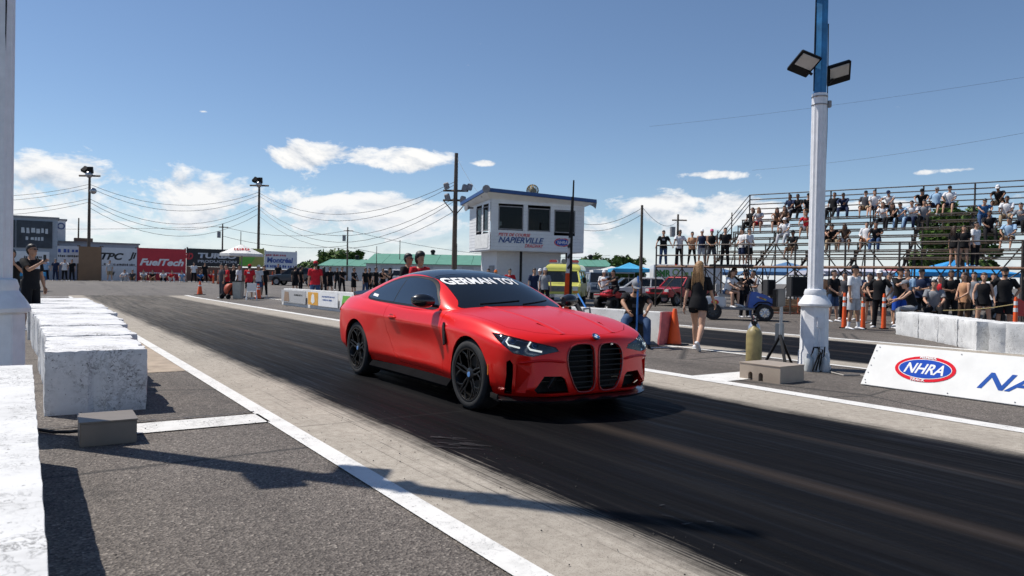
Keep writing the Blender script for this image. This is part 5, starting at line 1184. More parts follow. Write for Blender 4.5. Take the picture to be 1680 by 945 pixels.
    for s in (1, -1):
        sh, el_, wr, d2 = arms[s]; side_ = X * s; nrm = d2.cross(V((0, 1, 0)) if abs(d2.y) < .9 else V((0, 0, 1))); inn = (-side_ - d2 * (-side_).dot(d2)); inn = inn.normalized() if inn.length > .05 else V((0, 0, -1)); acr = d2.cross(inn).normalized()
        if acr.dot(V((0, -1, 0)) + V((0, 0, .5))) < 0: acr = -acr           # towards the thumb side
        pal = wr + d2 * .02; E.tube([wr - d2 * .01, pal + d2 * .02, pal + d2 * .075], [(.022, .016), (.038, .015), (.040, .013)], 8) if False else E.loft([[p + acr * (wx * cos(q)) + inn * (wy * sin(q)) for q in [2 * pi * j / 8 for j in range(8)]] for p, wx, wy in ((wr - d2 * .01, .024, .018), (pal + d2 * .02, .038, .016), (pal + d2 * .075, .040, .013))])
        for j, ln_ in enumerate((.068, .078, .073, .056)):
            b0 = pal + d2 * .072 + acr * (.030 - .020 * j); c1 = b0 + (d2 + inn * .25).normalized() * ln_ * .45; c2 = c1 + (d2 + inn * .8).normalized() * ln_ * .35; c3 = c2 + (d2 * .6 + inn).normalized() * ln_ * .25
            E.tube([b0 - d2 * .01, c1, c2, c3], [.0095, .009, .008, .006], 5)
        t0 = pal + d2 * .012 + acr * .030; E.tube([t0, t0 + (d2 * .7 + acr * .7 + inn * .2) * .034, t0 + (d2 + acr * .55 + inn * .5) * .058], [.012, .010, .007], 5)
    E.cur = 1
    for s in (1, -1): E.ell(hm @ V((s * .030, -.0865, .012)), (.013, .007, .006), 6, 4); E.add([hm @ V(p) for p in ((s * .016, -.0935, .030), (s * .046, -.086, .030), (s * .046, -.086, .036), (s * .016, -.0935, .037))], [(0, 1, 2, 3)])
    E.cur = 2; E.ell(hm @ V((0, -.093, -.062)), (.021, .006, .007), 6, 4)
    n0 = [bm.verts.new(p) for p in E.v]
    for q, mi in zip(E.f, E.mi):
        try: fc = bm.faces.new([n0[i] for i in q]); fc.material_index = mi; fc.smooth = True
        except ValueError: pass
    bm.to_mesh(me); bm.free(); me.polygons.foreach_set('use_smooth', [True] * len(me.polygons))
    me.materials.clear(); body = link('body', me, r, [SKIN[skin], EYE, LIP])
    # clothing
    def wr_(p, i): return p + V((sin(p.z * 31 + i), cos(p.z * 27 + i * 2), sin(p.x * 23))) * .006
    if not bare:
        C = MB(); g_ = .018; sel = [(t, a, b, s_) for t, a, b, s_ in TS if -.05 <= t <= .50]
        sel = [(-.07 if leg != 'dress' else -.05, .172 if not fem else .165, .128, 0)] + sel[1:]
        rg = [ring(hip + spine * t + fwd * s_, X, Yf, a + g_ + (.008 if t < .2 and not fem else 0), b + g_ + (.010 if t < .2 else 0), 18) for t, a, b, s_ in sel]
        rg.append(ring(hip + spine * .525, X, Yf, .098 if sleeve != 'none' else .105, .082, 18))
        rg = [[wr_(p, k * .7 + rr.uniform(0, .6)) for k, p in enumerate(q)] for q in rg]
        C.loft(rg, cap=False)
        if sleeve != 'none':
            for s in (1, -1):
                sh, el_, w_, d2 = arms[s]; d1 = (el_ - sh).normalized()
                pts = [sh - X * (s * .07) + spine * .0, sh + spine * .006, sh.lerp(el_, .35), sh.lerp(el_, .72)]; rd = [.072, .074, .070, .068]
                if sleeve == 'long': pts = pts[:3] + [sh.lerp(el_, .8), el_, el_.lerp(w_, .4), el_.lerp(w_, .92)]; rd = [.07, .07, .062, .054, .052, .048, .036]
                if sleeve == 'half': pts += []; 
                kf = .9 if fem else 1.0
                C.tube(pts, [q * kf for q in rd], 12, cap=False)
        sh_o = C.build('shirt', cloth(CLR[top]), r, smooth=80, fix=False)
        if print_:
            q = MB(); cz = chest + fwd * -.0; 
            L = [[chest + X * (x * .022) + spine * z + fwd * (.148 + .006 * (1 - abs(x) / 4)) for x in range(-3, 4)] for z in (-.06, -.02, .02)] if print_[1] > 0 else [[chest + X * (x * .022) + spine * z - fwd * (.142) for x in range(-3, 4)] for z in (-.03, .01, .05)]
            vs = [p for z in L for p in z]; q.add(vs, [(j * 7 + i, j * 7 + i + 1, (j + 1) * 7 + i + 1, (j + 1) * 7 + i) for j in range(2) for i in range(6)]); q.build('shirt_print', cloth(CLR[print_[0]]), sh_o, fix=False)
    Pn = MB(); 
    rg = [ring(hip + spine * t + fwd * s_, X, Yf, a + .014, b + .014, 16) for t, a, b, s_ in TS[:4]]
    if ST is not None: rg = rg[1:]
    Pn.loft(rg, cap=False)
    for s in (1, -1):
        hj, kn, an = legs[s]; d1 = (kn - hj).normalized()
        if leg == 'long': pts = [hj - d1 * .02, hj.lerp(kn, .25), hj.lerp(kn, .7), kn, kn.lerp(an, .35), kn.lerp(an, .75), an + V((0, 0, -.015))]; rd = [.10, .102, .084, .075, .073, .066, .062]
        elif leg == 'slim': pts = [hj - d1 * .02, hj.lerp(kn, .25), hj.lerp(kn, .7), kn, kn.lerp(an, .35), kn.lerp(an, .75), an + V((0, 0, .01))]; rd = [.10, .096, .074, .063, .063, .050, .043]
        elif leg == 'mini': pts = [hj - d1 * .02, hj.lerp(kn, .15), hj.lerp(kn, .32)]; rd = [.105, .112, .108]
        else: pts = [hj - d1 * .02, hj.lerp(kn, .3), hj.lerp(kn, .65), hj.lerp(kn, .92)]; rd = [.105, .108, .104, .102]
        if fem and leg != 'mini': rd = [q * .97 for q in rd]
        Pn.tube(pts, rd, 14, cap=False)
    Pn.build({'long': 'trousers', 'slim': 'trousers', 'mini': 'shorts', 'shorts': 'shorts'}[leg], cloth(CLR[bot]), r, smooth=80, fix=False)
    for s in (1, -1):
        hj, kn, an = legs[s]; sd = (an - kn).normalized(); fd = V((0, -1, 0)); tilt = 0
        if ST is None and sd.y > .4: tilt = R(42)
        q = MB(); rgs = []
        for t, w_, hh in ((-.085, .026, .050), (-.06, .040, .075), (.0, .043, .085), (.06, .044, .062), (.12, .048, .045), (.165, .036, .032), (.18, .015, .02)):
            rgs.append([V((w_ * cos(a), -t, -.075 + max(0.0, hh * (.5 + .5 * sin(a))))) for a in [2 * pi * j / 10 for j in range(10)]])
        q.loft(rgs); q.xf(M4.Translation(an) @ M4.Rotation(R(6) * s, 4, 'Z') @ M4.Rotation(tilt, 4, 'X')); q.build('shoe', cloth(CLR[shoes]), r, smooth=50)
        if socks: q = MB(); q.tube([an.lerp(kn, .32), an.lerp(kn, .05), an + V((0, 0, -.02))], [.044, .038, .042], 10, cap=False); q.build('sock', cloth(CLR[socks]), r, smooth=60)
    # hair
    if hair:
        q = MB(); rgs = []
        for t, a, yf, yb in ((-.095, .050, .030, .070), (-.05, .074, .012, .092), (-.01, .082, -.010, .106), (.03, .084, -.050, .113), (.062, .081, -.088, .108), (.095, .068, -.076, .090), (.118, .044, -.040, .058), (.128, .015, -.005, .022)):
            cy = (yf + yb) / 2; ry = (yb - yf) / 2; rgs.append([V((a * cos(2 * pi * k / 14), cy + ry * sin(2 * pi * k / 14), t)) * (1 + rr.uniform(-.02, .03)) for k in range(14)])
        q.loft(rgs)
        if big_hair != 1: q.v = [(x * big_hair, .02 + (y - .02) * big_hair * (1 if y > 0 else .9), z * big_hair + .01) for x, y, z in q.v]
        q.xf(hm)
        if longhair:
            bk = []
            for t, w_, y_, th in ((.06, .082, .060, .055), (.0, .095, .075, .055), (-.08, .108, .085, .055), (-.17, .118, .092, .050), (-.27, .120, .090, .042), (-.36, .105, .080, .034), (-.43, .060, .070, .020)):
                bk.append([HC + V((w_ * (1 + rr.uniform(-.05, .05)) * cos(a), y_ + th * sin(a), t + rr.uniform(-.008, .008))) for a in [2 * pi * j / 18 for j in range(18)]])
            q.loft(bk)
            for j in range(26 if detail < .02 else 8):
                x0 = rr.uniform(-.10, .10); q.tube([HC + V((x0 * .8, .10 + rr.uniform(0, .02), .02)), HC + V((x0, .135, -.12)), HC + V((x0 * 1.15, .138, -.27)), HC + V((x0 * 1.1 + rr.uniform(-.02, .02), .112, -.40 - rr.uniform(0, .05)))], [.008, .010, .010, .003], 4)
        q.build('hair', HAIR[hair], r, smooth=60, fix=True)
    if beard:
        q = MB(); q.ell(hm @ V((0, -.060, -.088)), (.056, .042, .038), 10, 8); q.build('beard', HAIR['black'], r, smooth=60)
    if glasses:
        q = MB()
        for s in (1, -1): q.ell(hm @ V((s * .032, -.097, .010)), (.026, .008, .017), 8, 6); q.bar(hm @ V((s * .056, -.090, .014)), hm @ V((s * .076, .0, .010)), .006)
        q.build('sunglasses', BLK, r)
    if cap:
        q = MB(); rgs = []
        for t, a, yf, yb in ((.030, .088, -.100, .118), (.065, .087, -.098, .114), (.10, .074, -.080, .094), (.125, .048, -.045, .060), (.136, .014, -.004, .022)):
            cy = (yf + yb) / 2; ry = (yb - yf) / 2; rgs.append([V((a * cos(2 * pi * k / 14), cy + ry * sin(2 * pi * k / 14), t)) for k in range(14)])
        q.loft(rgs); q.loft([[V((x, -.085 - y_ * .085 * sqrt(max(0, 1 - (x / .08) ** 2)), .040 - .018 * y_ + z)) for x in (-.078, -.055, -.03, 0, .03, .055, .078)] + [V((x, -.085 - y_ * .085 * sqrt(max(0, 1 - (x / .08) ** 2)), .033 - .018 * y_ + z)) for x in (.078, .055, .03, 0, -.03, -.055, -.078)] for y_, z in ((-.2, 0), (.3, 0), (.7, 0), (1, 0))])
        q.xf(hm); q.build('cap', cloth(CLR[cap]), r, smooth=50)
    HANDS[r.name] = [M4.Translation(r.location) @ M4.Rotation(rz, 4, 'Z') @ (arms[q_][2] * sc + arms[q_][3] * .09) for q_ in (1, -1)]
    return r
# ------------------------------------------------------------------ vehicles and props
def plain_wheel(root, c, rad, w, s, hub=STEEL, nsp=6, name='wheel'):
    wh = empty(name, c); wh.parent = root
    if s < 0: wh.rotation_euler = (0, 0, pi)
    T = MB(); T.lathe([(rad * .62, -w / 2), (rad * .95, -w / 2), (rad, -w / 2 + w * .15), (rad, w / 2 - w * .15), (rad * .95, w / 2), (rad * .62, w / 2), (rad * .60, w / 2 - .03)], 28, axis='Y', closed=True); T.build('tyre', TYRE, wh, smooth=40)
    T = MB(); T.lathe([(rad * .63, w / 2 - .01), (rad * .56, w / 2 - .03), (rad * .5, w / 2 - .07), (0, w / 2 - .07)], 28, axis='Y', closed=True); T.build('rim', hub, wh, smooth=40)
    for k in range(nsp):
        a = 2 * pi * k / nsp; sp = MB(); sp.tube([V((.02 * cos(a), w / 2 - .03, .02 * sin(a))), V((rad * .58 * cos(a), w / 2 - .025, rad * .58 * sin(a)))], [(rad * .10, .02), (rad * .07, .018)], 6); sp.build('spoke', hub, wh)
def vehicle(name, loc, rz, label, paint_m, prof, belt, roof, width, wheels, glass='vehicle_glass', rad=.33, cat='car', tumble=.14, bumper=None, group='vehicles parked in the paddock', scale=1.0, hub=STEEL, pickup=False):
    """prof: lower body side outline (x, z) front at +x; belt/roof: [x front, x rear, z] of the glasshouse"""
    r = empty(name, loc, rz, label, cat, group, scale); hw = width / 2
    m = MB(); rings = []
    for y, k in ((-hw + .0, .93), (-hw + .10, 1.0), (hw - .10, 1.0), (hw, .93)):
        cx = sum(p[0] for p in prof) / len(prof); rings.append([V((cx + (x - cx) * (k if abs(x - cx) > 1 else 1), y, z + (.0 if k == 1 else (-.03 if z > .6 else .03)))) for x, z in prof])
    m.loft(rings); me = m.mesh('body', fix=True)
    cut = MB()
    for xw in wheels: cut.cyl((xw, -hw - .3, rad), (xw, -hw + .34, rad), rad * 1.18, 28); cut.cyl((xw, hw - .34, rad), (xw, hw + .3, rad), rad * 1.18, 28)
    me = boolean(me, cut.mesh('c', fix=True)); bm = bmesh.new(); bm.from_mesh(me); bm.to_mesh(me); bm.free()
    body = link('body', smooth_mesh(me, 25), r, paint_m)
    (b0, b1, zb), (r0, r1, zr) = belt, roof; yb, yr = hw - .06, hw - .06 - tumble
    corners = lambda x0, x1, y, z: [V((x0, -y, z)), V((x0, y, z)), V((x1, y, z)), V((x1, -y, z))]
    lo, hi = corners(b0, b1, yb, zb - .02), corners(r0, r1, yr, zr)
    m = MB(); m.add(lo + hi, [(4, 5, 6, 7), (0, 3, 2, 1)]); 
    # pillars
    for i in range(4): m.tube([lo[i], hi[i]], [.055, .045], 6)
    for i in range(4): m.tube([hi[i], hi[(i + 1) % 4]], .05, 6)
    xb = (b0 + b1) / 2 - .1; xr_ = (r0 + r1) / 2 - .1
    for s in (1, -1): m.tube([V((xb, s * yb, zb)), V((xr_, s * yr, zr))], .04, 6)
    m.loft([[p + V((0, 0, .0)) for p in hi], [V((p.x * .98 + (r0 + r1) / 2 * .02, p.y * .93, p.z + .05)) for p in hi]]); m.build('cabin', paint_m, r, smooth=40)
    G = glassy(glass, (.015, .018, .02), .35, .03)
    for i in range(4):
        j = (i + 1) % 4; q = MB(); c_ = (lo[i] + lo[j] + hi[i] + hi[j]) / 4
        q.add([lo[i], lo[j], hi[j], hi[i]], [(0, 1, 2, 3)]); q.build(('windscreen', 'side_window', 'rear_window', 'side_window')[i], G, r, fix=False)
    s_ = MB(); s_.b2((b1 + .3, -hw + .2, .4), (b0 - .5, hw - .2, zb - .05)); s_.build('interior', DARKIN, r)
    for xs_w in (xb + .32, xb - .35):
        s_ = MB()
        for y in (-.38, .38): s_.box((xs_w, y, zb + .08), (.14, .45, .55)); s_.box((xs_w, y, zb + .42), (.10, .24, .18))
        s_.build('seat', DARKIN, r, bevel=.03)
    for xw in wheels:
        for s in (1, -1): plain_wheel(r, (xw, s * (hw - .13), rad), rad, .22, s, hub)
    return r
def lights(r, x, y, z, w, h, m=None, name='headlight', ry=0.0):
    for s in (1, -1):
        q = MB(); q.box((x, s * y, z), (.06, w, h)); q.build(name, m or mat('lamp_clear', (.65, .66, .66), .12, var=.1, coat=1), r, bevel=.012)
def face(a, b): return atan2(b[1] - a[1], b[0] - a[0])
# yellow rescue van
p = spot(926, 38); YEL = paint((.62, .60, .12), 'van_yellow', .35)
vrz = atan2(-p.y, -p.x) - R(6)
v = vehicle('rescue_van', p, vrz, 'yellow rescue van with red roof beacons in front of the tower', YEL, [(2.15, .42), (2.2, .75), (2.15, .98), (1.55, 1.14), (1.3, 1.18), (-2.5, 1.25), (-2.55, .5), (-2.4, .42)], (1.45, -2.45, 1.17), (.95, -2.40, 1.74), 1.98, (1.45, -1.6), rad=.36, cat='van', tumble=.16, hub=mat('hub_dark', (.08, .08, .08), .5))
q = MB(); q.box((2.19, 0, .84), (.05, 1.20, .28)); gr = q.build('grille', mat('van_grille', (.05, .05, .055), .4, metal=.4), v, bevel=.01)
for k in range(6): q = MB(); q.box((2.225, 0, .73 + k * .045), (.02, 1.16, .014)); q.build('slat', STEEL, gr)
lights(v, 2.18, .76, .86, .26, .20); lights(v, 2.18, .76, .70, .26, .08, mat('amber', None) if False else MATS['amber'], 'turn_signal')
q = MB(); q.box((2.26, 0, .50), (.12, 2.0, .16)); q.build('bumper', CHROME, v, bevel=.03)
q = MB(); q.loft([[V((.98 * a + xo, y * b, z)) for a, b in ((1, -1), (1, 1), (-2.45, 1), (-2.45, -1))] for xo, y, z in ((0, .90, 1.73), (-.02, .90, 1.86), (-.12, .84, 2.0), (-.30, .70, 2.08))]); q.build('raised_roof', YEL, v, bevel=.03)
q = MB(); q.box((.35, 0, 2.12), (.32, 1.45, .08)); lb_ = q.build('light_bar', STEEL, v, bevel=.02)
for y in (-.55, .55): q = MB(); q.box((.35, y, 2.22), (.26, .42, .16)); q.build('beacon', mat('beacon_red', (.55, .02, .02), .2, coat=.8), lb_, bevel=.04)
q = MB(); q.tube([(.5, 0, 2.22), (.62, 0, 2.22)], [.05, .13], 12); q.build('siren', GREYW, lb_, smooth=40)
for s in (1, -1): q = MB(); q.box((1.2, s * 1.12, 1.28), (.08, .16, .30)); q.build('wing_mirror', TRIM, v, bevel=.02)
text('lettering', '~', .09, INKB, v, plane_m((1.82, 0, 1.105), (0, 1, 0), (-.9, 0, .26)), bold=.03, width=.85)
# blue grey suv behind
p = spot(985, 52)
v = vehicle('parked_suv', p, atan2(-p.y, -p.x) + R(8), 'blue grey suv parked right of the yellow van', paint((.10, .13, .18), 'suv_blue'), [(2.3, .45), (2.35, .8), (2.25, 1.05), (1.2, 1.15), (-2.3, 1.18), (-2.35, .5)], (1.2, -2.25, 1.14), (.45, -2.1, 1.80), 1.98, (1.5, -1.4), rad=.38, tumble=.15)
q = MB(); q.box((2.34, 0, .86), (.05, 1.1, .26)); gr = q.build('grille', CHROME, v, bevel=.01)
for k in range(7): q = MB(); q.box((2.37, -.45 + k * .15, .86), (.02, .03, .22)); q.build('slat', TRIM, gr)
lights(v, 2.30, .78, .92, .32, .16); q = MB(); q.box((2.38, 0, .56), (.1, 1.9, .16)); q.build('bumper', STEEL, v, bevel=.03)
# red pickup
p = spot(1120, 40.5); PRED = paint((.48, .012, .02), 'pickup_red')
v = vehicle('red_pickup', p, R(186), 'red pickup truck parked behind the walking woman', PRED, [(2.45, .50), (2.5, .78), (2.42, 1.0), (1.2, 1.12), (.9, 1.14), (-.75, 1.16), (-.8, 1.10), (-2.4, 1.12), (-2.45, .55)], (1.15, -.75, 1.12), (.50, -.70, 1.68), 1.78, (1.62, -1.55), rad=.38, cat='pickup', tumble=.14, scale=.90)
lights(v, 2.46, .72, .90, .30, .17); q = MB(); q.box((2.48, 0, .88), (.05, .95, .22)); q.build('grille', TRIM, v, bevel=.01); q = MB(); q.box((2.54, 0, .58), (.14, 1.8, .2)); q.build('bumper', TRIM, v, bevel=.04)
q = MB(); q.b2((.45, -.6, 1.74), (-.65, .6, 1.76)); q.bar((.3, -.6, 1.80), (.3, .6, 1.80), .04); q.bar((-.5, -.6, 1.80), (-.5, .6, 1.80), .04); q.build('roof_rack', TRIM, v)
for s in (1, -1): q = MB(); q.box((.95, s * 1.0, 1.22), (.1, .16, .14)); q.build('wing_mirror', TRIM, v, bevel=.02)
q = MB(); q.b2((-2.35, -.72, 1.0), (-.85, .72, 1.135)); q.build('cargo_bed', TRIM, v)
# dark sedan far left
p = spot(487, 60); NAVYP = paint((.015, .018, .03), 'sedan_dark')
v = vehicle('dark_sedan', p, -YAW + R(176), 'dark blue sedan parked side-on near the red-shirted man', NAVYP, [(2.2, .35), (2.25, .6), (2.1, .78), (1.0, .92), (-1.6, .98), (-2.15, .95), (-2.25, .6), (-2.2, .38)], (1.0, -1.75, .93), (.35, -1.05, 1.40), 1.76, (1.4, -1.3), rad=.31, tumble=.18, hub=mat('hub_silver', (.5, .5, .5), .4, metal=.6))
lights(v, 2.18, .62, .68, .36, .13)
# further parked cars between tower and bleachers
for px, d, c, lb in ((1028, 56, (.10, .11, .12), 'grey car behind the seated man near the blue tent'), (1052, 44, (.60, .61, .62), 'white car peeking left of the red pickup'), (1130, 70, (.55, .56, .57), 'silver car far behind the walking woman'), (640, 62, (.55, .56, .58), 'pale car behind the crowd in black'), (720, 60, (.40, .02, .02), 'red car far behind the coupe roof'), (1345, 48, (.5, .51, .53), 'silver car under the bleachers behind the column'), (1430, 47, (.6, .6, .62), 'white car under the bleachers centre'), (1600, 44, (.10, .16, .30), 'blue car under the bleachers right')):
    p = spot(px, d); vehicle('parked_car', p, random.uniform(2.2, 3.6), lb, paint(c, 'paint_%d' % px), [(2.2, .35), (2.25, .6), (2.1, .80), (1.0, .95), (-1.6, 1.0), (-2.15, .97), (-2.25, .6), (-2.2, .38)], (1.0, -1.85, .95), (.30, -1.2, 1.46), 1.78, (1.4, -1.3), rad=.32, tumble=.18)
# white box trailer
p = spot(1105, 46); tr = empty('box_trailer', p, -YAW - R(4), 'white box trailer with green lettering behind the red pickup', 'trailer')
q = MB(); q.b2((-1.25, 0, .5), (3.0, 2.2, 2.36)); tb = q.build('box', mat('trailer_white', (.72, .73, .74), .4, var=.04), tr, bevel=.04)
text('lettering', 'BMR', .45, mat('ink_green', (.05, .24, .05), .5), tr, plane_m((-.68, -.012, 1.80), (1, 0, 0), (0, 0, 1)), bold=.05, width=1.0); text('lettering', '~', .34, mat('ink_green2', (.25, .40, .10), .5), tr, plane_m((1.0, -.012, 1.78), (1, 0, 0), (0, 0, 1)), bold=.0, width=1.1); text('lettering', '~', .16, MATS['ink_green'], tr, plane_m((-.65, -.012, 1.45), (1, 0, 0), (0, 0, 1)), bold=.03, width=1.2)
q = MB(); q.lathe([(.14, 0), (.22, 0), (.22, .01), (.14, .01)], 20, (.12, -.016, 1.88), 'Y', True); q.build('round_emblem', MATS['ink_green2'], tr)
for x_ in (.6, 1.5): plain_wheel(tr, (x_, .15, .36), .36, .22, -1)
# tents and awnings
def tent(px, d, ytop, w, dep, col, label, poles=True, sag=.0, hgt=2.1):
    p = spot(px, d); r = empty('canopy_tent', p, -YAW, label, 'tent', 'canopies in the paddock'); top = CAM_H + (hor(px) - ytop) * d / FPX - p.z
    hgt = min(hgt, top - .3); n = 8
    q = MB(); base = [V((-w / 2, -dep / 2, hgt)), V((w / 2, -dep / 2, hgt)), V((w / 2, dep / 2, hgt)), V((-w / 2, dep / 2, hgt))]; val = [b_ + V((0, 0, -.22)) for b_ in base]; pk = V((0, 0, top)); mid = [(b_ + pk) / 2 + V((0, 0, -.08)) for b_ in base]
    q.add(val + base + mid + [pk], [(i, (i + 1) % 4, 4 + (i + 1) % 4, 4 + i) for i in range(4)] + [(4 + i, 4 + (i + 1) % 4, 8 + (i + 1) % 4, 8 + i) for i in range(4)] + [(8 + i, 8 + (i + 1) % 4, 12) for i in range(4)]); me = q.build('canopy', mat('canvas_%d' % int(999 * sum(col)), col, .7, var=.08), r)
    if poles:
        for b_ in base: q = MB(); q.bar((b_.x * .97, b_.y * .97, 0), (b_.x * .97, b_.y * .97, hgt), .04); q.build('leg', GREYW, r)
    return r
tent(1178 / 1 - 0, 60, 432, 3.4, 3.0, (.05, .30, .55), 'blue canopy beside the white trailer top') if False else None
tent(1032, 50, 431, 2.6, 2.6, (.05, .36, .62), 'bright blue canopy behind the seated man'); tent(1003, 54, 437, 3.0, 2.6, (.60, .60, .58), 'off-white canopy left of the bright blue one')
tent(1565, 43, 427, 5.6, 3.4, (.03, .28, .62), 'wide bright blue canopy under the bleachers'); tent(1395, 46, 436, 6.5, 3.4, (.52, .52, .60), 'wide pale lavender canopy under the bleachers left'); tent(1180, 58, 440, 4.0, 3.0, (.06, .14, .28), 'navy blue canopy behind the golf cart'); tent(1290, 52, 430, 6.0, 3.2, (.10, .22, .40), 'blue canopy behind the bleachers left of the column')
tent(1470, 48, 437, 3.0, 3.0, (.26, .05, .06), 'dark red canopy under the bleachers'); tent(16 + 5, 40, 437, 2.2, 2.2, (.03, .32, .60), 'small blue canopy behind the left man')
# parasol with crew
up0 = spot(396, 40); par = empty('parasol', up0, 0, 'white market parasol shading the starting crew', 'parasol')
pt_ = CAM_H + (hor(396) - 401) * 40 / FPX - up0.z; q = MB(); n = 8; R_ = 1.15; q.add([V((0, 0, pt_))] + [V((R_ * cos(2 * pi * k / n), R_ * sin(2 * pi * k / n), pt_ - .52)) for k in range(n)] + [V((R_ * cos(2 * pi * k / n), R_ * sin(2 * pi * k / n), pt_ - .66)) for k in range(n)], [(0, k + 1, (k + 1) % n + 1) for k in range(n)] + [(k + 1, n + 1 + k, n + 1 + (k + 1) % n, (k + 1) % n + 1) for k in range(n)]); q.build('canopy', mat('parasol_white', (.72, .71, .68), .8, var=.05), par)
q = MB(); q.cyl((0, 0, 0), (0, 0, pt_), .03); q.build('pole', GREYW, par)
for k in range(n): a = 2 * pi * k / n; q = MB(); q.bar((0, 0, pt_ - .06), (R_ * .97 * cos(a), R_ * .97 * sin(a), pt_ - .56), .02); q.build('rib', GREYW, par)
q = MB(); q.lathe([(.0, 0), (.30, 0), (.28, .08), (.06, .12), (0, .12)], 16); q.build('base', GREYW, par, smooth=40)
d_ = V((-up0.x, -up0.y, 0)).normalized(); rt_ = V((-d_.y, d_.x, 0)); a_ = V((0, 0, pt_ - .32)) + d_ * (R_ * .6)
text('lettering', '~', .22, mat('ink_red', (.5, .03, .04), .5), par, plane_m(a_ + V((0, 0, .03)), rt_, V((0, 0, 1)) * .9 - d_ * 1.0), shear=.2, bold=.01, width=.8)
# traffic cones
CON = mat('cone_orange', (.80, .10, .012), .5, var=.06); REFL = mat('cone_band', (.75, .75, .74), .4, var=.05)
def cone(loc, h, label, bands=1, slim=False, group='orange cones'):
    r = empty('traffic_cone', loc, random.uniform(0, 1), label, 'cone', group); w = h * (.066 if slim else .19)
    q = MB(); q.box((0, 0, .015), (w * 3.0, w * 3.0, .03)); q.build('base', TRIM, r, bevel=.006)
    t = .30 if not slim else .55; q = MB(); q.lathe([(w * 1.05, .03), (w, .06), (w * t, h * .96), (w * t * .7, h), (0, h)], 20); q.build('cone_body', CON, r, smooth=40)
    for k in range(bands):
        z0 = h * (.62 + .18 * k) if not slim else h * (.62 + .17 * k); z1 = z0 + h * .10; f = lambda z: w * (1 + (t - 1) * (z - .06) / (h * .96 - .06)) + .004
        q = MB(); q.lathe([(f(z0), z0), (f(z1), z1)], 20, closed=True); q.build('band', REFL, r, smooth=40)
cone(gnd(1106, 566), .74, 'plain orange cone beside the red barrier end', 0); cone(spot(328, 42), .78, 'orange cone standing alone behind the left lane', 1); cone(spot(424, 38), .78, 'banded orange cone beside the white plastic chair', 2)
for px, d, lb in ((1386, 21.8, 'leftmost of the three tall orange delineators'), (1417, 21.6, 'tall orange delineator just right of the man in white'), (1451, 21.7, 'tall orange delineator by the striped staff member'), (1667, 19.5, 'tall orange delineator holding the rope at the right')): cone(spot(px, d), 1.05, lb, 2, True, 'tall orange delineators')
for px, d, lb in ((358, 58, 'far left orange post by the fence'), (434, 58, 'orange post left of the dark sedan'), (447, 60, 'second orange post left of the dark sedan'), (350, 60, 'faint orange post near the black banner')): cone(spot(px, d), 1.1, lb, 1, True, 'tall orange delineators')
# rope to the delineator
a_, b_ = spot(1548, 20.5) + V((0, 0, .62)), spot(1667, 19.5) + V((0, 0, .86)); q = MB(); q.tube([a_.lerp(b_, t / 8) - V((0, 0, .05 * sin(pi * t / 8))) for t in range(9)], .014, 5); tag(q.build('rope', mat('rope', (.35, .28, .13), .9)), 'pale rope stretched above the curved block wall', 'rope')
# grey sensor box at the left and beige box at the right
BOXG = mat('sensor_box', (.23, .20, .17), .45, metal=.25, var=.08)
q = MB(); q.box((0, 0, .085), (.37, .40, .17)); r = empty('sensor_box', (.53, 6.33, 0), R(-1), 'plain grey metal box beside the concrete blocks', 'box'); q.build('case', BOXG, r, bevel=.006); q = MB(); q.box((0, -.0, .176), (.385, .415, .012)); q.build('lid', BOXG, r, bevel=.003)
r = empty('sensor_box', (8.30, 6.22, 0), R(2), 'beige metal box with two keyhole openings at the right line', 'box'); q = MB(); q.box((0, 0, .105), (.52, .62, .21)); me = q.mesh('c', fix=True)
cut = MB()
for y in (-.02, .14): cut.prism([(y + .034, -.02), (y + .034, .075)] + [(y + .034 * cos(a), .075 + .034 * sin(a)) for a in [pi * j / 8 for j in range(1, 8)]] + [(y - .034, .075), (y - .034, -.02)], -.40, -.12, (0, 0, 0), (0, 1, 0), (0, 0, 1), (1, 0, 0))
bx_ = link('case', boolean(me, cut.mesh('c', fix=True)), r, mat('box_beige', (.36, .30, .24), .5, var=.08)); q = MB(); q.box((0, 0, .2165), (.535, .635, .012)); q.build('lid', MATS['box_beige'], r, bevel=.003)
r = empty('sensor_box', (10.45, 5.55, 0), R(-5), 'grey metal box half hidden behind the slanted board', 'box'); q = MB(); q.box((0, 0, .10), (.75, .5, .20)); q.build('case', BOXG, r, bevel=.006); q = MB(); q.box((0, 0, .207), (.77, .52, .012)); q.build('lid', BOXG, r, bevel=.003)
q = MB(); q.tube([(.05, 6.95, .02), (.2, 6.72, .02), (.30, 6.62, .03), (.36, 6.52, .05)], .014, 6); tag(q.build('cable', TRIM), 'black cable running into the plain grey box', 'cable')
q = MB(); q.tube([(9.75, 6.3, .015), (9.6, 6.0, .012), (9.85, 5.9, .012), (9.75, 5.6, .012), (9.6, 5.45, .012)], .012, 5); tag(q.build('cable', mat('cable_pale', (.35, .33, .30), .7)), 'pale cable on the ground below the right column', 'cable')
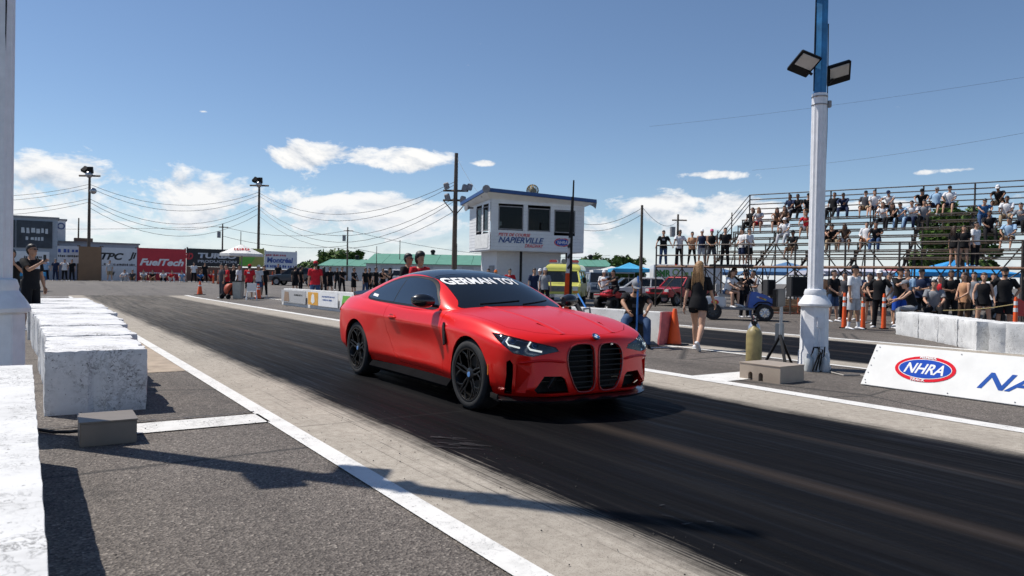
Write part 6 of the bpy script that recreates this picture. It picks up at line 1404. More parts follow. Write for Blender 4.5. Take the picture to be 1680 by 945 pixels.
# bottles and stand at the right column
def bottle(loc, h, rad, m_, label, valve):
    r = empty('gas_bottle', loc, .3, label, 'gas bottle'); q = MB(); q.lathe([(rad * .96, 0), (rad, .02), (rad, h * .70), (rad * .92, h * .78), (rad * .6, h * .85), (rad * .28, h * .885), (rad * .26, h * .90), (0, h * .90)], 24); q.build('tank', m_, r, smooth=50)
    q = MB(); q.cyl((0, 0, h * .88), (0, 0, h), .03, 10); q.build('valve', valve, r); q = MB(); q.tube([(-.09, 0, h * .93), (-.10, 0, h * 1.03), (0, 0, h * 1.05), (.10, 0, h * 1.03), (.09, 0, h * .93)], .012, 6); q.build('handle', TRIM, r)
bottle((9.05, 7.1, 0), .72, .115, mat('tank_olive', (.30, .24, .10), .5, var=.35, vscale=5), 'olive yellow gas bottle beside the right column', TRIM); bottle((10.0, 7.85, 0), .74, .10, mat('tank_silver', (.55, .57, .60), .25, metal=.7, var=.2, vscale=9), 'silver gas bottle behind the monitor stand', CHROME)
ms = empty('monitor_stand', (9.60, 7.05, 0), R(20), 'dark monitor on a slanted steel stand beside the right column', 'stand')
for a, b in (((.02, 0, .95), (0, 0, .45)), ((0, 0, .5), (-.28, -.18, .0)), ((0, 0, .5), (.22, -.14, .0)), ((0, 0, .5), (.02, .26, .0))): q = MB(); q.bar(a, b, .035); q.build('leg', STEEL if a[2] > .6 else TRIM, ms)
q = MB(); q.box((-.09, .0, 1.07), (.40, .07, .27)); sc_ = q.build('monitor', mat('monitor_grey', (.055, .055, .056), .5), ms, bevel=.01); q = MB(); q.box((-.31, .0, 1.07), (.04, .06, .24)); q.build('hood', TRIM, sc_)
q = MB(); q.box((.16, .06, .50), (.14, .10, .34)); q.build('control_box', mat('box_slate', (.14, .16, .18), .5), ms, bevel=.008)
jb = empty('hose_tangle', (9.72, 6.52, 0), 0, 'tangle of clear bottles and hoses at the column foot', 'equipment')
for k, (x_, y_, h_) in enumerate(((0, 0, .34), (.09, -.10, .28), (-.10, .05, .26))): q = MB(); q.lathe([(.055, 0), (.06, .02), (.06, h_ * .7), (.03, h_ * .85), (.025, h_), (0, h_)], 14, (x_, y_, 0)); q.build('jar', mat('jar_clear', (.55, .58, .58), .15, var=.2), jb, smooth=40)
for k in range(4): q = MB(); q.tube([(-.15 + .08 * k, -.05, .02), (-.12 + .05 * k, -.12, .25 + .04 * k), (.05, -.02 + .03 * k, .35), (.10 - .06 * k, .08, .03)], .012, 5); q.build('hose', TRIM, jb)
# feather flag
fp = spot(936, 15.2); fl = empty('feather_flag', fp, 0, 'narrow black white and orange feather flag behind the car', 'flag'); hh = CAM_H + (hor(938) - 296) * 15.2 / FPX
q = MB(); q.tube([(0, 0, 0), (.0, .0, hh * .6), (.03, 0, hh)], [.03, .028, .016], 8); q.build('pole', TRIM, fl)
drt = rf(1, 0)
for z0, z1, c in ((.30, 1.42, (.62, .07, .02)), (1.42, 2.15, (.55, .55, .56)), (2.15, 3.0, (.02, .02, .022))):
    q = MB(); w0 = .16; q.add([drt * -.10 + V((0, 0, z0)), V((0, 0, z0)), V((0, 0, z1)), drt * -.10 + V((0, 0, z1))], [(0, 1, 2, 3)]); 
    q.v = []; q.f = []; q.mi = []; n = 6
    for k in range(n + 1):
        z = z0 + (z1 - z0) * k / n; ww = .26 * max(.12, (1 - max(0, (z - 1.0)) / 2.2)); yy = .015 * sin(z * 7); d2_ = V((-drt.y, drt.x, 0)) * yy
        q.v += [tuple(drt * .012 + V((0, 0, z))), tuple(drt * (-ww * .5) + d2_ + V((0, 0, z)))]
    q.f = [(2 * k, 2 * k + 1, 2 * k + 3, 2 * k + 2) for k in range(n)]; q.mi = [0] * n
    me = q.mesh('flag_cloth'); me = evaluated(me, [('SOLIDIFY', dict(thickness=.006, offset=0))]); link('flag_cloth', me, fl, cloth(c, 'flag_%d' % int(100 * z0)))
for k in range(3): q = MB(); q.box(tuple(drt * -.04 + V((0, 0, 1.55 + k * .22))), (.05, .03, .10), rz=-YAW, ry=R(35)); q.build('flag_stripe', INKB, fl)
# golf cart
gp = spot(1208, 25.6); gc = empty('golf_cart', gp, -YAW + R(-14), 'blue golf cart with lifted tyres and white rear box', 'golf cart')
CB = paint((.02, .10, .42), 'cart_blue'); CW = paint((.62, .63, .64), 'cart_white')
q = MB(); q.prism([(.35, .42), (.42, .95), (.55, 1.02), (.95, .88), (1.22, .72), (1.25, .55), (1.05, .50), (.75, .62), (.55, .40)], -.52, .52, (0, 0, 0), (1, 0, 0), (0, 0, 1), (0, 1, 0)); fc = q.build('front_cowl', CB, gc, bevel=.04)
for k, (c_, x0, z0) in enumerate((((.6, .6, .62), .72, .80), ((.55, .05, .05), .80, .78), ((.6, .45, .05), .88, .75))): q = MB(); q.box((x0, -.525, z0), (.16, .012, .05), ry=R(20)); q.build('cowl_decal', mat('decal_%d' % k, c_, .4), fc)
q = MB(); q.b2((-.9, -.5, .36), (.6, .5, .44)); q.build('floor', GREYW, gc, bevel=.02)
q = MB(); q.b2((-1.15, -.52, .42), (-.35, .52, .80)); rb_ = q.build('rear_body', CW, gc, bevel=.05); 
q = MB(); q.ell((-.72, -.528, .61), (.13, .008, .085), 12, 6); q.build('red_emblem', mat('decal_red', (.55, .03, .03), .4), rb_); q = MB(); q.ell((-.72, -.535, .60), (.06, .008, .06), 12, 6); q.build('yellow_emblem', mat('decal_yellow', (.7, .5, .03), .4), rb_)
q = MB(); q.b2((-.62, -.5, .80), (-.12, .5, .90)); q.build('seat', mat('cart_seat', (.35, .34, .33), .6), gc, bevel=.03); q = MB(); q.b2((-.70, -.5, .95), (-.58, .5, 1.25)); q.build('backrest', MATS['cart_seat'], gc, bevel=.03)
for x_, s in ((.9, -1), (.9, 1), (-.78, -1), (-.78, 1)): plain_wheel(gc, (x_, s * .56, .29), .29, .24, s, CHROME if s < 0 and x_ > 0 else mat('hub_dark', (.08, .08, .08), .5), 8)
for x_, s in ((.9, -1), (.9, 1)): q = MB(); q.tube([(x_ - .36, s * .56, .50), (x_ - .2, s * .56, .64), (x_ + .1, s * .56, .66), (x_ + .34, s * .56, .52)], [(.10, .02)] * 4, 6); q.build('mudguard', TRIM, gc)
for y in (-.48, .48):
    for a, b in (((.50, y, 1.0), (.25, y, 1.85)), ((-.75, y, .8), (-.75, y, 1.85))): q = MB(); q.bar(a, b, .035); q.build('roof_post', TRIM, gc)
q = MB(); q.b2((-.95, -.58, 1.85), (.55, .58, 1.91)); q.build('roof', mat('cart_roof', (.03, .03, .032), .5), gc, bevel=.03)
q = MB(); q.tube([(.30 + .06 * cos(a), .22 + .16 * sin(a), 1.06 + .14 * cos(a)) for a in [2 * pi * k / 14 for k in range(15)]], .012, 5); q.bar((.5, .22, .8), (.3, .22, 1.06), .03); q.build('steering_wheel', TRIM, gc)
q = MB(); q.b2((1.2, -.40, .50), (1.36, .40, .62)); q.bar((1.36, -.3, .55), (1.42, -.3, .85), .03); q.bar((1.36, .3, .55), (1.42, .3, .85), .03); q.bar((1.42, -.4, .85), (1.42, .4, .85), .03); q.build('bull_bar', TRIM, gc)
# red quad bike
ap = spot(1010, 33); aq = empty('quad_bike', ap, -YAW + R(215), 'red quad bike with rider near the parked suv', 'quad bike'); AR = paint((.50, .012, .02), 'quad_red')
for x_, s in ((.55, 1), (.55, -1), (-.55, 1), (-.55, -1)): plain_wheel(aq, (x_, s * .42, .28), .28, .24, s, TRIM, 4)
q = MB(); q.prism([(-.85, .62), (-.6, .74), (-.2, .68), (.1, .86), (.4, .88), (.8, .72), (.85, .62), (.5, .52), (-.6, .50)], -.22, .22, (0, 0, 0), (1, 0, 0), (0, 0, 1), (0, 1, 0)); q.build('bodywork', AR, aq, bevel=.05)
for x_ in (.55, -.55): q = MB(); q.box((x_, 0, .64), (.62, 1.05, .06)); q.build('fender', AR, aq, bevel=.025)
q = MB(); q.b2((-.5, -.16, .74), (.1, .16, .84)); q.build('seat', TRIM, aq, bevel=.03); q = MB(); q.bar((.35, -.38, 1.05), (.35, .38, 1.05), .03); q.bar((.42, 0, .8), (.35, 0, 1.05), .04); q.build('handlebar', TRIM, aq)
for x_ in (.72, -.72): q = MB(); [q.bar((x_ - .2, y, .76), (x_ + .2, y, .76), .02) for y in (-.4, -.2, 0, .2, .4)]; q.bar((x_ - .2, -.42, .76), (x_ - .2, .42, .76), .02); q.bar((x_ + .2, -.42, .76), (x_ + .2, .42, .76), .02); q.build('luggage_rack', TRIM, aq)
# red motorcycle at the right edge
mp = spot(1674, 23.5); mc = empty('motorcycle', mp, -YAW + R(160), 'red motorcycle at the right edge behind the rope', 'motorcycle')
for x_ in (.7, -.65): plain_wheel(mc, (x_, 0, .31), .31, .14, -1, TRIM, 5)
q = MB(); q.prism([(-.75, .85), (-.2, .78), (.1, .98), (.5, 1.0), (.65, .75), (.4, .42), (-.2, .38), (-.4, .6)], -.16, .16, (0, 0, 0), (1, 0, 0), (0, 0, 1), (0, 1, 0)); q.build('fairing', AR, mc, bevel=.05); q = MB(); q.bar((.7, 0, .31), (.45, 0, 1.0), .06); q.bar((.42, -.32, 1.02), (.42, .32, 1.02), .03); q.build('fork', STEEL, mc); q = MB(); q.bar((-.65, 0, .31), (-.05, 0, .45), .06); q.build('swingarm', TRIM, mc)
# timber pile under the bleachers
wp = spot(1288, 32); wpile = empty('timber_pile', wp, -YAW, 'stacked pale timber under the bleachers behind the cart', 'timber'); rr = random.Random(9)
for k in range(14): q = MB(); q.box((rr.uniform(-.3, .3), rr.uniform(-.3, .3), .12 + .11 * (k // 3)), (rr.uniform(1.4, 2.2), .18, .09), rz=R(rr.uniform(-6, 6))); q.build('plank', mat('timber_pale', (.42, .30, .18), .8, var=.3), wpile)
q = MB(); q.b2((-1.2, -.75, .02), (1.3, -.70, .07)); q.b2((-1.2, -.75, .30), (1.3, -.70, .35)); q.bar((.3, -.72, 0), (.3, -.72, .7), .05); q.build('orange_guard', mat('guard_orange', (.55, .16, .07), .6), wpile)
for px, d, w, h_, lb in ((1318, 30.5, 1.0, .85, 'large dark loudspeaker cabinet under the bleachers by the column'), (1266, 31.5, .35, .7, 'narrow dark cabinet left of the timber pile')):
    p = spot(px, d); r = empty('equipment_cabinet', p + V((0, 0, .75)), -YAW, lb, 'cabinet'); q = MB(); q.b2((-w / 2, 0, 0), (w / 2, .6, h_)); q.build('case', mat('cabinet_dark', (.03, .03, .032), .6), r, bevel=.02); q = MB(); q.b2((-w / 2 + .06, -.012, .06), (w / 2 - .06, -.001, h_ - .06)); q.build('front_panel', TRIM, r)
    q = MB(); [q.bar((x_, .3, -.75), (x_, .3, 0), .06) for x_ in (-w / 2 + .08, w / 2 - .08)]; q.build('stand', DSTEEL, r)
# crew equipment at the parasol: hose reel, plastic chair, generator
hp = spot(378, 37); hr = empty('hose_reel', hp, .4, 'round orange hose reel on a hand cart left of the parasol', 'hose reel'); q = MB(); q.lathe([(.12, -.14), (.28, -.14), (.31, -.10), (.31, .10), (.28, .14), (.12, .14)], 20, (0, 0, .48), 'Y'); q.build('drum', mat('reel_orange', (.36, .06, .025), .6, var=.3), hr, smooth=40); q = MB(); q.bar((-.4, -.2, .05), (.3, -.2, 1.1), .04); q.bar((-.4, .2, .05), (.3, .2, 1.1), .04); q.build('cart_frame', TRIM, hr); plain_wheel(hr, (-.3, -.26, .13), .13, .08, -1, TRIM, 4); plain_wheel(hr, (-.3, .26, .13), .13, .08, 1, TRIM, 4)
cp = spot(413, 36); ch = empty('plastic_chair', cp, -YAW + R(200), 'white plastic chair under the parasol', 'chair')
q = MB(); q.b2((-.23, -.22, .40), (.23, .22, .43)); q.build('seat', WHITE, ch, bevel=.01)
q = MB(); q.box((0, .23, .64), (.44, .03, .40), rx=R(-10)); q.build('backrest', WHITE, ch, bevel=.01)
for x_ in (-.21, .21):
    for y in (-.2, .2): q = MB(); q.bar((x_, y, .40), (x_ * 1.15, y * 1.15, 0), .04); q.build('leg', WHITE, ch)
    q = MB(); q.bar((x_, -.2, .62), (x_, .22, .64), .04); q.bar((x_, -.2, .42), (x_, -.2, .62), .035); q.build('armrest', WHITE, ch)
tp_ = spot(391, 37); tb_ = empty('wheelie_bin', tp_, -YAW, 'pale grey bin beside the hose reel', 'bin'); q = MB(); q.box((0, 0, .45), (.40, .42, .86), taper=1.12); q.build('bin_body', mat('bin_grey', (.38, .37, .33), .6, var=.15), tb_, bevel=.02); q = MB(); q.box((0, 0, .91), (.50, .52, .05)); q.build('lid', TRIM, tb_, bevel=.015)
# blower behind the car's nose, beside the seated man
bp = gnd(990, 556); bp = V((9.95, 12.1, 0)); be = empty('leaf_blower', bp, .6, 'black backpack blower resting behind the coupe nose', 'equipment')
q = MB(); q.box((0, 0, .38), (.5, .4, .36)); q.build('engine', TRIM, be, bevel=.05); q = MB(); q.cyl((-.2, 0, 0), (-.2, 0, .2), .12); q.cyl((.2, 0, 0), (.2, 0, .2), .12); q.build('foot', DARKIN, be); q = MB(); q.tube([(.1, .1, .5), (.2, .3, .75), (.1, .45, .8), (-.1, .45, .6)], .05, 8); q.build('hose', DARKIN, be, smooth=50); q = MB(); q.tube([(-.25, 0, .55), (-.25, 0, .68), (.2, 0, .68), (.25, 0, .55)], .02, 6); q.build('frame', GREYW, be)
q = MB(); q.tube([(10.6, 12.9, .62), (10.9, 13.6, .95)], .02, 6); tag(q.build('broom_handle', mat('blue_plastic', (.03, .16, .48), .4)), 'short blue handle leaning by the black blower', 'handle')
# ------------------------------------------------------------------ who stands where
TOCAM = lambda p: atan2(-p.y, -p.x) + pi / 2        # local -Y turned towards the camera
def stand(px, d, label, turn=0.0, **k): 
    p = spot(px, d); return person(p, TOCAM(p) + R(turn), label, **k)
# the walking woman, seen from behind
p = gnd(1144, 574); person(p, TOCAM(p) + R(165), 'long-haired blond woman in black walking away beside the cone', 'walk', 'black', 'black', 'blond', 0, 1.70, True, leg='mini', longhair=True, detail=.013, shoes='white', print_=None)
# the seated man with the blue stick
p = V((10.12, 10.85, 0)); sm = person(p, TOCAM(p) + R(6), 'man in black tee and jeans seated holding a blue stick', 'sitlean', 'black', 'jeans', 'brown', 1, 1.80, cap='grey', detail=.013, shoes='black', seat=.46, print_=('dgrey', 1), beard=True)
r = empty('tyre_stool', p + V((rf(0, .10).x, rf(0, .10).y, 0)), 0, 'black tyre stack the man with the stick sits on', 'stool')
for k in range(2): q = MB(); q.lathe([(.14, .02 + .225 * k), (.27, .02 + .225 * k), (.30, .07 + .225 * k), (.30, .17 + .225 * k), (.27, .222 + .225 * k), (.14, .222 + .225 * k)], 24, closed=True); q.build('tyre', TYRE, r, smooth=40)
fw_ = V((-p.x, -p.y, 0)).normalized(); st = MB(); b_ = p + fw_ * .52 + rf(.06, 0); st.tube([b_ + V((0, 0, .01)), b_ + V((.02, 0, 1.38))], .018, 8); tag(st.build('blue_stick', MATS['blue_plastic']), 'long blue stick held upright by the seated man', 'stick')
# behind the car
stand(668, 17, 'dark-shirted man looking right behind the coupe roof', 60, top='black', bot='jeans', h=1.80, detail=.016, skin=1, pose='relax', glasses=True); stand(688, 16.6, 'curly-haired person in red tee behind the coupe roof', 35, top='red', bot='black', h=1.79, detail=.016, skin=1, pose='relax', big_hair=1.32, print_=('white', 1))
# left
p = spot(50, 15.6); lm_ = person(p, TOCAM(p) + R(48), 'man in black holding up a phone behind the white blocks', 'phone', 'black', 'black', 'black', 1, 1.80, glasses=True, leg='shorts', detail=.016, print_=('white', 1)); q = MB(); q.box((0, 0, 0), (.075, .012, .15)); ph_ = q.build('phone', BLK, bevel=.004); ph_.location = HANDS[lm_.name][1] + V((0, 0, .05)); ph_.rotation_euler = (0, 0, TOCAM(p) + R(48)); tag(ph_, 'black phone raised by the man behind the white blocks', 'phone')
p = spot(19, 17.2); person(p, TOCAM(p) + R(-20), 'person with raised arms half hidden by the left column', 'photo', 'black', 'jeans', 'black', 1, 1.74, detail=.02)
# ground crowd on the right
G2 = 'spectators standing below the bleachers'
stand(1401, 21.3, 'man in white tee and grey shorts between orange delineators', 60, top='white', bot='lgrey', leg='shorts', h=1.83, skin=1, cap='black', detail=.015, pose='relax', socks='white', group=G2)
for a in ((1367, 25.5, 'man in black tee and jean shorts right of the column', dict(top='black', bot='jeans', leg='shorts', h=1.78, pose='clasp', turn=50)), (1347, 26.5, 'person in white cap half behind the right column', dict(top='tan', bot='jeans', leg='shorts', cap='white', pose='relax', skin=1)),
          (1427, 24.5, 'woman in black dress behind the delineators', dict(top='black', bot='black', leg='mini', fem=True, h=1.66, longhair=True, sleeve='none', pose='crossed')), (1443, 22.3, 'staff member in black with yellow shoulders and white cap', dict(top='black', bot='black', cap='white', pose='hips', h=1.74, turn=-20)),
          (1459, 25.0, 'woman in pale top and dark shorts behind the staff member', dict(top='lgrey', bot='black', leg='shorts', fem=True, h=1.68, hair='brown')), (1476, 21.9, 'man in black tee and royal blue shorts shading his eyes', dict(top='black', bot='royal', leg='shorts', pose='phone', h=1.80, skin=1, cap='black', turn=40)),
          (1488, 24.4, 'grey-haired man in pale blue shirt behind the blue shorts', dict(top='lblue', bot='navy', h=1.82, hair='brown', pose='relax')), (1512, 24.6, 'tall man in dark shirt left of the seated grey man', dict(top='navy', bot='black', h=1.84, pose='crossed', cap='black')),
          (1560, 23.8, 'man in black with arms folded behind the wall', dict(top='black', bot='black', h=1.80, pose='crossed', skin=2)), (1583, 21.8, 'woman in tan crop top behind the curved wall', dict(top='tan', bot='brown', fem=True, h=1.70, longhair=True, hair='brown', sleeve='none', pose='clasp', turn=-50)),
          (1614, 20.6, 'woman in black tank top leaning toward the rope', dict(top='black', bot='black', fem=True, h=1.68, leg='mini', sleeve='none', hair='brown', pose='sidearms')), (1648, 20.4, 'bearded staff man in black and yellow at the rope', dict(top='black', bot='black', leg='shorts', h=1.82, skin=1, beard=True, cap='black', pose='hips')),
          (1598, 25.0, 'man in grey tee behind the woman in black tank', dict(top='grey', bot='black', h=1.78)), (1630, 25.5, 'man in white tee deep behind the rope', dict(top='white', bot='jeans', h=1.76)), (1543, 25.6, 'woman in red top deep behind the wall', dict(top='red', bot='black', fem=True, h=1.66, longhair=True)), (1410, 27.0, 'man in navy tee in the shade under the planks', dict(top='navy', bot='khaki', h=1.76)), (1386, 27.5, 'person in grey hoodie in the shade by the column', dict(top='dgrey', bot='black', h=1.74, sleeve='long'))):
    k = dict(a[3]); t = k.pop('turn', random.uniform(-35, 35)); stand(a[0], a[1], a[2], t, group=G2, detail=.018, jit=6, **k)
p = spot(1501, 20.6); person(p, TOCAM(p) + R(-75), 'woman with grey cap sitting on the end of the curved wall', 'sitknee', 'black', 'grey', 'brown', 0, 1.70, True, cap='grey', sleeve='none', leg='slim', detail=.016, seat=.58, shoes='white', group=G2)
p = spot(1533, 22.0); person(p, TOCAM(p), 'smiling man in grey shirt sitting behind the curved wall', 'sit', 'grey', 'black', 'black', 0, 1.78, seat=.55, detail=.018, group=G2)
for pp, hh_, lb in ((spot(1533, 22.2), .54, 'low dark crate under the man in grey'),):
    r = empty('crate', pp, -YAW, lb, 'crate'); q = MB(); q.b2((-.3, -.15, .0), (.3, .35, hh_)); q.build('case', DARKIN, r, bevel=.02); q = MB(); q.b2((-.32, -.17, hh_ - .08), (.32, .37, hh_ - .03)); q.build('rim', TRIM, r)
# golf cart passengers
gm = M4.Translation(gc.location) @ M4.Rotation(gc.rotation_euler.z, 4, 'Z')
def on_cart(v, tz, lb, **k): person(gm @ V((v[0], v[1], .44)), gc.rotation_euler.z + pi / 2 + R(tz), lb, 'sitknee', seat=.46, detail=.016, **k)
on_cart((-.34, -.30), -40, 'woman in white top and denim shorts riding on the cart', top='white', bot='jeans', leg='mini', hair='brown', fem=True, h=1.64, longhair=True, sleeve='short'); on_cart((-.30, .22), -30, 'large man in black seated on the golf cart', top='black', bot='black', h=1.80, skin=1)
stand(1222, 27.5, 'man in black behind the golf cart', 40, top='black', bot='black', pose='photo', detail=.02); stand(1236, 28, 'man in white printed tee behind the golf cart', -40, top='lgrey', bot='jeans', pose='crossed', detail=.02, skin=1)
# paddock between tower and bleachers
stand(991, 34.5, 'man in white and red shirt standing by the quad bike', -20, top='white', bot='black', cap='white', detail=.02, pose='clasp', print_=('red', 1)); person(ap + V((0, 0, .0)), aq.rotation_euler.z + pi / 2, 'rider in black sitting on the red quad bike', 'ride', 'black', 'black', 'black', 1, 1.76, detail=.02, seat=.84)
for px, d, lb, k in ((876, 33, 'man in navy shirt left of the yellow van', dict(top='navy', bot='jeans')), (894, 31, 'woman in grey tee and cap left of the yellow van', dict(top='grey', bot='black', fem=True, cap='lgrey', longhair=True)), (886, 34, 'man in white shirt between navy man and van', dict(top='white', bot='jeans', cap='white')), (836, 36, 'man in red and dark shirt below the tower', dict(top='red', bot='black')), (813, 38, 'person in orange cap behind the coupe roof', dict(top='orange', bot='black', cap='orange', h=1.70)), (801, 37, 'dark-haired person at the tower door', dict(top='black', bot='black')), (755, 40, 'person in pale shirt far behind the roof', dict(top='lgrey', bot='black', h=1.72))): stand(px, d, lb, random.uniform(-60, 60), detail=.022, jit=6, pose='relax', **k)
# crew at the parasol
for px, d, lb, k in ((409, 37.5, 'man in red printed tee and red cap under the parasol', dict(top='red', bot='black', cap='red', turn=160, print_=('white', -1), leg='shorts')), (391, 38.5, 'man in white shirt beside the parasol pole', dict(top='white', bot='grey', turn=70, skin=1)), (372, 39, 'man in red and black left of the hose reel', dict(top='red', bot='black', turn=-70, pose='clasp')), (364, 38, 'crew member in dark grey bending left of the reel', dict(top='dgrey', bot='dgrey', turn=-60)), (424, 41, 'woman in white top and denim shorts by the parasol', dict(top='white', bot='jeans', leg='shorts', fem=True, cap='white')), (433, 42, 'dark-dressed person right of the parasol', dict(top='black', bot='black')), (383, 42, 'man in black behind the parasol pole', dict(top='black', bot='dgrey'))):
    k = dict(k); t = k.pop('turn', 0); stand(px, d, lb, t, detail=.022, jit=5, group='crew under the parasol', **k)
# the man in red and the black-clad crowd
stand(517, 29.5, 'man in red shirt and cap seen from behind over the barrier', 172, top='red', bot='jeans', cap='red', h=1.82, detail=.017)
G3 = 'spectators in black near the sedan'
for i, (px, d, lb, k) in enumerate(((484, 46, 'leftmost black-clad person by the sedan', dict(turn=150)), (493, 47, 'second black-clad person by the sedan', dict(turn=120, leg='long')), (531, 44, 'long-haired person in black right of the red shirt', dict(fem=True, longhair=True, turn=160)), (541, 47, 'slim person in black with shorts right of red shirt', dict(leg='shorts', turn=40)), (553, 54, 'short person in black further back', dict(h=1.62)), (561, 49, 'man in black polo with hands together', dict(turn=30, pose='clasp')), (580, 46, 'man in black holding a white paper', dict(turn=60, pose='clasp', print_=('white', 1))), (599, 46, 'man in black tee with white bag strap', dict(turn=50, bot='jeans')), (606, 48, 'second man in black in the dense group', dict(turn=-40)), (616, 45, 'tall man in black by the coupe rear', dict(turn=60, h=1.82)), (628, 47, 'man in black with crossed arms by the coupe', dict(turn=20, pose='crossed')), (640, 42, 'man in black cap pointing near the coupe roof', dict(turn=-60, cap='black', pose='photo')))):
    k = dict(k); t = k.pop('turn', 0); ps = k.pop('pose', 'relax'); bt = k.pop('bot', 'black'); stand(px, d, lb, t, top='black', bot=bt, pose=ps, leg=k.pop('leg', 'shorts' if i % 3 == 0 else 'long'), detail=.022, jit=5, group=G3, skin=i % 3 % 2, **k)
stand(456, 64, 'man in black sitting beyond the sedan roof', 0, top='black', bot='black', detail=.024)
# along the far fence
G4 = 'people waiting along the far fence'
def at_fence(px, lb, Y=70.6, pose='sitlow', **k): x = fx(px, Y); person(V((x, Y, gz(Y))), R(random.uniform(-25, 25)) - .2, lb, pose, detail=.028, group=G4, jit=6, **k)
for px, lb, k in ((75, 'person in white and blue left of the workshop doorway', dict(top='lblue', bot='black')), (91, 'person in navy near the workshop doorway', dict(top='navy', bot='navy')), (106, 'person in white shirt photographing by the poster', dict(top='white', bot='black', pose='photo')), (180, 'person in lilac white tee standing at the pale banner', dict(top='lgrey', bot='khaki', leg='shorts')), (318, 'person in white tee standing under the black banner', dict(top='white', bot='black')), (336, 'person in black standing under the black banner', dict(top='black', bot='black')), (118, 'person in black near the plywood', dict(top='black', bot='black')), (62, 'person in grey deep by the workshop', dict(top='grey', bot='black'))): at_fence(px, lb, pose=k.pop('pose', 'relax'), **k)
for px, lb, k in ((206, 'person in white sitting left below the red banner', dict(top='white', bot='lgrey')), (218, 'person in grey sitting at the banner gap', dict(top='dgrey', bot='khaki', leg='shorts')), (235, 'bearded person in pale shirt sitting under red banner', dict(top='lgrey', bot='khaki', leg='shorts')), (252, 'person in black sitting under the red banner', dict(top='black', bot='tan', leg='shorts')), (268, 'person in white and red sitting under the red banner', dict(top='white', bot='black')), (284, 'person in red sitting under the red banner', dict(top='red', bot='white')), (298, 'person in pale blue sitting at the red banner end', dict(top='lblue', bot='white')), (328, 'person in blue sitting below the black banner', dict(top='blue', bot='black')), (346, 'person in dark red sitting below the black banner', dict(top='red', bot='khaki', leg='shorts'))): at_fence(px, lb, **k)
# tower staff
tq = M4.Translation(tw.location) @ M4.Rotation(tang, 4, 'Z')
person(tq @ V((1.25, 1.1, 3.08)), tang + R(180), 'dark figure with hands on hips inside the tower window', 'hips', 'black', 'black', 'black', 1, 1.78, detail=.024); person(tq @ V((.75, .9, 3.08)), tang, 'second dark figure low in the tower window', 'relax', 'black', 'black', 'black', 1, 1.50, detail=.024)
# bleachers
bm_ = M4.Translation(bl.location) @ M4.Rotation(BANG, 4, 'Z')
def bu(px, v): q = (px - 840) / FPX; return (q * (35.5 + .8 * v) - 9.3 - .6 * v) / (.8 + .6 * q)
def on_walk(px, lb, turn=0, v=.35, **k): u = bu(px, v); p = bm_ @ V((u, v, BW)); person(p, TOCAM(p) + R(turn), lb, detail=.024, group='spectators standing on the platform', jit=5, **k)
for px, lb, k in ((1087, 'man in black printed tee and jeans at the platform end', dict(top='black', bot='jeans', pose='rail', print_=('lgrey', 1))), (1113, 'man in white tee leaning on the platform rail', dict(top='white', bot='black', pose='rail', skin=2, shoes='red', turn=20)), (1134, 'woman in orange tan top on the platform', dict(top='tan', bot='black', fem=True, pose='clasp', h=1.65, leg='slim')), (1150, 'man in dark tank and white cap on the platform', dict(top='navy', bot='lgrey', leg='shorts', cap='white', sleeve='none')), (1166, 'man in black tank and pink cap on the platform', dict(top='black', bot='dgrey', leg='shorts', cap='pink', sleeve='none', skin=1, pose='clasp')), (1188, 'man in all black on the platform', dict(top='black', bot='black', h=1.80)), (1216, 'left of two people in white tees on the platform', dict(top='white', bot='navy', leg='shorts', turn=-60, pose='clasp')), (1227, 'right of two people in white tees on the platform', dict(top='white', bot='black', leg='shorts', turn=50, pose='clasp')),
                  (1563, 'girl in black shorts standing on the bleacher walkway', dict(top='black', bot='black', leg='mini', fem=True, h=1.62, longhair=True, hair='brown', turn=150)), (1579, 'woman in dark dress on the bleacher walkway', dict(top='black', bot='black', fem=True, h=1.62, longhair=True, hair='brown', leg='mini')), (1598, 'man in white tee and black trousers on the walkway', dict(top='white', bot='black', turn=60, h=1.78, v=.62))): on_walk(px, lb, **k)
def on_seat(px, row, lb, turn=0, pose=None, **k):
    sv, sz, fv, fz = brow(row); u = bu(px, sv); p = bm_ @ V((u, sv + .02, fz)); ps = pose or ('sit', 'sitlean', 'sitknee', 'sitback')[(px * 7 + row) % 4]
    person(p, BANG + R(turn + (px * 13) % 37 - 18), lb, ps, detail=.026, seat=.44, group='spectators seated on the bleachers', jit=8, **k)
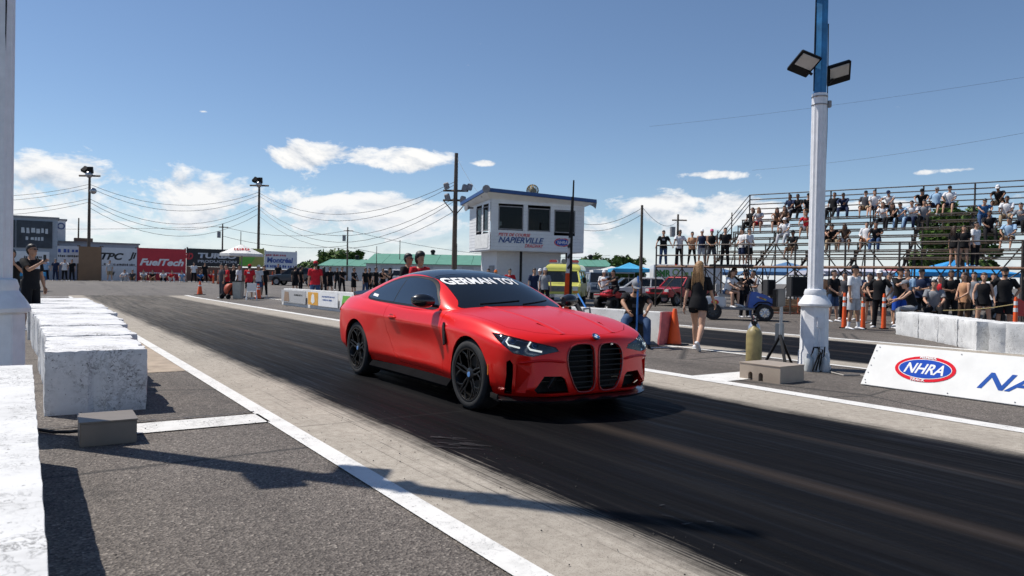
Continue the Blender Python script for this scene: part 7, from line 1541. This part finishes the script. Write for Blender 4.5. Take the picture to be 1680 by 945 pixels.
for a in ((1230, 5, 'woman in black at the left end of the upper rows', dict(top='black', bot='black', fem=True, longhair=True, hair='brown')), (1243, 5, 'woman in pale top and red shorts at the left end', dict(top='lgrey', bot='red', leg='shorts', fem=True, longhair=True, hair='blond')), (1272, 5, 'woman in black crop left of the middle rows', dict(top='tan', bot='black', fem=True, longhair=True, leg='shorts', hair='brown', sleeve='none')), (1285, 5, 'woman in dark outfit beside the crop top', dict(top='brown', bot='black', fem=True, longhair=True, hair='brown', leg='shorts')), (1295, 7, 'man in navy shirt leftmost on the top row', dict(top='navy', bot='grey')), (1307, 7, 'man in black second on the top row', dict(top='black', bot='black')), (1323, 7, 'man in dark tee left of the column on top', dict(top='black', bot='khaki', leg='shorts', cap='black')), (1287, 3, 'person in white shirt and white cap mid rows', dict(top='white', bot='lgrey', cap='white')), (1322, 4, 'person in red shirt left of the column', dict(top='red', bot='white', leg='shorts')), (1301, 1, 'man in black shirt and tan shorts low row', dict(top='black', bot='khaki', leg='shorts', cap='black')),
          (1364, 7, 'man in black right of the column on top', dict(top='black', bot='black')), (1382, 7, 'man in navy suit-like outfit on the top row', dict(top='navy', bot='navy', skin=2, sleeve='long')), (1416, 7, 'man in dark grey tee and cap on the top row', dict(top='dgrey', bot='khaki', leg='shorts', cap='black')), (1431, 7, 'man in white tee beside the dark grey tee', dict(top='white', bot='navy', leg='shorts')), (1458, 7, 'man in white tee and dark cap on the top row', dict(top='white', bot='black', leg='shorts', cap='navy')), (1510, 7, 'man in black tee before the leafy tree on top', dict(top='black', bot='dgrey', leg='shorts', cap='black')), (1532, 7, 'man in light blue tee before the leafy tree', dict(top='lblue', bot='navy', leg='shorts', cap='grey')), (1555, 7, 'man in white shirt and black cap before the tree', dict(top='white', bot='navy', leg='shorts', cap='black')), (1637, 7, 'man in black tee and white cap top right', dict(top='black', bot='khaki', leg='shorts', cap='white', pose='sitlean')),
          (1447, 5, 'woman in white top and black trousers mid rows', dict(top='white', bot='black', fem=True, hair='brown', longhair=True)), (1464, 5, 'woman in black with long hair mid rows', dict(top='black', bot='black', fem=True, longhair=True, hair='brown')), (1480, 5, 'person in light blue tee mid rows', dict(top='lblue', bot='lblue')), (1495, 5, 'man in white tee and dark jeans mid rows', dict(top='white', bot='navy')), (1513, 5, 'man in patterned grey shirt mid rows', dict(top='grey', bot='black')), (1608, 5, 'man in blue tee at right of the middle rows', dict(top='blue', bot='jeans')), (1649, 5, 'man in white tee and khaki trousers right side', dict(top='white', bot='khaki')),
          (1353, 2, 'person in dark tee just right of the column', dict(top='black', bot='brown')), (1365, 2, 'man in black tee and khaki right of column', dict(top='black', bot='khaki')), (1385, 2, 'woman in brown top and white shorts low rows', dict(top='brown', bot='white', leg='shorts', fem=True, longhair=True, hair='brown')), (1419, 2, 'person in white long sleeves on the low rows', dict(top='white', bot='tan', leg='shorts', sleeve='long')), (1436, 2, 'man in black tee and blue jeans low rows', dict(top='black', bot='jeans')), (1619, 3, 'man in black with yellow trim right rows', dict(top='black', bot='black')), (1654, 2, 'man in pale blue polo with hands together at right', dict(top='lblue', bot='khaki', leg='shorts', pose='sit')), (1674, 4, 'man in grey at the right edge of the rows', dict(top='grey', bot='black')), (1340, 6, 'person in dark blue behind the column rows', dict(top='navy', bot='black'))):
    k = dict(a[3]); on_seat(a[0], a[1], a[2], skin=(0, 0, 1, 0, 1, 2)[a[0] % 6] if 'skin' not in k else k.pop('skin'), **k)

bpy.data.scenes.remove(TMP)
